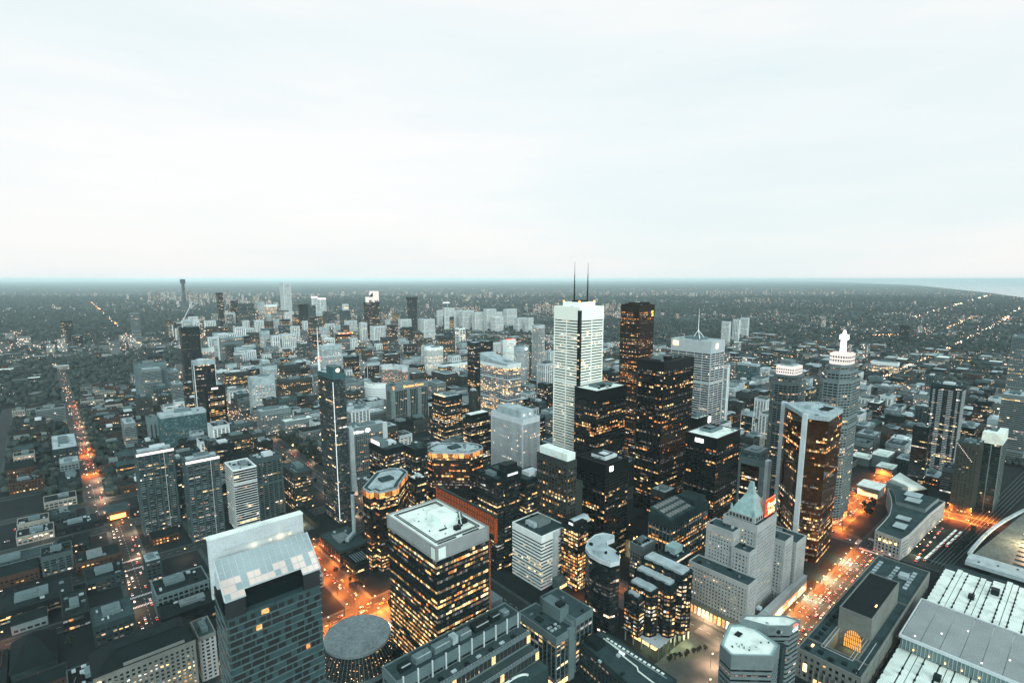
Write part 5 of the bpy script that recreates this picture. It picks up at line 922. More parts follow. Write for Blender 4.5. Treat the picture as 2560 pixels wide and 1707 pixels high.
# ---- stepped faceted glass block with amber floors
r = thing('office_building', 'stepped faceted dark glass office block with amber lit floors on pale columns', 'office building', (408, 252, 0)); remember('stepped faceted glass office block', rect(380, 232, 430, 278), 60); occupy(rect(378, 230, 432, 280), 70)
def saw(x0, y0, x1, y1, nx, ny, d=2.2):
    P = []
    for k in range(nx): xa = x0 + (x1 - x0) * k / nx; P += [(xa, y0), (xa + (x1 - x0) / nx * .55, y0 - d)]
    P += [(x1, y0), (x1, y1), (x0, y1)]
    for k in range(ny): ya = y1 - (y1 - y0) * (k + .45) / ny; P.append((x0 - d, ya)); P.append((x0, y1 - (y1 - y0) * (k + 1) / ny)) if k < ny - 1 else None
    return P
for P, H, sd in ((saw(414, 233, 430, 277, 2, 4), 70, 1), (saw(403, 238, 413.6, 277, 1, 4), 62, 2), (saw(391, 250, 402.6, 275, 1, 3), 55, 3), (rect(382, 257, 390.6, 273), 48, 4)):
    shell(r, P, H, STY['zigz'], 11, 60 + sd, True, 'roof_mid', units=2, big=False)
    b = bbox(P); part(r, 'roof_ridge', 'roof_pale', (b[0] + 3, b[1] + 4, H, b[2] - 1.5, b[3] - 2, H + 2.4))
mb = MB()
for x in range(384, 431, 9):
    for y in range(236, 276, 9): mb.cyl(x, y, 0, 11, .7, n=8)
for k in range(10): a = Vector((392 + k * 4.2, 252 - k * 2.1)); q = MB(); q.cyl(a.x, a.y, 0, 11.2, .8, n=10); q.build('column', 'concrete_pale', r)
mb.build('column_inner', 'concrete', r, kind='stuff'); part(r, 'lobby_glass', 'lit_shop', (392, 244, .3, 424, 270, 9)); part(r, 'soffit', 'concrete_pale', (384, 236, 10.4, 430, 276, 10.9))
lamp_light(r, (404, 238, 7), 9000, (1, .72, .35), 1.5); lamp_light(r, (420, 229, 7), 9000, (1, .72, .35), 1.5); lamp_light(r, (389, 250, 7), 7000, (1, .72, .35), 1.5)
# ---- low block with pipes on its roof
r = thing('office_building', 'low dark block with white pipework along its roof in the foreground', 'office building', (330, 232, 0)); P = [(309, 196), (343, 194), (347, 257), (345, 270), (320, 273), (317, 251)]; remember('low dark block with white roof pipework', P, 28); occupy(P, 30)
shell(r, P, 28, dict(STY['lowgrey'], topm='concrete_dark', roof='roof_mid', lit=.14), 0, 43, True, units=4, big=False)
mb = MB(); pl = [(338, 262), (336, 240), (333, 238), (331, 222), (328, 219), (326, 200)]
for k in range(5): mb.bar((*pl[k], 29.2), (*pl[k + 1], 29.2), .9)
mb.build('roof_pipe', 'roof_white', r); part(r, 'roof_house', 'roof_dark', (322, 256, 28.1, 333, 270, 33)); part(r, 'roof_tank', 'glow_soft', (334.5, 238, 28.2, 336.5, 243, 29.6))
for k in range(14): part(r, 'roof_light', 'roof_white', (340.4, 204 + k * 4.2, 28.05, 342.2, 206.4 + k * 4.2, 28.7))
mb = MB(); mb.bar((339, 200, 28.4), (339, 262, 28.4), .4); mb.build('roof_rail', 'roof_pale', r)
# ---- pair of grey angular blocks with white roofs
r = thing('office_building', 'grey six-sided office block with bright white roof in the foreground', 'office building', (368, 153, 0)); P = [(347, 154), (352, 165), (379, 172), (392, 161), (384, 136), (368, 134)][::-1]; remember('grey six-sided office block', P, 70); occupy(P, 70)
shell(r, P, 70, STY['citi'], 0, 44, True, 'roof_white', units=0); mb = MB(); q = offset(P, -1.2)
for k in range(6): mb.bar((*q[k], 70.4), (*q[(k + 1) % 6], 70.4), 1.6, tz=.6)
mb.build('roof_gutter', 'copper_green', r); rq_ = random.Random(15)
for k in range(9): a_ = rq_.uniform(356, 382); b_ = rq_.uniform(142, 160); part(r, 'roof_vent', rq_.choice(('unit_metal', 'roof_pale', 'unit_dark')), (a_, b_, 70.03, a_ + .9, b_ + .8, 70.8))
part(r, 'roof_pit', 'unit_dark', (371, 160, 70.05, 377, 164, 70.6)); mb = MB()
for q in ((362, 152), (364, 154.5), (360.5, 155)): mb.cyl(*q, 70, 71.6, .5, .4, 8)
mb.build('roof_vent', 'unit_metal', r)
r = thing('office_building', 'angular grey office block with a lit four-letter logo, behind the six-sided block', 'office building', (402, 150, 0)); P = [(386, 166), (393, 165), (415, 145), (418, 135), (405, 137), (393, 148)]
if sum(P[i][0] * P[(i + 1) % 6][1] - P[(i + 1) % 6][0] * P[i][1] for i in range(6)) < 0: P = P[::-1]
remember('angular grey block with a lit logo', P, 75); occupy(P, 75)
shell(r, P, 75, STY['citi'], 0, 45, True, 'roof_white', units=5, big=False)
e = Vector((13, -2, 0)).normalized(); ang = math.atan2(e.y, e.x)
lettering(r, 'logo', 'citi', 6.4, (411.3, 135.1, 69.6), ang, 'glow_soft'); mb = MB()
for k in range(8):
    a0 = math.pi * (.15 + .7 * k / 8); a1 = math.pi * (.15 + .7 * (k + 1) / 8); p = lambda a: (411.5 + e.x * 3.2 * math.cos(a), 135.1 + e.y * 3.2 * math.cos(a), 73.3 + 1.8 * math.sin(a))
    mb.bar(p(a0), p(a1), .5)
mb.build('logo_arc', 'glow_red', r); part(r, 'link_wing', 'concrete_dark', (393, 137, 0, 401, 143, 62))
glow('glow_neon', (1, .12, .03), .8); glow('glow_logo', (1, 1, 1), 1.1)
# ---- old stone railway hotel with copper roof and red neon
r = thing('railway_hotel', 'old limestone hotel with steep green copper roof and red neon sign', 'hotel', (520, 220, 0)); remember('old limestone hotel with copper roof', rect(465, 190, 600, 256), 90); occupy(rect(463, 186, 606, 258), 100)
LS = STY['limestone']
shell(r, rect(466, 196, 484, 256), 56, LS, 0, 46, True, units=4, big=False)                      # west wing
shell(r, rect(484.6, 205, 500, 222), 78, LS, 0, 47, True, units=2, big=False)                    # stepped front block
shell(r, rect(486, 222.6, 504, 250), 92, LS, 0, 48, True, units=3, big=False)
shell(r, rect(500.6, 206, 545, 240), 100, LS, 0, 49, True, units=0)                              # main tower
shell(r, rect(545.6, 196, 566, 246), 72, LS, 0, 50, True, units=2); shell(r, rect(572, 194, 598, 246), 62, LS, 0, 51, True, units=2)
part(r, 'podium', 'limestone', (464, 190, 0, 600, 195.4, 17)); part(r, 'podium_window', 'lit_shop', *[(463.6, 198 + k * 4.2, 5, 463.9, 200.6 + k * 4.2, 13) for k in range(13)]); part(r, 'podium_wall', 'limestone_warm', (464, 195.6, 0, 465.6, 256, 17.4)); part(r, 'canopy_light', 'lit_shop', *[(468 + k * 6.4, 189.5, 1.5, 472 + k * 6.4, 189.9, 6.5) for k in range(20)])
mb = MB(); a = (506, 211, 538, 236)
def hip(mb, x0, y0, x1, y1, z0, ax0, ay0, ax1, ay1, z1):
    B4 = [(x0, y0, z0), (x1, y0, z0), (x1, y1, z0), (x0, y1, z0)]; T4 = [(ax0, ay0, z1), (ax1, ay0, z1), (ax1, ay1, z1), (ax0, ay1, z1)]
    for k in range(4): mb.quad(B4[k], B4[(k + 1) % 4], T4[(k + 1) % 4], T4[k])
    mb.quad(*T4)
hip(mb, 505, 211, 540, 236, 106, 517, 219, 524, 226, 124); hip(mb, 517, 219, 524, 226, 124, 519, 221, 522, 224, 136); mb.build('copper_roof', 'copper_green', r)
part(r, 'roof_attic', 'limestone', (504, 210, 100.1, 541, 237, 106)); 
for k in range(7): part(r, 'attic_window', 'window_dark', (507 + k * 4.8, 209.7, 101.5, 509.6 + k * 4.8, 209.95, 105)); part(r, 'attic_window', 'window_dark', (503.7, 213 + k * 3.4, 101.5, 503.95, 215 + k * 3.4, 105))
for q in ((506, 212), (539, 212), (506, 235)): mb = MB(); mb.cyl(*q, 100, 110, 1.6, 1.3, 8); mb.cyl(*q, 110, 114, 1.3, .1, 8); mb.build('corner_turret', 'copper_green', r)
lettering(r, 'neon_sign', 'Royal', 8.2, (532, 206.6, 112), 0, 'glow_yellow'); lettering(r, 'neon_sign', 'York', 8.2, (532, 206.6, 105), 0, 'glow_yellow')
part(r, 'neon_frame', 'glow_red', (521.5, 207.6, 102.8, 542.5, 207.9, 103.9)); part(r, 'neon_backing', 'glow_neon', (522, 208, 104, 542, 208.3, 119.5)); part(r, 'neon_frame', 'glow_red', (521.5, 207.6, 119.6, 542.5, 207.9, 120.6)); mb = MB(); [mb.bar((522 + q * 6, 208.4, 101), (522 + q * 6, 212, 104), .4) for q in range(4)]; mb.build('sign_strut', 'unit_dark', r)
# ---- railway station
r = thing('railway_station', 'long limestone railway station with a tall central hall and a lit arched window', 'railway station', (573, 124, 0)); remember('long limestone railway station', rect(457, 100, 690, 147), 28); occupy(rect(455, 98, 692, 150), 45)
US = STY['union']
shell(r, rect(457, 100, 478, 147), 25, US, 0, 71, True, 'roof_mid', units=0)
for q, sd in ((rect(478.4, 134, 600, 147), 72), (rect(478.4, 100, 600, 108.4), 73), (rect(600.4, 100, 690, 147), 74)): shell(r, q, 25, US, 0, sd, True, 'roof_mid', units=0)
shell(r, rect(514, 109, 600, 133.6), 45, dict(US, lit=0, top=18, roof='slate_green', core='limestone'), 8, 75, True, 'slate_green', units=0)
part(r, 'court_floor', 'plaza_paving', (478.4, 108.6, 0, 513.6, 133.8, 10)); part(r, 'court_wall', 'limestone_warm', (478.5, 132.8, 10, 513.5, 133.7, 25.4), (478.5, 108.7, 10, 513.5, 109.6, 25.4))
mb = MB(); mbf = MB(); n = 12; yc, rad = 121.3, 6.6
for k in range(n):
    a0 = math.pi * k / n; a1 = math.pi * (k + 1) / n
    mb.quad((513.3, yc + rad * math.cos(a0), 20), (513.3, yc + rad * math.cos(a0), 20 + 8.5 * math.sin(a0)), (513.3, yc + rad * math.cos(a1), 20 + 8.5 * math.sin(a1)), (513.3, yc + rad * math.cos(a1), 20))
mb.box(513.2, yc - rad, 11, 513.5, yc + rad, 20); glow('glow_arch', (1, .42, .09), 1.0); mb.build('arched_window', 'glow_arch', r)
mb = MB()
for k in range(1, 9): yy = yc - rad + k * 2 * rad / 9; mb.box(512.9, yy - .2, 11, 513.18, yy + .2, 20 + 8.5 * math.sqrt(max(0, 1 - ((yy - yc) / rad) ** 2)))
for z in (15.5, 20, 24): mb.box(512.9, yc - rad, z, 513.18, yc + rad, z + .3, bottom=True)
mb.build('arch_mullion', 'unit_dark', r); lamp_light(r, (511, 121, 17), 3500, (1, .6, .22), 1.2)
for a in range(3):
    for b in range(6): part(r, 'skylight', 'roof_pale', (632 + b * 8, 139 - a * 15.5, 25.1, 637 + b * 8, 142.6 - a * 15.5, 25.8))
for b in range(13): part(r, 'roof_dormer', 'roof_dark', (482 + b * 9, 139, 25.1, 486 + b * 9, 142.5, 26.6))
for b in range(5): part(r, 'roof_dormer', 'roof_dark', (461 + (b % 2) * 3, 103 + b * 9, 25.1, 464.5 + (b % 2) * 3, 107 + b * 9, 26.8))
mb = MB()
for y in (110.6, 131.9): mb.bar((474, y, 26), (513, y, 26), .5); mb.bar((474, y + 2.6, 26), (513, y + 2.6, 26), .4)
mb.bar((474, 110.6, 26), (474, 134.5, 26), .5); mb.bar((460, 104, 26), (514, 104, 26), .5); mb.build('roof_coping', 'limestone', r)
part(r, 'roof_lamp', 'glow_yellow', (468.5, 139, 25.2, 472, 140.5, 26)); part(r, 'roof_lamp', 'glow_yellow', (538, 112, 45.2, 542, 113, 45.8)); part(r, 'roof_house', 'roof_pale', (652, 112, 25.1, 662, 120, 29)); mb = MB(); mb.bar((640, 128, 27), (670, 112, 27), .6); mb.build('roof_duct', 'unit_metal', r)
part(r, 'west_window', 'glow_yellow', (456.4, 138.6, 8, 456.7, 141.6, 15)); part(r, 'colonnade_light', 'lit_shop', (456.3, 103, 1, 456.6, 134, 5.2))
for k in range(8): mb = MB(); mb.cyl(455.6, 104 + k * 4.2, 0, 14, .8, .7, 10); mb.build('column', 'limestone_warm', r)
# ---- train shed and glass atrium roof
r = thing('train_shed', 'white train shed roof with dark ridges beside the station', 'train shed', (610, 20, 0)); remember('white train shed roof', rect(470, -60, 768, 96), 12); occupy(rect(465, -90, 770, 97), 14)
rr = random.Random(2)
part(r, 'shed_wall', 'concrete_dark', (470, -90, 0, 766, 95.4, 9.5))
for k in range(18):
    y = 94.6 - k * 10.2; xe = 744 + k * 2.2 + (8 if k % 4 == 1 else 0)
    if k % 2 == 0: o = part(r, 'roof_bay', 'roof_white', (468, y - 9.2, 9.6, xe, y, 11.4 + .1 * (k % 3)))
    else: o = part(r, 'roof_bay', 'roof_white', (468, y - 4.3, 9.6, xe, y, 11.2)); part(r, 'roof_bay', 'roof_white', (468, y - 9.2, 9.6, xe - 3, y - 4.9, 11.2))
    mb = MB()
    for q in range(30):
        if rr.random() < .7: xx = 470 + q * 9.3; mb.box(xx, y - .5, 11.2, xx + 2.2, y + .9, 12.6)
    mb.box(468, y + .05, 9.7, xe - 1, y + .75, 11.0); mb.build('smoke_duct', 'unit_dark', r, kind='stuff')
for q in ((688, 62, 6), (716, 46, 8), (700, 20, 5), (520, 60, 6), (745, 12, 4), (655, -10, 5)): part(r, 'roof_plant', 'unit_dark', (q[0], q[1], 11.5, q[0] + q[2], q[1] + q[2] * .8, 11.5 + q[2] * .7))
a = thing('glass_atrium', 'long glazed atrium roof crossing the white train shed', 'atrium', (585, 15, 0)); remember('glazed atrium roof', rect(546, -70, 625, 93), 25)
glass('atrium_glass', (.20, .31, .33), (.30, .40, .41), .7, .2, .6)
for k in range(12):
    y = 93 - k * 13.4; o = part(a, 'roof_panel', 'atrium_glass', (546.2, y - 13.1, 23.6, 625, y, 24.6 - .02 * (k % 2)))
    mb = MB()
    for q in range(39): mb.box(548 + q * 2, y - 13, 24.62, 548.14 + q * 2, y - .1, 24.78)
    mb.build('glazing_bar', 'steel_pale', o, kind='stuff')
part(a, 'edge_beam', 'concrete_pale', (544.4, -70, 22.6, 546, 93.4, 25.2), (625.2, -70, 22.6, 626.6, 93.4, 25.2), (544.5, 93.5, 22.6, 626.5, 94.6, 25.1)); part(a, 'west_glazing', 'glass_teal', (545.2, -69, 12.6, 545.6, 93, 22.5)); mb = MB()
for k in range(60): mb.box(544.7, -68 + k * 2.7, 12.7, 545.1, -67.7 + k * 2.7, 22.4)
mb.build('west_mullion', 'steel_pale', a, kind='stuff')
for k in range(14):
    mb = MB(); y = -60 + k * 11; mb.cyl(543.5, y, 16, 16.9, .5, .5, 8); mb.build('edge_lamp', 'glow_yellow', a)
for k in range(9): part(a, 'inner_lamp', 'glow_white', (552 + (k % 3) * 22, 84 - k * 15, 24.7, 553.2 + (k % 3) * 22, 85 - k * 15, 25.1))
# ---- curved stone office building east of the station
r = thing('government_building', 'long curved limestone office building with grey stepped roof', 'government building', (840, 155, 0)); P = [(756, 167), (751, 139), (775, 136), (868, 133), (931, 128), (930, 162), (927, 195), (890, 182), (864, 175), (824, 168), (796, 167)]
P = P[::-1] if sum(P[i][0] * P[(i + 1) % len(P)][1] - P[(i + 1) % len(P)][0] * P[i][1] for i in range(len(P))) < 0 else P
remember('long curved limestone office building', P, 26); occupy(P, 30); shell(r, P, 26, STY['post'], 0, 81, False, 'roof_mid', units=0)
P2 = [(866, 138), (905, 136), (926, 134), (924, 190), (892, 178), (868, 172)]; mb = MB(); mb.prism(P2, 26.1, 31, 0); mb.build('upper_storey', 'grey_stone', r); mb = MB(); mb.prism(offset(P2, -.6), 31, 31.4, 0); mb.build('upper_roof', 'roof_mid', r)
for q in ((872, 146, 20, 18, 3), (896, 150, 22, 20, 2.5), (780, 142, 20, 14, 2.6), (812, 144, 16, 16, 2.2)): z = 31.5 if q[0] > 868 else 26.2; part(r, 'roof_house', 'roof_mid', (q[0], q[1], z, q[0] + q[2], q[1] + q[3], z + q[4])); part(r, 'roof_rim', 'roof_pale', (q[0] + .5, q[1] + .5, z + q[4], q[0] + q[2] - .5, q[1] + q[3] - .5, z + q[4] + .15))
part(r, 'west_window', 'glow_yellow', *[(750.2, 143 + k * 5.5, 18, 750.5, 145 + k * 5.5, 20.5) for k in range(4)])
# ---- arena roof with bright deck
r = thing('arena', 'arena roof with thick white rim and a blazing light on its deck', 'arena', (900, 0, 0)); remember('arena roof with thick white rim', rect(780, -90, 1040, 82), 16); occupy(rect(776, -100, 1045, 86), 18)
part(r, 'arena_wall', 'concrete_dark', (782, -100, 0, 1020, 60, 11)); surf('arena_deck', (.20, .19, .17), .5, .45, .05, .3); mb = MB(); mb.prism([(784, -98), (1016, -98), (1016, 50), (808, 78), (784, 76)], 11.1, 13); mb.build('deck', 'arena_deck', r)
mb = MB()
for k in range(12):
    p = lambda t: (802 + 218 * t, 82 - 30 * t + 6 * math.sin(math.pi * t)); mb.bar((*p(k / 12), 13.5), (*p((k + 1) / 12), 13.5), 3.2, tz=3)
mb.build('north_rim', 'roof_pale', r); part(r, 'west_rim', 'roof_pale', (778, -98, 9, 806, 82, 13.4)); 
for k in range(10): part(r, 'rim_stain', 'roof_mid', (784 + (k % 3) * 6, 70 - k * 16, 13.42, 788 + (k % 3) * 6, 72 - k * 16, 13.6))
for k in range(14): part(r, 'deck_rib', 'unit_dark', (812 + k * 14.4, -96, 13.02, 814 + k * 14.4, 44, 13.8))
mb = MB(); mb.cyl(880, 40, 13, 27, .5, .4, 8); [mb.bar((880, 40, 24), (880 + 4 * math.cos(q), 40 + 4 * math.sin(q), 26), .3) for q in range(6)]; mb.build('lamp_mast', 'unit_dark', r); mb = MB(); mb.cyl(880, 40, 26.6, 28.2, 2.4, 2.4, 10); mb.build('flood_lamp', 'glow_white', r); lamp_light(r, (880, 34, 24), 190000, (1, .58, .32), 2); lamp_light(r, (925, 10, 24), 150000, (1, .66, .42), 2)
# ---- theatre roofs beyond the curved building
r = thing('theatre', 'theatre with a sweeping white wedge roof and black side wall', 'theatre', (1010, 190, 0)); remember('theatre with sweeping white wedge roof', rect(975, 160, 1052, 210), 20); occupy(rect(972, 160, 1054, 210), 22)
mb = MB(); T_ = [(1050, 207), (988, 205), (979, 180), (1013, 163)][::-1]; mb.prism(offset(T_, -2), 0, 12); mb.build('wall', 'black_metal', r); mb = MB(); i = len(mb.v)
mb.quad((1050, 207, 18), (988, 205, 24), (979, 180, 20), (1013, 163, 13)); mb.quad((979, 180, 20), (979, 180, 11), (1013, 163, 10), (1013, 163, 13)); mb.quad((988, 205, 24), (988, 205, 11), (979, 180, 11), (979, 180, 20)); mb.build('wedge_roof', 'roof_white', r); mb = MB(); mb.prism([(976, 208), (984, 206), (977, 182), (968, 186)][::-1], 0, 21); mb.build('stage_tower', 'grey_stone', r)
r = thing('theatre', 'low white-roofed foyer wing left of the wedge-roofed theatre', 'theatre', (955, 220, 0)); occupy(rect(938, 206, 976, 240), 18); part(r, 'wall', 'grey_stone', (940, 209, 0, 974, 237, 16)); part(r, 'roof', 'roof_white', (938.5, 207.5, 16, 975, 238.5, 17)); part(r, 'wall_light', 'lit_shop', (939.5, 210, 2, 939.9, 236, 8))
for k, (q, lab) in enumerate((((1106, 238, 1150, 262, 24), 'tall white-roofed box left of the balcony tower'), ((1072, 222, 1104, 246, 14), 'low white-roofed hall in front of the tall white-roofed box'), ((1098, 264, 1130, 292, 15), 'lumpy white-roofed hall behind the tall white-roofed box'))):
    r = thing('hall', lab, 'hall', ((q[0] + q[2]) / 2, (q[1] + q[3]) / 2, 0)); occupy(rect(*q[:4]), q[4]); part(r, 'wall', 'grey_stone', (q[0], q[1], 0, q[2], q[3], q[4] - 1)); part(r, 'roof', 'roof_white', (q[0] - .6, q[1] - .6, q[4] - 1, q[2] + .6, q[3] + .6, q[4])); part(r, 'roof_step', 'roof_white', (q[0] + 4, q[1] + 4, q[4], q[2] - 12, q[3] - 6, q[4] + 3))
# ---- curved civic towers
def crescent(cx, cyy, r0, r1, a0, a1, n=12): return [(cx + r1 * math.cos(R(a0 + (a1 - a0) * k / n)), cyy + r1 * math.sin(R(a0 + (a1 - a0) * k / n))) for k in range(n + 1)] + [(cx + r0 * math.cos(R(a1 + (a0 - a1) * k / n)), cyy + r0 * math.sin(R(a1 + (a0 - a1) * k / n))) for k in range(n + 1)]
r = thing('city_hall_tower', 'white blank-walled curved civic tower, lower of two facing crescents', 'civic tower', (620, 1222, 0)); P = crescent(648, 1242, 34, 46, 165, 255); occupy(rect(600, 1195, 640, 1250), 76); remember('white blank-walled curved civic tower', P, 76)
shell(r, P, 76, dict(STY['greyplain'], core='white_paint', band='concrete_pale', pier=None, pd=.06, lit=0, top=9, topm='white_paint'), 0, 91, units=2, big=False)
r = thing('city_hall_tower', 'taller curved civic tower with a grid of orange windows on its hollow face', 'civic tower', (722, 1320, 0)); P = crescent(690, 1300, 44, 58, -35, 75); occupy(rect(700, 1265, 760, 1370), 99); remember('taller curved civic tower', P, 99)
shell(r, P, 98, dict(STY['gridlit'], lm='lit_orange', lit=.75, row=.1, top=9, topm='concrete_pale', core='glass_brown'), 0, 92, units=3, big=False)
# ---- street-side buildings between the glass-roofed hotel and the white-roofed tower
r = thing('theatre', 'pink-lit stone theatre with grey flat roof beside the orange crossroads', 'theatre', (185, 572, 0)); occupy(rect(160, 546, 206, 604), 16); remember('pink-lit stone theatre', rect(160, 546, 206, 604), 15); shell(r, rect(162, 548, 205, 602), 15, dict(STY['lowstone'], topm='limestone', roof='roof_mid', lit=.1), 0, 93, True, units=4); part(r, 'front_lamp', 'glow_white', (178, 546.6, 2, 181, 547.4, 6)); part(r, 'front_lamp', 'glow_white', (195, 546.6, 2, 198, 547.4, 6)); lamp_light(r, (187, 540, 6), 9000, (1, .5, .28), 1)
r = thing('warehouse', 'dark brick warehouse with a long flat roof above the orange street', 'warehouse', (256, 612, 0)); occupy(rect(237, 580, 278, 645), 15); remember('dark brick warehouse', rect(237, 580, 278, 645), 14); shell(r, rect(239, 582, 276, 642), 14, dict(STY['lowbrick'], topm='brown_stone', roof='roof_mid', pier='limestone_warm', ps=12, pw=.5), 0, 94, True, units=5)
r = thing('exhaust_duct', 'tall white bent exhaust duct rising from the brick warehouse roof', 'duct', (270, 612, 15)); mb = MB(); mb.cyl(272, 612, 15, 70, 2.4, 2.4, 14); mb.build('duct_stack', 'roof_pale', r); mb = MB(); mb.bar((272, 612, 17.6), (256, 598, 17.6), 4.2); mb.build('duct_elbow', 'roof_pale', r); mb = MB(); mb.cyl(272, 612, 70, 71.6, 2.7, 2.7, 14); mb.build('duct_cap', 'unit_dark', r)
r = thing('pavilion', 'black-framed low pavilion with glowing interior at the orange street corner', 'pavilion', (252, 560, 0)); occupy(rect(240, 545, 275, 578), 12); shell(r, rect(241, 546, 272, 577), 11.5, dict(STY['lowdark'], lit=.6, roof='roof_black'), 0, 95, True, units=0); part(r, 'roof_louvre', 'unit_metal', *[(246 + k * 3, 552, 11.6, 247 + k * 3, 572, 12.4) for k in range(6)])
r = thing('low_building', 'small flat-roofed block with dark machines behind the glass-roofed hotel', 'low building', (150, 690, 0)); occupy(rect(190, 655, 222, 690), 14); r.location = (206, 672, 0); shell(r, rect(191, 656, 221, 689), 14, dict(STY['lowbrick']), 0, 96, False, units=6)
r = thing('market_hall', 'long low hall with a glowing inner court behind the glass-roofed hotel', 'hall', (235, 735, 0)); occupy(rect(224, 690, 262, 755), 10); part(r, 'wall', 'brown_stone', (226, 692, 0, 230, 752, 9), (252, 692, 0, 258, 752, 9)); part(r, 'roof', 'roof_dark', (225, 691, 9, 231, 753, 9.6), (251, 691, 9, 259, 753, 9.6)); part(r, 'court_floor', 'plaza_paving', (231, 692, .2, 251, 752, 1)); lamp_light(r, (241, 712, 5), 6000, (1, .62, .3), 2); lamp_light(r, (241, 740, 5), 4000, (1, .62, .3), 2)
# ---- left foreground blocks
r = thing('hotel', 'broad stone hotel with dark hipped roof and many lit windows at bottom left', 'hotel', (35, 480, 0)); occupy(rect(0, 460, 70, 500), 60); remember('broad stone hotel with dark hipped roof', rect(0, 460, 70, 500), 45); P = rect(2, 465, 67, 497); shell(r, P, 48, STY['hiphotel'], 0, 97, True, units=0)
mb = MB(); hip(mb, .8, 463.8, 68.2, 498.2, 49.2, 14, 474, 62, 490, 58.5); mb.build('hipped_roof', 'slate_green', r); part(r, 'roof_ridge_deck', 'roof_dark', (16, 475, 58.5, 60, 489, 59.2)); part(r, 'attic_wall', 'limestone_warm', (20, 464.4, 48, 60, 466, 51.5)); part(r, 'bow_window', 'lit_yellow', (26, 463.6, 14, 40, 464.2, 17), (26, 463.6, 20, 40, 464.2, 23)); part(r, 'corner_lamp', 'glow_yellow', (3.5, 463.6, 42, 6, 464.2, 45))
r = thing('annex', 'narrow white stone annex right of the hipped-roof hotel', 'building', (78, 491, 0)); occupy(rect(70, 474, 86, 508), 42); shell(r, rect(71.5, 477, 84, 506), 40, dict(STY['hiphotel'], band='limestone', pier='limestone', lit=.06, roof='roof_mid'), 0, 98, True, units=2)
r = thing('church', 'church with a steep dark pyramid roof at the left edge', 'church', (-36, 606, 0)); occupy(rect(-52, 578, -18, 634), 22); remember('church with steep dark pyramid roof', rect(-52, 578, -18, 634), 15); part(r, 'wall', 'concrete_dark', (-50, 580, 0, -20, 632, 9)); mb = MB(); hip(mb, -51, 579, -19, 633, 9, -37, 604, -34, 608, 27); mb.build('pyramid_roof', 'slate_green', r); part(r, 'side_hall', 'concrete_dark', (-84, 574, 0, -52, 626, 8)); part(r, 'side_roof', 'slate_green', (-85, 573, 8, -52.2, 627, 8.6))
def low(name, label, q, H, st, **kw):
    r = thing(name, label, name.replace('_', ' '), ((q[0] + q[2]) / 2, (q[1] + q[3]) / 2, 0)); occupy(rect(*q), H); shell(r, rect(*q), H, dict(STY[st], **kw), 0, int(q[0] * 7 + q[1]) % 9999, True, kw.get('roofm'), units=6); return r
low('low_building', 'wide low brick block with a row of amber windows left of the street', (1, 753, 43, 786), 15, 'lowbrick', lit=.55)
low('low_building', 'grey-green flat roof with lit edge strips left of the street', (7, 700, 41, 732), 15, 'lowgrey', lit=.4)
low('low_building', 'pale aqua flat roof with white roof strip beside the street corner', (7, 590, 38, 628), 20, 'lowgrey', roof='roof_mid')
low('low_building', 'long factory block with tall paired windows at the left edge', (-110, 812, -18, 846), 12, 'lowstone', lit=.08)
low('office_building', 'grey block with a waffle grid of dark windows right of the street', (58, 600, 104, 635), 25, 'gridwall')
low('low_building', 'low dark flat roof in front of the waffle-grid block', (57, 569, 103, 596), 16, 'lowdark')
low('low_building', 'small white-roofed block beside the street', (59, 683, 74, 707), 25, 'lowgrey', roof='roof_pale')
low('low_building', 'dark flat-roofed block with black machines at bottom left', (-14, 636, 6, 690), 14, 'lowdark', roof='roof_dark')
low('low_building', 'low block with a long row of glowing round windows at bottom left', (-72, 690, -4, 735), 13, 'lowdark', lit=.5)
low('office_building', 'dark block striped with white fins on the far side of the street, left', (-10, 1250, 26, 1366), 30, 'lowgrey', roof='roof_pale')
low('office_building', 'grey block with bright roof machines left of the long street', (-2, 1146, 23, 1181), 30, 'lowstone', roof='roof_pale')
low('low_building', 'flat grey shed facing the long street, in front of the roof-machine block', (-6, 1086, 22, 1140), 17, 'lowgrey')
r = thing('gatehouse', 'grey bridge-like block across the street with a glowing orange front', 'building', (54, 921, 0)); occupy(rect(40, 904, 68, 938), 13); remember('bridge-like block with glowing orange front', rect(40, 904, 68, 938), 12); part(r, 'wall', 'brick', (41, 905, 0, 67, 937, 11.5)); part(r, 'roof', 'roof_mid', (40.4, 904.4, 11.5, 67.6, 937.6, 12.4)); part(r, 'lit_front', 'glow_orange', (44, 904.3, 2, 62, 904.8, 8)); lamp_light(r, (52, 896, 6), 9000, (1, .36, .1), 1.5)
r = thing('pavilion', 'low black square pavilion with glowing front between the black towers', 'pavilion', (570, 385, 0)); occupy(rect(545, 362, 600, 408), 12); part(r, 'wall', 'black_metal', (547, 366, 0, 598, 406, 11)); part(r, 'roof', 'roof_black', (546, 365, 11, 599, 407, 12)); part(r, 'lit_front', 'lit_shop', (548, 365.6, 1, 562, 365.9, 7)); part(r, 'lit_front', 'lit_shop', (546.6, 368, 1, 546.9, 380, 7))
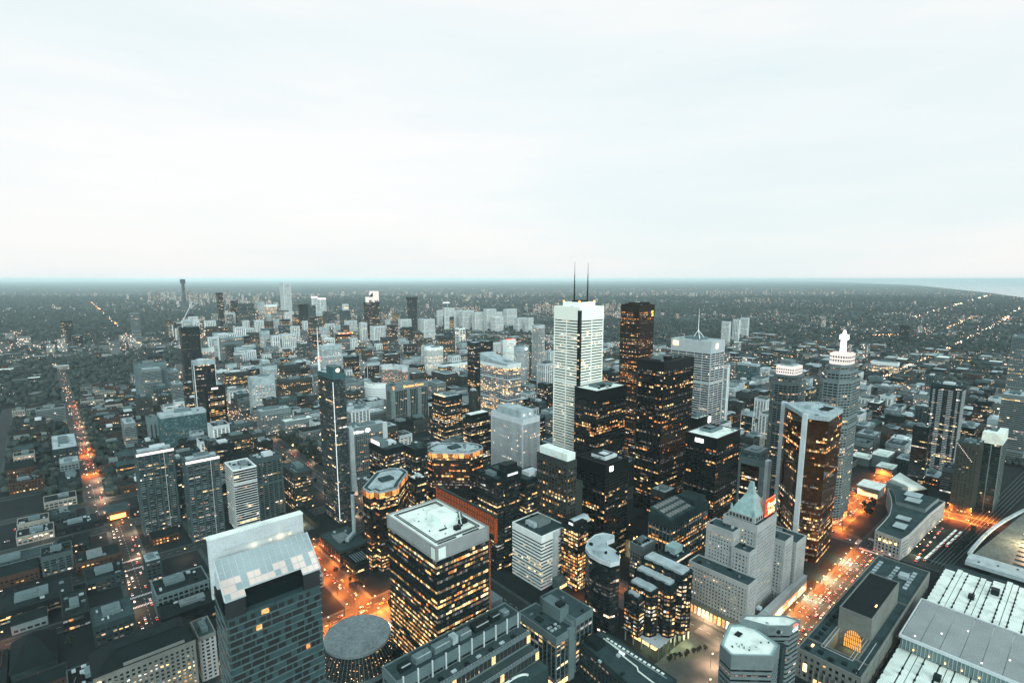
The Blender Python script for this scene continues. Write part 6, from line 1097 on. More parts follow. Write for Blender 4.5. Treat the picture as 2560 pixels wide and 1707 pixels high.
# ================================================================== ground, water, roads
def flat(name, P, z, mat, kind='structure', parent=None):
    mb = MB(); mb.v = [(x, y, z) for x, y in P]; mb.f = [tuple(range(len(P)))]; mb.m = [0]; return mb.build(name, mat, parent, kind=kind)
m, n_, l_ = newmat('city_ground'); o_ = n_.new('ShaderNodeOutputMaterial'); b_ = n_.new('ShaderNodeBsdfPrincipled'); g_ = n_.new('ShaderNodeNewGeometry')
v1 = n_.new('ShaderNodeTexVoronoi'); v1.inputs['Scale'].default_value = .022; a1 = n_.new('ShaderNodeTexNoise'); a1.inputs['Scale'].default_value = .0011; a1.inputs['Detail'].default_value = 8
for t in (v1, a1): l_.new(g_.outputs['Position'], t.inputs['Vector'])
r1 = n_.new('ShaderNodeValToRGB'); e_ = r1.color_ramp.elements; e_[0].position = .35; e_[0].color = (.008, .022, .023, 1); e_[1].position = .66; e_[1].color = (.028, .05, .052, 1); l_.new(a1.outputs[0], r1.inputs[0])
bw = n_.new('ShaderNodeSeparateColor'); l_.new(v1.outputs['Color'], bw.inputs[0]); mr_ = n_.new('ShaderNodeMapRange'); mr_.inputs[1].default_value = .88; mr_.inputs[2].default_value = 1; mr_.inputs[3].default_value = 0; mr_.inputs[4].default_value = .8; l_.new(bw.outputs[0], mr_.inputs[0])
mx_ = n_.new('ShaderNodeMixRGB'); mx_.inputs[2].default_value = (.16, .21, .215, 1); l_.new(mr_.outputs[0], mx_.inputs[0]); l_.new(r1.outputs[0], mx_.inputs[1]); l_.new(mx_.outputs[0], b_.inputs['Base Color']); b_.inputs['Roughness'].default_value = .9; b_.inputs['Specular IOR Level'].default_value = .1; l_.new(b_.outputs[0], o_.inputs[0])
flat('ground', [(1500, -700), (6000, -150), (12946, 1032), (17113, 1985), (34490, 6944), (60000, 18000), (300000, 130000), (300000, 300000), (-300000, 300000), (-300000, -1500)], -.05, 'city_ground')
flat('near_ground', [(-420, -120), (1500, -120), (1500, 1300), (700, 2000), (-420, 2000)], -.02, 'asphalt')
m, n_, l_ = newmat('lake_water'); o_ = n_.new('ShaderNodeOutputMaterial'); b_ = n_.new('ShaderNodeBsdfPrincipled'); b_.inputs['Base Color'].default_value = (.05, .09, .10, 1); b_.inputs['Roughness'].default_value = .06; a1 = n_.new('ShaderNodeTexNoise'); a1.inputs['Scale'].default_value = .02; a1.inputs['Detail'].default_value = 4; bp_ = n_.new('ShaderNodeBump'); bp_.inputs['Strength'].default_value = .01; g_ = n_.new('ShaderNodeNewGeometry'); l_.new(g_.outputs['Position'], a1.inputs[0]); l_.new(a1.outputs[0], bp_.inputs['Height']); l_.new(bp_.outputs[0], b_.inputs['Normal']); l_.new(b_.outputs[0], o_.inputs[0])
flat('lake', [(-300000, -60000), (300000, -60000), (300000, 135000), (-300000, 135000)], -1.2, 'lake_water')
VR = [(52, 12, -60, 902), (34, 10, 940, 2600), (221, 11, 150, 1000), (332, 20, 330, 2050), (452, 9, 150, 900), (768, 10, 60, 1600), (957, 10, 60, 3200), (130, 8, 440, 1100), (-90, 8, 440, 1900)]   # x, half, y0, y1
HR = [(168, 14, 420, 960), (480, 10, -200, 960), (651, 8, -200, 330), (745, 8, -200, 960), (880, 10, -300, 1500), (1430, 9, -300, 1700), (302, 7, 440, 960), (225, 11, 770, 1100), (1000, 7, -300, 330), (1110, 7, -300, 330)]
for x, h, a, b in VR: flat('road', rect(x - h, a, x + h, b), .0 + .0001 * x / 10, 'road')
for y, h, a, b in HR: flat('road', rect(a, y - h, b, y + h), .02 + .00001 * y, 'road')
# pavements: kerbed strips between crossings
for x, h, a, b in VR:
    cuts = sorted([(y - hh - 1, y + hh + 1) for y, hh, xa, xb in HR if xa < x < xb and a < y < b]); s = a
    for c0, c1 in cuts + [(b, b)]:
        if c0 - s > 6:
            for q in (-1, 1): mb = MB(); xa, xb = sorted((x + q * h, x + q * (h + 4))); mb.box(xa, s, 0, xb, c0, .14); mb.build('pavement', 'paving', kind='structure')
        s = c1
for y, h, a, b in HR:
    cuts = sorted([(x - hh - 4, x + hh + 4) for x, hh, ya, yb in VR if ya < y < yb and a < x < b]); s = a
    for c0, c1 in cuts + [(b, b)]:
        if c0 - s > 6:
            for q in (-1, 1): mb = MB(); ya, yb = sorted((y + q * h, y + q * (h + 3.6))); mb.box(s, ya, 0, c0, yb, .145); mb.build('pavement', 'paving', kind='structure')
        s = c1
mb = MB()
for x, h, a, b in VR[:5]:
    for k in range(int((b - a) / 9)):
        for q in ((0,) if h < 14 else (-8, 0, 8)): mb.quad((x + q - .12, a + k * 9, .05), (x + q + .12, a + k * 9, .05), (x + q + .12, a + k * 9 + 4, .05), (x + q - .12, a + k * 9 + 4, .05))
for y, h, a, b in HR[:5]:
    for k in range(int((b - a) / 9)):
        for q in ((0,) if h < 12 else (-6.5, 0, 6.5)): mb.quad((a + k * 9, y + q - .12, .055), (a + k * 9 + 4, y + q - .12, .055), (a + k * 9 + 4, y + q + .12, .055), (a + k * 9, y + q + .12, .055))
mb.build('lane_marking', 'marking', kind='structure')
def zebra(x0, y0, x1, y1, along):
    mb = MB(); n = int((x1 - x0 if along == 'x' else y1 - y0) / 1.3)
    for k in range(n):
        if along == 'x': mb.quad((x0 + k * 1.3, y0, .062), (x0 + k * 1.3 + .7, y0, .062), (x0 + k * 1.3 + .7, y1, .062), (x0 + k * 1.3, y1, .062))
        else: mb.quad((x0, y0 + k * 1.3, .062), (x1, y0 + k * 1.3, .062), (x1, y0 + k * 1.3 + .7, .062), (x0, y0 + k * 1.3 + .7, .062))
    mb.build('zebra_crossing', 'marking', kind='structure')
zebra(747, 155, 752, 181, 'y'); zebra(784, 155, 790, 181, 'y'); zebra(759, 184, 777, 189, 'x'); zebra(41, 744 - 14, 63, 744 - 10, 'x'); zebra(41, 755, 63, 759, 'x'); zebra(41, 638, 63, 642, 'x'); zebra(41, 660, 63, 664, 'x')
flat('plaza', rect(143, 452, 210, 470), .03, 'plaza_paving'); flat('plaza', rect(207, 396, 260, 468), .035, 'plaza_paving'); flat('plaza', rect(420, 262, 460, 480), .03, 'plaza_paving'); flat('plaza', rect(510, 350, 640, 405), .03, 'plaza_paving'); flat('plaza', rect(350, 176, 462, 235), .03, 'plaza_paving'); flat('plaza', rect(480, 148, 690, 154), .03, 'plaza_paving')
flat('park_lawn', rect(352, 900, 372, 1130), .02, 'grass'); flat('park_lawn', rect(272, 880, 308, 990), .02, 'grass')
flat('rail_corridor', [(770, 92), (770, 118), (1300, 78), (1300, 40)], .04, 'rail_dark')
mb = MB()
for k in range(6): mb.bar((770, 95 + k * 3.4, .3), (1300, 46 + k * 5.2, .3), .35, tz=.3)
mb.build('rail_track', 'unit_metal', kind='structure')
# ================================================================== filler city blocks
STY['lowcream'] = dict(STY['lowstone'], band='cream_stone', pier='cream_stone', topm='cream_stone'); surf('roof_brown', (.09, .06, .05), .9, .3, .3)
rr = random.Random(5)
ROADS = [(x - h - 4, a, x + h + 4, b) for x, h, a, b in VR] + [(a, y - h - 4, b, y + h + 4) for y, h, a, b in HR]
PARKS = [(346, 890, 376, 1140), (268, 870, 312, 1000), (60, 2150, 520, 2900), (-420, 1830, 40, 2300), (140, 450, 262, 545), (350, 170, 462, 236), (336, 318, 470, 384), (765, 190, 935, 245)]
CAND = []
def free(q, pad=1.5):
    for o in OCC:
        if q[0] - pad < o[2] and q[2] + pad > o[0] and q[1] - pad < o[3] and q[3] + pad > o[1]: return False
    for o in ROADS + PARKS:
        if q[0] < o[2] and q[2] > o[0] and q[1] < o[3] and q[3] > o[1]: return False
    return True
def inview(x, y, z, m=40): a = view(x, y, z); return a[2] > 60 and -m < a[0] < 2560 + m and 640 < a[1] < 1707 + m
LB = np.array(LBOX)
def lower(q, H):
    """fillers stay low enough to leave the surveyed towers behind them in sight"""
    while H > 4:
        a = [view(x, y, z) for x in (q[0], q[2]) for y in (q[1], q[3]) for z in (0, H)]; d = min(p[2] for p in a); xa = min(p[0] for p in a); xb = max(p[0] for p in a); ya = min(p[1] for p in a)
        if not ((LB[:, 0] > d + 5) & (LB[:, 1] + 2 < xb) & (LB[:, 2] - 2 > xa) & (ya < LB[:, 3] + (.45 if d < 1700 else .22) * (LB[:, 4] - LB[:, 3])) & (a[0][1] > LB[:, 3])).any(): return H
        H *= .8
    return H
def zone(x0, y0, x1, y1, lot, h0, h1, dens, skew=1.6, tall=0, tallh=(60, 110), wide=1.35):
    y = y0
    while y < y1:
        d = lot * rr.uniform(.75, 1.25); x = x0
        while x < x1:
            wv = lot * rr.uniform(.7, wide * 1.2)
            q = (x + 1.5, y + 1.5, x + wv - 1.5, y + d - 1.5 - rr.uniform(0, d * .2))
            H = h0 + (h1 - h0) * rr.random() ** skew
            if rr.random() < tall: H = rr.uniform(*tallh)
            H = lower(q, H)
            if H > 4 and rr.random() < dens and inview((q[0] + q[2]) / 2, (q[1] + q[3]) / 2, H) and free(q): CAND.append((*q, H)); 
            x += wv
        y += d + (7 if rr.random() < .4 else 0)
zone(-330, 500, 328, 1010, 30, 8, 24, .97)
zone(330, 280, 955, 1000, 31, 18, 56, .97)
zone(-420, 1010, 200, 2100, 36, 7, 20, .84, 1.5, .07, (24, 46))
zone(200, 1010, 760, 2150, 32, 16, 56, .96, 1.1, .18, (50, 90))
zone(540, 2150, 1350, 3700, 36, 16, 85, .92, 1.2, .32, (60, 150))
zone(760, 1000, 1300, 2150, 34, 14, 60, .94, 1.4, .12, (60, 110))
zone(960, 120, 2000, 1000, 36, 9, 38, .9, 1.5, .08, (35, 65))
zone(1300, 1000, 2200, 2300, 42, 7, 24, .6, 2, .03, (40, 80))
zone(-420, 2100, 540, 3700, 38, 5, 14, .33, 2, .012, (30, 60))
zone(2000, 60, 3200, 1400, 48, 6, 18, .5, 2.2)
zone(1350, 2300, 2600, 3400, 48, 6, 22, .45, 2, .07, (40, 100))
# keep what the view can show: sample points against everything that stands nearer
BX = np.array([(a, b, 0, c, d, h) for a, b, c, d, h in OCC] + [(q[0], q[1], 0, q[2], q[3], q[4]) for q in CAND], float)
def hidden_share(q):
    xs = np.linspace(q[0] + .5, q[2] - .5, 3); ys = np.linspace(q[1] + .5, q[3] - .5, 3); P_ = [(x, y, q[4] + .3) for x in xs for y in ys] + [(x, q[1] - .3, q[4] * t) for x in xs for t in (.25, .6)] + [(q[0] - .3, y, q[4] * t) for y in ys for t in (.25, .6)]
    o = np.array([0, 0, CAMZ]); d = np.array(P_) - o
    lo = np.full((len(P_), len(BX)), -1e9); hi = np.full((len(P_), len(BX)), 1e9)
    for ax in range(3):
        dv = d[:, ax:ax + 1]; dv = np.where(np.abs(dv) < 1e-6, 1e-6, dv); t1 = (BX[None, :, ax] - o[ax]) / dv; t2 = (BX[None, :, ax + 3] - o[ax]) / dv
        lo = np.maximum(lo, np.minimum(t1, t2)); hi = np.minimum(hi, np.maximum(t1, t2))
    return 1 - ((lo < hi) & (hi > 0) & (lo < .995)).any(1).mean()
SC = []
for q in CAND:
    v = hidden_share(q)
    if v > .05:
        dd = math.hypot((q[0] + q[2]) / 2, (q[1] + q[3]) / 2); area = v * (q[2] - q[0]) * ((q[3] - q[1]) * .35 + q[4]) / dd ** 2; SC.append((area, q, dd))
SC.sort(key=lambda t: -t[0])
WALLC = {'lowbrick': 'dark brick', 'lowgrey': 'dark grey', 'lowstone': 'grey stone', 'lowdark': 'dark glass', 'lowcream': 'cream stone', 'condo': 'grey concrete', 'condo_pale': 'pale', 'greyband': 'grey banded', 'brownband': 'brown banded', 'gridlit': 'lit grey', 'darkband': 'dark banded', 'darklit': 'dark lit', 'brownpier': 'brown', 'darkcondo': 'dark', 'paleglass': 'pale glass'}
ORD = ['nearest', 'second nearest', 'third nearest', 'fourth nearest', 'fifth nearest', 'sixth nearest', 'seventh nearest', 'eighth nearest', 'ninth nearest', 'tenth nearest', 'eleventh nearest', 'twelfth nearest', 'thirteenth nearest', 'fourteenth nearest', 'fifteenth nearest']
SHORT = {}
def brief(s):
    w_ = s.split()
    for stop in ('with', 'standing', 'behind', 'beside', 'left', 'right', 'near', 'under', 'below', 'between', 'in', 'on', 'reaching', 'close', 'by', 'tucked', 'joined', 'at', 'furthest,', 'second', 'third', 'attached', 'rising', 'beyond', 'directly'):
        pass
    return ' '.join(w_[:8]).rstrip(',')
def near_name(x, y, z):
    global LAND
    a = view(x, y, z); best = min(LAND, key=lambda t: (t[1] - a[0]) ** 2 + ((t[2] - a[1]) * 1.3) ** 2)
    dx = a[0] - best[1]; rel = ('left of' if dx < -25 else 'right of' if dx > 25 else ('behind' if a[2] > best[3] else 'in front of')); return rel, best[0]
def ordw(n):
    a = ['', '', 'second ', 'third ', 'fourth ', 'fifth ', 'sixth ', 'seventh ', 'eighth ', 'ninth ', 'tenth ', 'eleventh ', 'twelfth ', 'thirteenth ', 'fourteenth ', 'fifteenth ', 'sixteenth ', 'seventeenth ', 'eighteenth ', 'nineteenth ', 'twentieth ']; return a[n] if n < len(a) else 'twenty-%s ' % a[n - 20].strip().replace('second', 'second') if n < 30 else 'thirty-%s ' % a[max(2, n - 30)].strip()
ROOFN = {'roof_dark': 'dark', 'roof_mid': 'grey', 'roof_pale': 'pale', 'roof_white': 'white', 'roof_black': 'black'}
PH = {}
def phrase(l):
    """short unique handle for a landmark label: its first words up to six"""
    w_ = l.replace(',', '').split(); k = 5
    while k < len(w_) and (w_[k - 1] in ('a', 'an', 'the', 'with', 'and', 'of', 'its', 'in', 'on', 'by', 'to', 'under', 'down', 'beside', 'behind', 'left', 'right', 'two', 'near', 'at', 'standing', 'above', 'for', 'bright', 'white', 'lit', 'dark', 'pale', 'glowing', 'square', 'flat', 'green', 'grey', 'blue', 'black', 'brown', 'orange', 'steep', 'tall', 'wide', 'name') or sum(m_[0].replace(',', '').split()[:k] == w_[:k] for m_ in LAND) > 1): k += 1
    return ' '.join(w_[:k])
LAND = [t for t in LAND if len(phrase(t[0]).split()) <= 7]
NT = 300; things_ = SC[:NT * 2]; used = {}; plan = []
nl = nm = 0; stuff_ = []
for area, q, dd in SC:
    tallq = q[4] > 22
    if tallq and nm < 300: nm += 1; plan.append((q, dd, True))
    elif not tallq and nl < 300: nl += 1; plan.append((q, dd, False))
    else: stuff_.append((q, dd))
rows = []
for i, (q, dd, tq) in enumerate(plan):
    st = rr.choice(('condo', 'condo_pale', 'condo_pale', 'condo_pale', 'greyband', 'paleglass', 'brownband', 'gridlit', 'darkband', 'darklit', 'brownpier', 'darkcondo', 'paleglass')) if tq else rr.choice(('lowbrick', 'lowbrick', 'lowgrey', 'lowgrey', 'lowstone', 'lowdark', 'lowcream'))
    left = q[0] < 330 and q[1] < 2200
    if left and tq and q[1] < 1100: st = rr.choice(('condo', 'darkband', 'brownband', 'darkcondo'))
    rm = rr.choice(('roof_dark', 'roof_dark', 'roof_mid', 'roof_black') if left else ('roof_dark', 'roof_mid', 'roof_mid', 'roof_pale', 'roof_pale'))
    if not left and rr.random() < .08: rm = 'roof_white'
    rel, lm = near_name((q[0] + q[2]) / 2, (q[1] + q[3]) / 2, q[4]); rows.append([q, dd, tq, st, rm, rel, lm])
grp = {}
for k, t in enumerate(rows): grp.setdefault((t[2], t[5], t[6]), []).append(k)
for key, ks in grp.items():
    ks.sort(key=lambda k: rows[k][1])
    for n, k in enumerate(ks): rows[k].append(n)
for i, (q, dd, tq, st, rm, rel, lm, n) in enumerate(rows):
    kind = ('mid-rise' if tq else 'low block')
    lab = '%s %s, %snearest %s %s' % (WALLC[st], kind, ordw(n + 1), rel, phrase(lm))
    r = thing('mid_rise_building' if tq else 'low_building', lab, 'building', ((q[0] + q[2]) / 2, (q[1] + q[3]) / 2, 0), group='mid-rise blocks of the city' if tq else 'low blocks of the city')
    S = dict(STY[st]); S['top'] = min(S['top'], q[4] * .25); P = rect(*q[:4])
    if dd > 1500: S['lit'] *= 1.4
    gable = not tq and dd < 1800 and rr.random() < .28
    shell(r, P, q[4], S, 0, 3000 + i, False, rm, units=0 if gable else 12 if dd < 900 else 6 if dd < 1300 else 2 if dd < 2000 else 0, big=dd < 2400 and not gable)
    if gable:
        mb = MB(); x0, y0, x1, y1 = q[:4]; z = q[4] + 1.05; yc = (y0 + y1) / 2; zz = z + (y1 - y0) * .22
        mb.quad((x0 - .5, y0 - .5, z), (x1 + .5, y0 - .5, z), (x1 + .5, yc, zz), (x0 - .5, yc, zz)); mb.quad((x1 + .5, y1 + .5, z), (x0 - .5, y1 + .5, z), (x0 - .5, yc, zz), (x1 + .5, yc, zz)); mb.tri((x0 - .3, y1 + .4, z), (x0 - .3, y0 - .4, z), (x0 - .3, yc, zz - .1)); mb.build('pitched_roof', rr.choice(('roof_dark', 'roof_mid', 'slate_green', 'roof_brown')), r)
        mb = MB(); cx_ = x0 + (x1 - x0) * rr.uniform(.2, .8); mb.box(cx_ - .6, yc - .6, zz - 1.5, cx_ + .6, yc + .6, zz + 1.6); mb.build('chimney', 'brick', r)
    elif dd < 1100:
        mb = MB(); x0, y0, x1, y1 = q[:4]
        for k in range(rr.randrange(2, 5)): a_ = rr.uniform(x0 + 2, x1 - 3); mb.bar((a_, rr.uniform(y0 + 2, y1 - 2), q[4] + .4), (rr.uniform(x0 + 2, x1 - 2), rr.uniform(y0 + 2, y1 - 2), q[4] + .4), .35)
        mb.build('roof_pipe', rr.choice(('unit_metal', 'unit_dark', 'roof_pale')), r, kind='stuff')
# ---- what is left over and everything farther out: one mass
m, n_, l_ = newmat('far_block'); o_ = n_.new('ShaderNodeOutputMaterial'); b_ = n_.new('ShaderNodeBsdfPrincipled'); uv_ = n_.new('ShaderNodeUVMap'); fl_ = n_.new('ShaderNodeVectorMath'); fl_.operation = 'FLOOR'; l_.new(uv_.outputs[0], fl_.inputs[0])
wn_ = n_.new('ShaderNodeTexWhiteNoise'); wn_.noise_dimensions = '2D'; l_.new(fl_.outputs[0], wn_.inputs[0]); g_ = n_.new('ShaderNodeNewGeometry')
cr_ = n_.new('ShaderNodeValToRGB'); e_ = cr_.color_ramp.elements; e_[0].color = (.025, .04, .042, 1); e_[1].color = (.20, .26, .265, 1); e_[1].position = .95; l_.new(g_.outputs['Random Per Island'], cr_.inputs[0]); l_.new(cr_.outputs[0], b_.inputs['Base Color']); b_.inputs['Roughness'].default_value = .8; b_.inputs['Specular IOR Level'].default_value = .1
gt_ = n_.new('ShaderNodeMath'); gt_.operation = 'GREATER_THAN'; gt_.inputs[1].default_value = .93; l_.new(wn_.outputs[0], gt_.inputs[0]); ms_ = n_.new('ShaderNodeMath'); ms_.operation = 'MULTIPLY'; ms_.inputs[1].default_value = 1.6; l_.new(gt_.outputs[0], ms_.inputs[0])
mc_ = n_.new('ShaderNodeMixRGB'); mc_.inputs[1].default_value = (1, .5, .2, 1); mc_.inputs[2].default_value = (1, .88, .75, 1); l_.new(wn_.outputs[1], mc_.inputs[0]); l_.new(mc_.outputs[0], b_.inputs['Emission Color']); l_.new(ms_.outputs[0], b_.inputs['Emission Strength']); l_.new(b_.outputs[0], o_.inputs[0]); m.cycles.emission_sampling = 'NONE'
m, n_, l_ = newmat('far_roof'); o_ = n_.new('ShaderNodeOutputMaterial'); b_ = n_.new('ShaderNodeBsdfPrincipled'); g_ = n_.new('ShaderNodeNewGeometry'); cr_ = n_.new('ShaderNodeValToRGB'); e_ = cr_.color_ramp.elements; e_[0].color = (.02, .035, .038, 1); e_[1].color = (.34, .43, .44, 1); e_[1].position = 1; k_ = e_.new(.8); k_.color = (.055, .08, .083, 1); l_.new(g_.outputs['Random Per Island'], cr_.inputs[0]); l_.new(cr_.outputs[0], b_.inputs['Base Color']); b_.inputs['Roughness'].default_value = .85; b_.inputs['Specular IOR Level'].default_value = .1; l_.new(b_.outputs[0], o_.inputs[0])
mb = MB()
def farbox(mb, x, y, w2, d2, h, pitched=False):
    P = rect(x - w2, y - d2, x + w2, y + d2); i = len(mb.v); mb.v += [(a, b, 0) for a, b in P] + [(a, b, h) for a, b in P]
    for k in (0, 3):
        k2 = (k + 1) % 4; nb = max(1, round((2 * w2 if k == 0 else 2 * d2) / 4)); u = rr.randrange(900); v = rr.randrange(900)
        mb.uv[len(mb.f)] = [(u, v), (u + nb, v), (u + nb, v + h / 3.4), (u, v + h / 3.4)]; mb.f.append((i + k, i + k2, i + 4 + k2, i + 4 + k)); mb.m.append(0)
    mb.f.append((i + 1, i + 2, i + 6, i + 5)); mb.m.append(1)
    if pitched:
        a = (x, y - d2, h + w2 * .8); b = (x, y + d2, h + w2 * .8); j = len(mb.v); mb.v += [a, b]
        for f in ((i + 4, j, j + 1, i + 7), (i + 5, i + 6, j + 1, j)): mb.f.append(f); mb.m.append(1)
        mb.f.append((i + 4, i + 5, j)); mb.m.append(1)
    else: mb.f.append((i + 4, i + 5, i + 6, i + 7)); mb.m.append(1)
for q, dd in stuff_: farbox(mb, (q[0] + q[2]) / 2, (q[1] + q[3]) / 2, (q[2] - q[0]) / 2, (q[3] - q[1]) / 2, q[4])
def fxy(px, depth): """ground point at a given depth in the direction of a view column"""; a = (px - 1280) / FPX; return depth * (math.sin(HEAD) + a * math.cos(HEAD)), depth * (math.cos(HEAD) - a * math.sin(HEAD))
def onland(x, y): return y > (x - 1500) * .09 - 300 if x < 13000 else y > (x - 12946) * .27 + 1100
nfar = 0
while nfar < 11000:
    px = rr.uniform(-60, 2620); dp = 2300 * (1 + rr.random() ** 2.0 * (7.5 if px > 900 else 4.5)); x, y = fxy(px, dp)
    x = round(x / 44) * 44 + rr.uniform(-3, 3) + (14 if rr.random() < .5 else -14); y = y if int(y / 190) % 5 else y + 60
    if not onland(x, y) or any(o[0] < x < o[2] and o[1] < y < o[3] for o in PARKS): continue
    woods = math.sin(x * .0013 + 1) * math.cos(y * .0011 + x * .0004) + .25 * math.sin(x * .004)
    if woods > .12 and rr.random() < .9: continue
    big = rr.random(); nfar += 1
    hood = math.sin(x * .0031 + 2) * math.sin(y * .0027 - 1)
    if hood < .05 and rr.random() < .82: continue
    if not free((x - 15, y - 15, x + 15, y + 15)): continue
    if big < .06: farbox(mb, x, y, rr.uniform(18, 60), rr.uniform(12, 30), rr.uniform(6, 11))
    elif big < .085: farbox(mb, x, y, rr.uniform(9, 26), rr.uniform(7, 10), rr.uniform(25, 62))
    else: farbox(mb, x, y, rr.uniform(4, 9), rr.uniform(5, 11), rr.uniform(4, 8), rr.random() < .7)
# far clusters of towers
for px, dp, n, s, hh in ((470, 8500, 46, 130, (50, 140)), (560, 7200, 40, 150, (40, 120)), (640, 6500, 26, 90, (40, 120)), (1160, 5200, 14, 45, (40, 80)), (1350, 5600, 16, 50, (50, 90)), (1530, 5800, 12, 45, (50, 90)), (1560, 4700, 10, 60, (40, 80)), (1900, 7600, 14, 60, (40, 70)), (1320, 9800, 40, 420, (40, 90)), (1700, 11500, 50, 500, (40, 90)), (2010, 12500, 30, 200, (40, 90)), (880, 10500, 40, 300, (40, 90)), (1250, 3900, 16, 70, (35, 70)), (860, 4300, 30, 190, (30, 90))):
    for k in range(n): x, y = fxy(rr.gauss(px, s * .5), dp * rr.uniform(.93, 1.07)); farbox(mb, x, y, rr.uniform(9, 26), rr.uniform(8, 12), rr.uniform(*hh))
mb.build('distant_houses', ['far_block', 'far_roof'], kind='stuff', label='far houses and blocks spread over the plain to the horizon', cat='houses')
# ================================================================== trees
def crown_mesh(seed, rad=3.6, h=6.5, n=260):
    rq = random.Random(seed); mb = MB(); lobes = [(rq.uniform(-1.4, 1.4), rq.uniform(-1.4, 1.4), rq.uniform(3.4, 7.6), rq.uniform(1.3, 2.3)) for _ in range(8)]
    for _ in range(n):
        lx, ly, lz, lr = rq.choice(lobes); a = rq.uniform(0, 2 * math.pi); b = math.asin(rq.uniform(-.7, 1)); rr_ = lr * rq.uniform(.65, 1.1)
        c = Vector((lx + rr_ * math.cos(a) * math.cos(b), ly + rr_ * math.sin(a) * math.cos(b), lz + rr_ * math.sin(b))); u = Vector((rq.gauss(0, 1), rq.gauss(0, 1), rq.gauss(0, .6))).normalized() * rq.uniform(.3, .6); v = u.cross(Vector((rq.gauss(0, 1), rq.gauss(0, 1), rq.gauss(0, 1)))).normalized() * rq.uniform(.25, .5)
        mb.quad(tuple(c - u - v), tuple(c + u - v), tuple(c + u + v), tuple(c - u + v))
    return mb.mesh('crown', ['leaf'])
mbt = MB(); mbt.cyl(0, 0, 0, 3.4, .26, .16, 7); mbt.cyl(0, 0, 3.4, 5.6, .16, .07, 6)
for k in range(4): a = k * 1.6; mbt.bar((0, 0, 2.6 + k * .3), (1.5 * math.cos(a), 1.5 * math.sin(a), 4.4 + k * .4), .1)
TRUNK = mbt.mesh('trunk', ['bark']); CROWN = [crown_mesh(s) for s in (1, 2, 3, 4)]
def tree(x, y, s, label, group):
    t = thing('street_tree', label, 'tree', (x, y, .02), rr.uniform(0, 6), group); t.scale = (s, s, s * rr.uniform(.9, 1.15)); link('trunk', TRUNK, t); link('crown', rr.choice(CROWN), t)
SPOTS = []
for k in range(34): SPOTS.append((rr.uniform(352, 376), rr.uniform(905, 1130), rr.uniform(1.3, 1.9), 'dark leafy tree in the park strip beside the wide avenue', 'trees in the avenue park'))
for k in range(20): SPOTS.append((rr.uniform(270, 308), rr.uniform(882, 990), rr.uniform(1.2, 1.8), 'dark leafy tree on the lawn left of the dark hotel tower', 'trees on the law court lawn'))
for k in range(16): SPOTS.append((314.5 if k % 2 else 349.5, 640 + k * 42, 1.1, 'street tree lining the wide avenue', 'trees along the avenue'))
for k in range(9): SPOTS.append((150 + k * 6.5, 461 + (k % 2) * 5, .75, 'small tree in the orange-lit forecourt of the round concert hall', 'forecourt trees'))
for k in range(6): SPOTS.append((243 + rr.uniform(-6, 8), 455 + rr.uniform(-14, 14), 1.25, 'dark tree at the orange crossroads corner beside the white-roofed tower', 'crossroads trees'))
for k in range(7): SPOTS.append((rr.uniform(226, 240), rr.uniform(560, 580) if k < 3 else rr.uniform(520, 545), .9, 'small tree at the kerb of the orange-lit street', 'street trees by the warehouse'))
for k in range(12): SPOTS.append((rr.uniform(862, 925), rr.uniform(196, 206) + rr.uniform(0, 9), 1.2, 'dark tree standing in the orange light behind the curved stone building', 'trees behind the curved building'))
for k in range(5): SPOTS.append((800 + k * 9, 190 + k, 1.0, 'dark tree on the orange-lit kerb left of the curved stone building', 'kerb trees by the curved building'))
for k in range(12): SPOTS.append((820 + k * 9 + rr.uniform(-3, 3), 98 - k * .6 + rr.uniform(-3, 3), .9, 'dark tree between the bus lane and the railway', 'trees by the bus lane'))
for k in range(11): SPOTS.append((384 + k * 4.2, 231 - k * 1.6 + rr.uniform(-2, 2), .65, 'clipped tree in the garden in front of the stepped amber-lit block', 'garden trees'))
for k in range(10): SPOTS.append((500 + k * 19, 150.5, .7, 'small tree in front of the railway station', 'station forecourt trees'))
for k in range(120):
    x, y = rr.uniform(-200, 210), rr.uniform(520, 1250)
    if free((x - 3, y - 3, x + 3, y + 3)) and not any(c[0] - 2 < x < c[2] + 2 and c[1] - 2 < y < c[3] + 2 for c, *_ in rows): SPOTS.append((x, y, rr.uniform(.9, 1.4), 'dark tree among the low roofs on the left', 'trees among the low roofs'))
TREES = [s for s in SPOTS if not any(o[0] - 1 < s[0] < o[2] + 1 and o[1] - 1 < s[1] < o[3] + 1 for o in OCC)]
for s in TREES: tree(*s)
# ---- woods and leafy streets farther out: one mass of crowns
ico = []; gphi = (1 + 5 ** .5) / 2
iv = np.array([(-1, gphi, 0), (1, gphi, 0), (-1, -gphi, 0), (1, -gphi, 0), (0, -1, gphi), (0, 1, gphi), (0, -1, -gphi), (0, 1, -gphi), (gphi, 0, -1), (gphi, 0, 1), (-gphi, 0, -1), (-gphi, 0, 1)], float) / 1.902
itri = np.array([(0, 11, 5), (0, 5, 1), (0, 1, 7), (0, 7, 10), (0, 10, 11), (1, 5, 9), (5, 11, 4), (11, 10, 2), (10, 7, 6), (7, 1, 8), (3, 9, 4), (3, 4, 2), (3, 2, 6), (3, 6, 8), (3, 8, 9), (4, 9, 5), (2, 4, 11), (6, 2, 10), (8, 6, 7), (9, 8, 1)])
rng = np.random.default_rng(3); pts = []
RB = np.array([(o[0], o[1], o[2], o[3]) for o in OCC] + [t[0][:4] for t in rows] + [q[:4] for q, _ in stuff_] + [o for o in ROADS], float)
def clear_of(x, y, pad=2.5): return not ((RB[:, 0] - pad < x) & (RB[:, 2] + pad > x) & (RB[:, 1] - pad < y) & (RB[:, 3] + pad > y)).any()
tries = 0
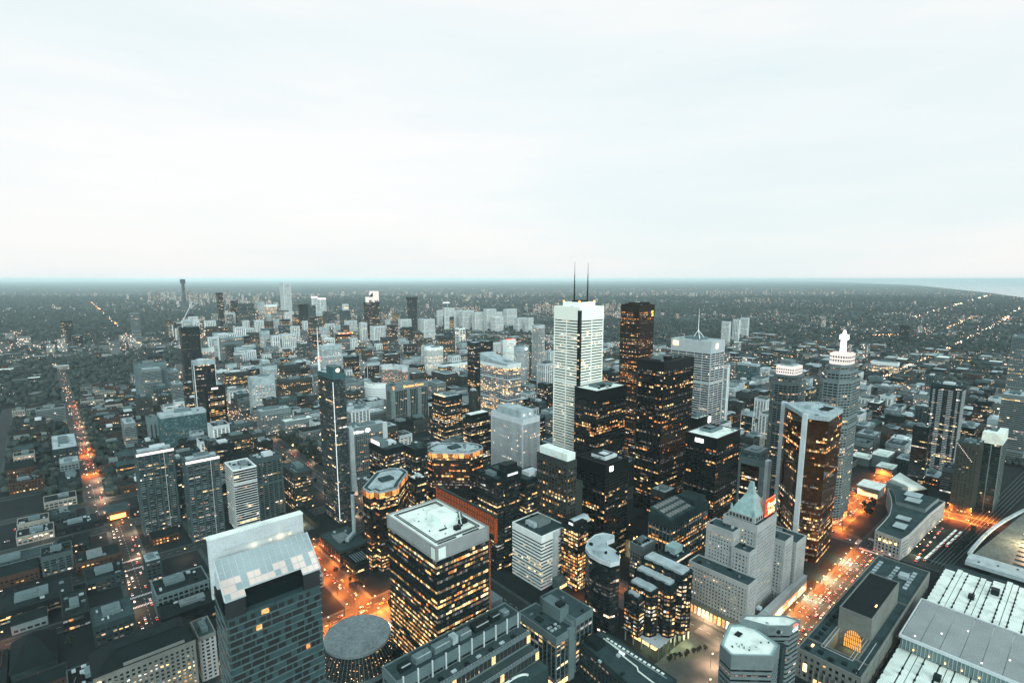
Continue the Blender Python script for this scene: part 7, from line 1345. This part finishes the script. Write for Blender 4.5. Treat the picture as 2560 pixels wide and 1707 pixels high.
while len(pts) < 30000 and tries < 130000:
    tries += 1
    u = rr.random(); dp = 800 + 9500 * u ** 1.5; px = rr.uniform(-80, 2640); x, y = fxy(px, dp)
    if not onland(x, y) or (y < 1000 and x < 1300 and x > 150): continue
    woods = math.sin(x * .0013 + 1) * math.cos(y * .0011 + x * .0004) + .25 * math.sin(x * .004); park = any(o[0] < x < o[2] and o[1] < y < o[3] for o in PARKS[2:4])
    dens = .34 + (.9 if woods > .1 else 0) + (1 if park else 0) + (.5 if x < 250 else 0) - (.16 if 650 < x < 1300 and y < 3300 else 0)
    if rr.random() > dens or not clear_of(x, y): continue
    pts.append((x, y, rr.uniform(3.2, 6.5) * (1 + .00022 * dp), rr.uniform(.7, 1.2)))
P_ = np.array(pts); K = len(P_)
V = np.repeat(iv[None], K, 0) * (1 + rng.uniform(-.28, .28, (K, 12, 1))); V *= P_[:, None, 2:3]; V[:, :, 2] *= P_[:, None, 3]; V[:, :, 0] += P_[:, None, 0]; V[:, :, 1] += P_[:, None, 1]; V[:, :, 2] += (P_[:, 2] * .95)[:, None]
me = bpy.data.meshes.new('tree_canopy'); F_ = (itri[None] + (np.arange(K) * 12)[:, None, None]).reshape(-1, 3)
me.vertices.add(K * 12); me.vertices.foreach_set('co', V.ravel()); me.loops.add(len(F_) * 3); me.loops.foreach_set('vertex_index', F_.ravel().astype(np.int32)); me.polygons.add(len(F_)); me.polygons.foreach_set('loop_start', np.arange(0, len(F_) * 3, 3, dtype=np.int32)); me.update(); me.validate()
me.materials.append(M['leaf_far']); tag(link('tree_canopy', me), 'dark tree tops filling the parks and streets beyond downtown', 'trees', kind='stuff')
# ================================================================== vehicles
def profile(mb, pts2, x0, x1, mi=0):
    n = len(pts2); i = len(mb.v); mb.v += [(x0, a, b) for a, b in pts2] + [(x1, a, b) for a, b in pts2]
    for k in range(n): k2 = (k + 1) % n; mb.f.append((i + k, i + k2, i + n + k2, i + n + k)); mb.m.append(mi)
    mb.f.append(tuple(range(i + n - 1, i - 1, -1))); mb.f.append(tuple(range(i + n, i + 2 * n))); mb.m += [mi, mi]
CARM = {}
mb = MB(); profile(mb, [(-2.2, .3), (2.2, .3), (2.25, .75), (1.2, .95), (-1.9, 1.0), (-2.25, .8)], -.9, .9)
mb.box(-.75, -1.15, 1.42, .75, .3, 1.47); bodyv = mb
def car_part(fn, mat): q = MB(); fn(q); return q.mesh('part', [mat])
CAB = car_part(lambda q: profile(q, [(-1.75, .97), (1.0, .94), (.35, 1.42), (-1.2, 1.43)], -.78, .78), 'glass_black')
HL = car_part(lambda q: q.box(-.24, 2.2, .55, .24, 2.34, .85, bottom=True), 'glow_headlamp'); TL = car_part(lambda q: q.box(-.24, -2.36, .6, .24, -2.22, .9, bottom=True), 'glow_tail')
WH = car_part(lambda q: q.box(-.1, -.33, .02, .1, .33, .66, bottom=True), 'tyre')
BODY = []
for i in range(6): q = MB(); q.v = list(bodyv.v); q.f = list(bodyv.f); q.m = list(bodyv.m); BODY.append(q.mesh('body', ['car_paint_%d' % i]))
CN = ['white', 'black', 'grey', 'red', 'blue', 'yellow']
def car(x, y, rz, label, group, ci=None):
    ci = rr.choice((0, 0, 1, 1, 2, 2, 3, 4, 5)) if ci is None else ci
    t = thing('car', CN[ci] + ' car ' + label, 'car', (x, y, .065), rz, group); link('body', BODY[ci], t); link('cabin', CAB, t)
    for s in (-.6, .6): link('headlight', HL, t, (s, 0, 0)); link('taillight', TL, t, (s, 0, 0))
    for s in (-.86, .86):
        for u in (-1.4, 1.4): link('wheel', WH, t, (s, u, 0))
taken = []
def lane(x0, y0, x1, y1, n, label, group, back=False):
    d = Vector((x1 - x0, y1 - y0)); rz = math.atan2(-d.x, d.y) + (math.pi if back else 0)
    for k in range(n):
        t = rr.random(); x = x0 + d.x * t; y = y0 + d.y * t
        if any(abs(x - a) < 6.2 and abs(y - b) < 6.2 and abs((x - a) * d.normalized().x + (y - b) * d.normalized().y) < 6.2 and abs((x - a) * d.normalized().y - (y - b) * d.normalized().x) < 2.4 for a, b in taken): continue
        taken.append((x, y)); car(x, y, rz, label, group)
g = 'cars in the street before the station'; lb = 'in the traffic between the old hotel and the station'
for yy, bk in ((157.5, 0), (161.5, 0), (165.5, 0), (170.5, 1), (174.5, 1), (178.8, 1)): lane(470, yy, 742, yy, 17, lb, g, bk)
lane(800, 160, 940, 160, 6, 'north of the curved stone building', 'cars east of the crossing', 0)
g = 'cars on the long left street'; lb = 'on the long street at the left'
for xx, bk in ((43.5, 1), (47.5, 1), (56.5, 0), (60.5, 0)): lane(xx, 560, xx, 900, 13, lb, g, bk)
for xx, bk in ((28, 1), (31.8, 1), (37, 0), (40.5, 0)): lane(xx, 945, xx, 1900, 17, 'on the far stretch of the long street at the left', 'cars on the far left street', bk)
g = 'cars on the wide avenue'; lb = 'on the wide avenue beside the park'
for xx, bk in ((320, 1), (326, 1), (338, 0), (344, 0)): lane(xx, 860, xx, 1900, 12, lb, g, bk)
for xx, bk in ((217, 1), (225, 0)): lane(xx, 500, xx, 700, 5, 'on the orange-lit street by the concert hall', 'cars by the concert hall', bk)
for yy, bk in ((476, 1), (484, 0)): lane(150, yy, 330, yy, 5, 'at the orange crossroads', 'cars at the orange crossroads', bk)
for xx, bk in ((763, 1), (773, 0)): lane(xx, 186, xx, 420, 10, 'on the street right of the gold towers', 'cars right of the gold towers', bk)
for yy, bk in ((219, 1), (230, 0)): lane(790, yy, 1060, yy, 14, 'in the orange street behind the curved stone building', 'cars behind the curved building', bk)
for xx, bk in ((953, 1), (961, 0)): lane(xx, 70, xx, 330, 11, 'at the orange junction right of the curved building', 'cars at the right junction', bk)
lane(770, 126, 920, 121, 14, 'parked along the curved stone building', 'cars by the curved building', 0); lane(355, 200, 440, 180, 5, 'on the curving drive below the six-sided block', 'cars on the drive', 0)
n_ = 0
for k in range(400):
    x, y = rr.uniform(-160, 205), rr.uniform(510, 1000)
    if n_ < 70 and clear_of(x, y, 4) and not any(abs(x - a) < 3 and abs(y - b) < 5.5 for a, b in taken): n_ += 1; taken.append((x, y)); car(x, y, rr.choice((0, math.pi, math.pi / 2)), 'parked in a yard among the low roofs on the left', 'cars parked in yards')
# buses in the lane beside the railway
mb = MB(); mb.box(-1.25, -5.8, .4, 1.25, 5.8, 3.0, bottom=True); BUSB = mb.mesh('body', ['car_paint_2']); mb = MB(); mb.box(-1.15, -5.6, 3.0, 1.15, 5.6, 3.25); BUSR = mb.mesh('roof', ['roof_white']); mb = MB(); mb.box(-1.29, -5.3, 1.5, 1.29, 5.4, 2.5, bottom=True); BUSW = mb.mesh('window', ['glass_black'])
mb = MB(); mb.box(-1.1, -5.95, .8, -.6, -5.82, 1.3, bottom=True); BUST = mb.mesh('taillight', ['glow_tail']); mb = MB(); mb.box(.6, -5.95, .8, 1.1, -5.82, 1.3, bottom=True); BUST2 = mb.mesh('taillight', ['glow_tail'])
rz_b = math.atan2(-126, -11)
BUS = [(778 + k * 14.2, 117.5 - k * 1.15) for k in range(9)] + [(842 + k * 16, 107 - k * 1.4) for k in range(4)] + [(768, 124)]
for k, (x, y) in enumerate(BUS):
    lab = '%s white-roofed bus in the %s beside the railway' % (ORD[k] if k < 9 else ORD[k - 9] if k < 13 else 'lone', 'long row' if k < 9 else 'short row' if k < 13 else 'bay by the row')
    t = thing('bus', lab, 'bus', (x, y, .06), rz_b, 'buses beside the railway')
    for nme, me in (('body', BUSB), ('roof', BUSR), ('window', BUSW), ('taillight', BUST), ('taillight', BUST2)): link(nme, me, t)
    for s in (-1.15, 1.15):
        for u in (-3.6, 3.6): link('wheel', WH, t, (s, u, 0)).scale = (1.4, 1.5, 1.5)
# ================================================================== street lamps
mb = MB(); mb.cyl(0, 0, 0, 8.6, .13, .08, 6); POLE = mb.mesh('pole', ['unit_dark']); mb = MB(); mb.bar((0, 0, 8.5), (1.9, 0, 9.0), .1); ARM = mb.mesh('arm', ['unit_dark']); mb = MB(); mb.box(1.6, -.28, 8.86, 2.5, .28, 9.08, bottom=True); HEAD_ = mb.mesh('lamp_head', ['glow_head'])
OR_ = (1, .15, .02); PK = (1, .42, .24); WM = (1, .66, .38)
def lamp(x, y, rz, label, group, power=0, col=OR_):
    t = thing('street_lamp', label, 'street lamp', (x, y, .1), rz, group); link('pole', POLE, t); link('arm', ARM, t); link('lamp_head', HEAD_, t)
    if power:
        t.scale = (1.35, 1.35, 1.35)
        d = bpy.data.lights.new('lamp_light', 'SPOT'); d.spot_size = R(168); d.spot_blend = 1; d.energy = power * 17; d.color = col; d.shadow_soft_size = .35; link('lamp_light', d, t, (2.0, 0, 8.5))
for k in range(15):
    x = 474 + k * 18.5; lamp(x, 183.2, -math.pi / 2, 'street lamp on the hotel side of the street before the station', 'lamps on the station street', 7000, OR_ if k % 3 else WM); lamp(x + 9, 152.8, math.pi / 2, 'street lamp on the station side of the street', 'lamps on the station side', 2600 if k % 2 else 0, PK)
for k in range(9): lamp(64.8, 575 + k * 38, math.pi, 'street lamp on the right kerb of the long left street', 'lamps on the left street', 2600 if k % 2 else 0, PK); lamp(39.2, 592 + k * 38, 0, 'street lamp on the left kerb of the long left street', 'lamps on the left street, left kerb', 1600 if k % 2 else 0, PK)
for k in range(17): lamp(45, 950 + k * 55, math.pi, 'street lamp on the far stretch of the left street', 'lamps on the far left street', 6500 if k in (1, 2, 3, 7, 8, 11, 16) else 1800, OR_ if k in (4, 5, 7, 16) else PK)
for x, y in ((29, 1152), (39, 1152), (29, 1290), (39, 1290)): lamp(x, y, 0, 'bright orange lamp at a crossing of the far left street', 'orange crossing lamps', 9000, OR_)
for k in range(24): lamp(311 if k % 2 else 353, 640 + k * 52, 0 if k % 2 else math.pi, 'street lamp on the wide avenue beside the park', 'lamps on the avenue', 3800, PK)
for x, y, rz in ((233, 500, math.pi), (209, 520, 0), (233, 540, math.pi), (209, 560, 0), (233, 585, math.pi), (209, 610, 0), (233, 640, math.pi), (208, 468, 0), (238, 466, math.pi), (262, 470, 2), (180, 471, 1.5), (160, 470, 1.5)): lamp(x, y, rz, 'orange street lamp at the crossroads by the concert hall', 'lamps at the orange crossroads', 10000, OR_)
for x, y in ((214, 490), (228, 476), (221, 455), (221, 620), (214, 665), (200, 482), (250, 484), (285, 478)): lamp(x, y, 0, 'added orange lamp over the roadway by the concert hall', 'added lamps at the crossroads', 5200, OR_)  # extra lamps added to strengthen and even out the orange street glow
for x, y in ((214, 440), (252, 440), (270, 492)): lamp(x, y, 0, 'pale lamp on the plaza by the white-roofed tower', 'plaza lamps', 4200, PK)
for k in range(14): lamp(790 + k * 21, 212 + (k % 2) * 26, math.pi / 2 if k % 2 == 0 else -math.pi / 2, 'orange street lamp behind the curved stone building', 'lamps behind the curved building', 18000, OR_)
for x, y in ((944, 100), (970, 104), (944, 122), (970, 130), (940, 140), (975, 85), (955, 150), (990, 118)): lamp(x, y, 0, 'orange lamp at the right junction beside the curved building', 'lamps at the right junction', 17000, OR_)
for k in range(8): lamp(780 + k * 18, 131 - k * .6, -math.pi / 2, 'small lamp along the curved stone building', 'lamps by the curved building', 900 if k % 3 == 0 else 0, WM)
for k in range(10): lamp(780 if k % 2 else 757, 240 + k * 22, math.pi if k % 2 else 0, 'street lamp right of the gold towers', 'lamps right of the gold towers', 6000, OR_)
for x, y in ((620, 372), (600, 356), (540, 372), (560, 398), (650, 398), (520, 355)): lamp(x, y, 0, 'plaza lamp among the black towers', 'black tower plaza lamps', 2500, (1, .5, .2))
for x, y in ((455, 300), (440, 330), (450, 360), (445, 395), (455, 430), (372, 350), (398, 345)): lamp(x, y, 0, 'orange lamp in the street canyon by the amber tower', 'canyon lamps', 1800, OR_)
for x, y in ((350, 196), (380, 186), (410, 200), (440, 205), (455, 232), (445, 250)): lamp(x, y, 0, 'lamp on the curving drive below the old hotel', 'drive lamps', 3400, PK)
for k in range(9): lamp(-60 + k * 30, 492.5, -1.57, 'lamp on the cross street behind the hipped-roof hotel', 'cross street lamps', 1500 if k % 2 else 0, PK)
for x, y in ((-20, 700), (-60, 800), (0, 800), (90, 800), (100, 720), (-100, 900), (120, 900), (-30, 880), (-60, 655), (70, 560), (20, 545)): lamp(x, y, 0, 'lone lamp in a yard among the low roofs on the left', 'yard lamps', 700, PK if rr.random() < .6 else OR_)
# ---- uncountable far lights of streets, yards and traffic
mbw = MB(); mbo = MB()
def dot(x, y, s, hz, warm):
    q = mbo if warm else mbw; i = len(q.v); q.v += [(x - s, y, hz), (x, y - s, hz), (x + s, y, hz), (x, y + s, hz), (x, y, hz + s), (x, y, hz - s)]
    q.f += [(i, i + 1, i + 4), (i + 1, i + 2, i + 4), (i + 3, i, i + 4), (i + 2, i + 3, i + 4), (i + 1, i, i + 5), (i, i + 3, i + 5)]; q.m += [0] * 6
n = 0
while n < 3600:
    dp = 900 * math.exp(rr.random() ** .9 * 3.0); px = rr.uniform(-20, 2580); x, y = fxy(px, dp)
    if dp > 1400 and rr.random() < .7: x = round(x / 132) * 132 + 22 + rr.uniform(-3, 3)
    elif dp > 1400: y = round(y / 190) * 190 + rr.uniform(-3, 3)
    if dp > 2500 and math.sin(x * .0031 + 2) * math.sin(y * .0027 - 1) < .05 and rr.random() < .7: continue
    if not onland(x, y) or not clear_of(x, y, 1): continue
    bright = .35 + .65 * (px > 900) + .5 * (dp > 9000 and px > 1000)
    if rr.random() > bright: continue
    n += 1; dot(x, y, rr.uniform(.5, 1.0) * (dp / 1500) ** .75 * .62, 9 + dp * .0006 * rr.random(), rr.random() < .5)
def streak(x0, y0, x1, y1, n, s, warm=.6, jit=6):
    for k in range(n):
        t = rr.random(); dot(x0 + (x1 - x0) * t + rr.uniform(-jit, jit), y0 + (y1 - y0) * t + rr.uniform(-jit, jit), s * rr.uniform(.6, 1.3), rr.choice((2, 9)), rr.random() < warm)
streak(1900, 494, 3400, 512, 240, 1.1); streak(3400, 512, 6000, 590, 150, 1.5, .5, 9); streak(3688, 911, 3848, 851, 50, 1.6, .9, 30); streak(4700, 753, 6500, 830, 110, 1.7, .6, 10); streak(5677, 1152, 14825, 1759, 260, 3.2, .5, 20); streak(5769, 591, 8850, 740, 140, 2.4, .5, 14); streak(364, 3238, 378, 3840, 90, 1.3, .7, 5); streak(380, 3900, 640, 12500, 150, 2.6, .8, 10); streak(332, 1300, 334, 2000, 120, .6, .6, 14); streak(34, 1900, 36, 2500, 40, .6, .6, 8); streak(957, 400, 957, 3200, 160, .9, .6, 10); streak(768, 400, 768, 1600, 80, .7, .6, 9); streak(-48, 3382, 83, 3486, 60, 1.6, .9, 16)
streak(1000, 885, 2600, 900, 150, 1.0, .6, 9); streak(1000, 1430, 3000, 1440, 120, 1.2, .6, 9); streak(1280, 100, 1280, 3000, 120, 1.0, .6, 9); streak(1530, 100, 1530, 3000, 120, 1.0, .6, 9); streak(1900, 100, 1900, 2600, 120, 1.1, .6, 9)
mbo.build('far_light_warm', 'glow_far_warm', kind='stuff', label='orange pinpricks of street light scattered to the horizon', cat='lights'); mbw.build('far_light_white', 'glow_far_white', kind='stuff', label='white pinpricks of light scattered to the horizon', cat='lights')
# ---- tell look-alikes apart by their place in depth
TENS = ['', '', 'twenty', 'thirty', 'forty', 'fifty']; ONES = ['', 'first', 'second', 'third', 'fourth', 'fifth', 'sixth', 'seventh', 'eighth', 'ninth', 'tenth', 'eleventh', 'twelfth', 'thirteenth', 'fourteenth', 'fifteenth', 'sixteenth', 'seventeenth', 'eighteenth', 'nineteenth']
def ordw(n): return '' if n == 1 else (ONES[n] if n < 20 else (TENS[n // 10] + '-' + ONES[n % 10] if n % 10 else {20: 'twentieth', 30: 'thirtieth', 40: 'fortieth', 50: 'fiftieth'}[n])) + ' '
same = {}
for o in COL.objects:
    if o.parent is None and o.type == 'EMPTY' and o.name.split('.')[0] in ('car', 'street_lamp', 'street_tree'): same.setdefault(o['label'], []).append(o)
for l, os_ in same.items():
    if len(os_) > 1:
        os_.sort(key=lambda o: o.location.length)
        for k, o in enumerate(os_): o['label'] = ordw(k + 1) + 'nearest ' + l
# ================================================================== haze
m = bpy.data.materials.new('haze'); m.use_nodes = True; n_ = m.node_tree.nodes; n_.clear(); o_ = n_.new('ShaderNodeOutputMaterial'); v_ = n_.new('ShaderNodeVolumePrincipled')
v_.inputs['Color'].default_value = (.68, .94, 1, 1); v_.inputs['Density'].default_value = HAZE; v_.inputs['Anisotropy'].default_value = -.38; m.node_tree.links.new(v_.outputs[0], o_.inputs['Volume']); M['haze'] = m
mb = MB(); mb.box(-305000, -65000, -3, 305000, 305000, 372, bottom=True); mb.build('haze', 'haze', kind='stuff', label='pale evening haze filling the air over the city', cat='haze')
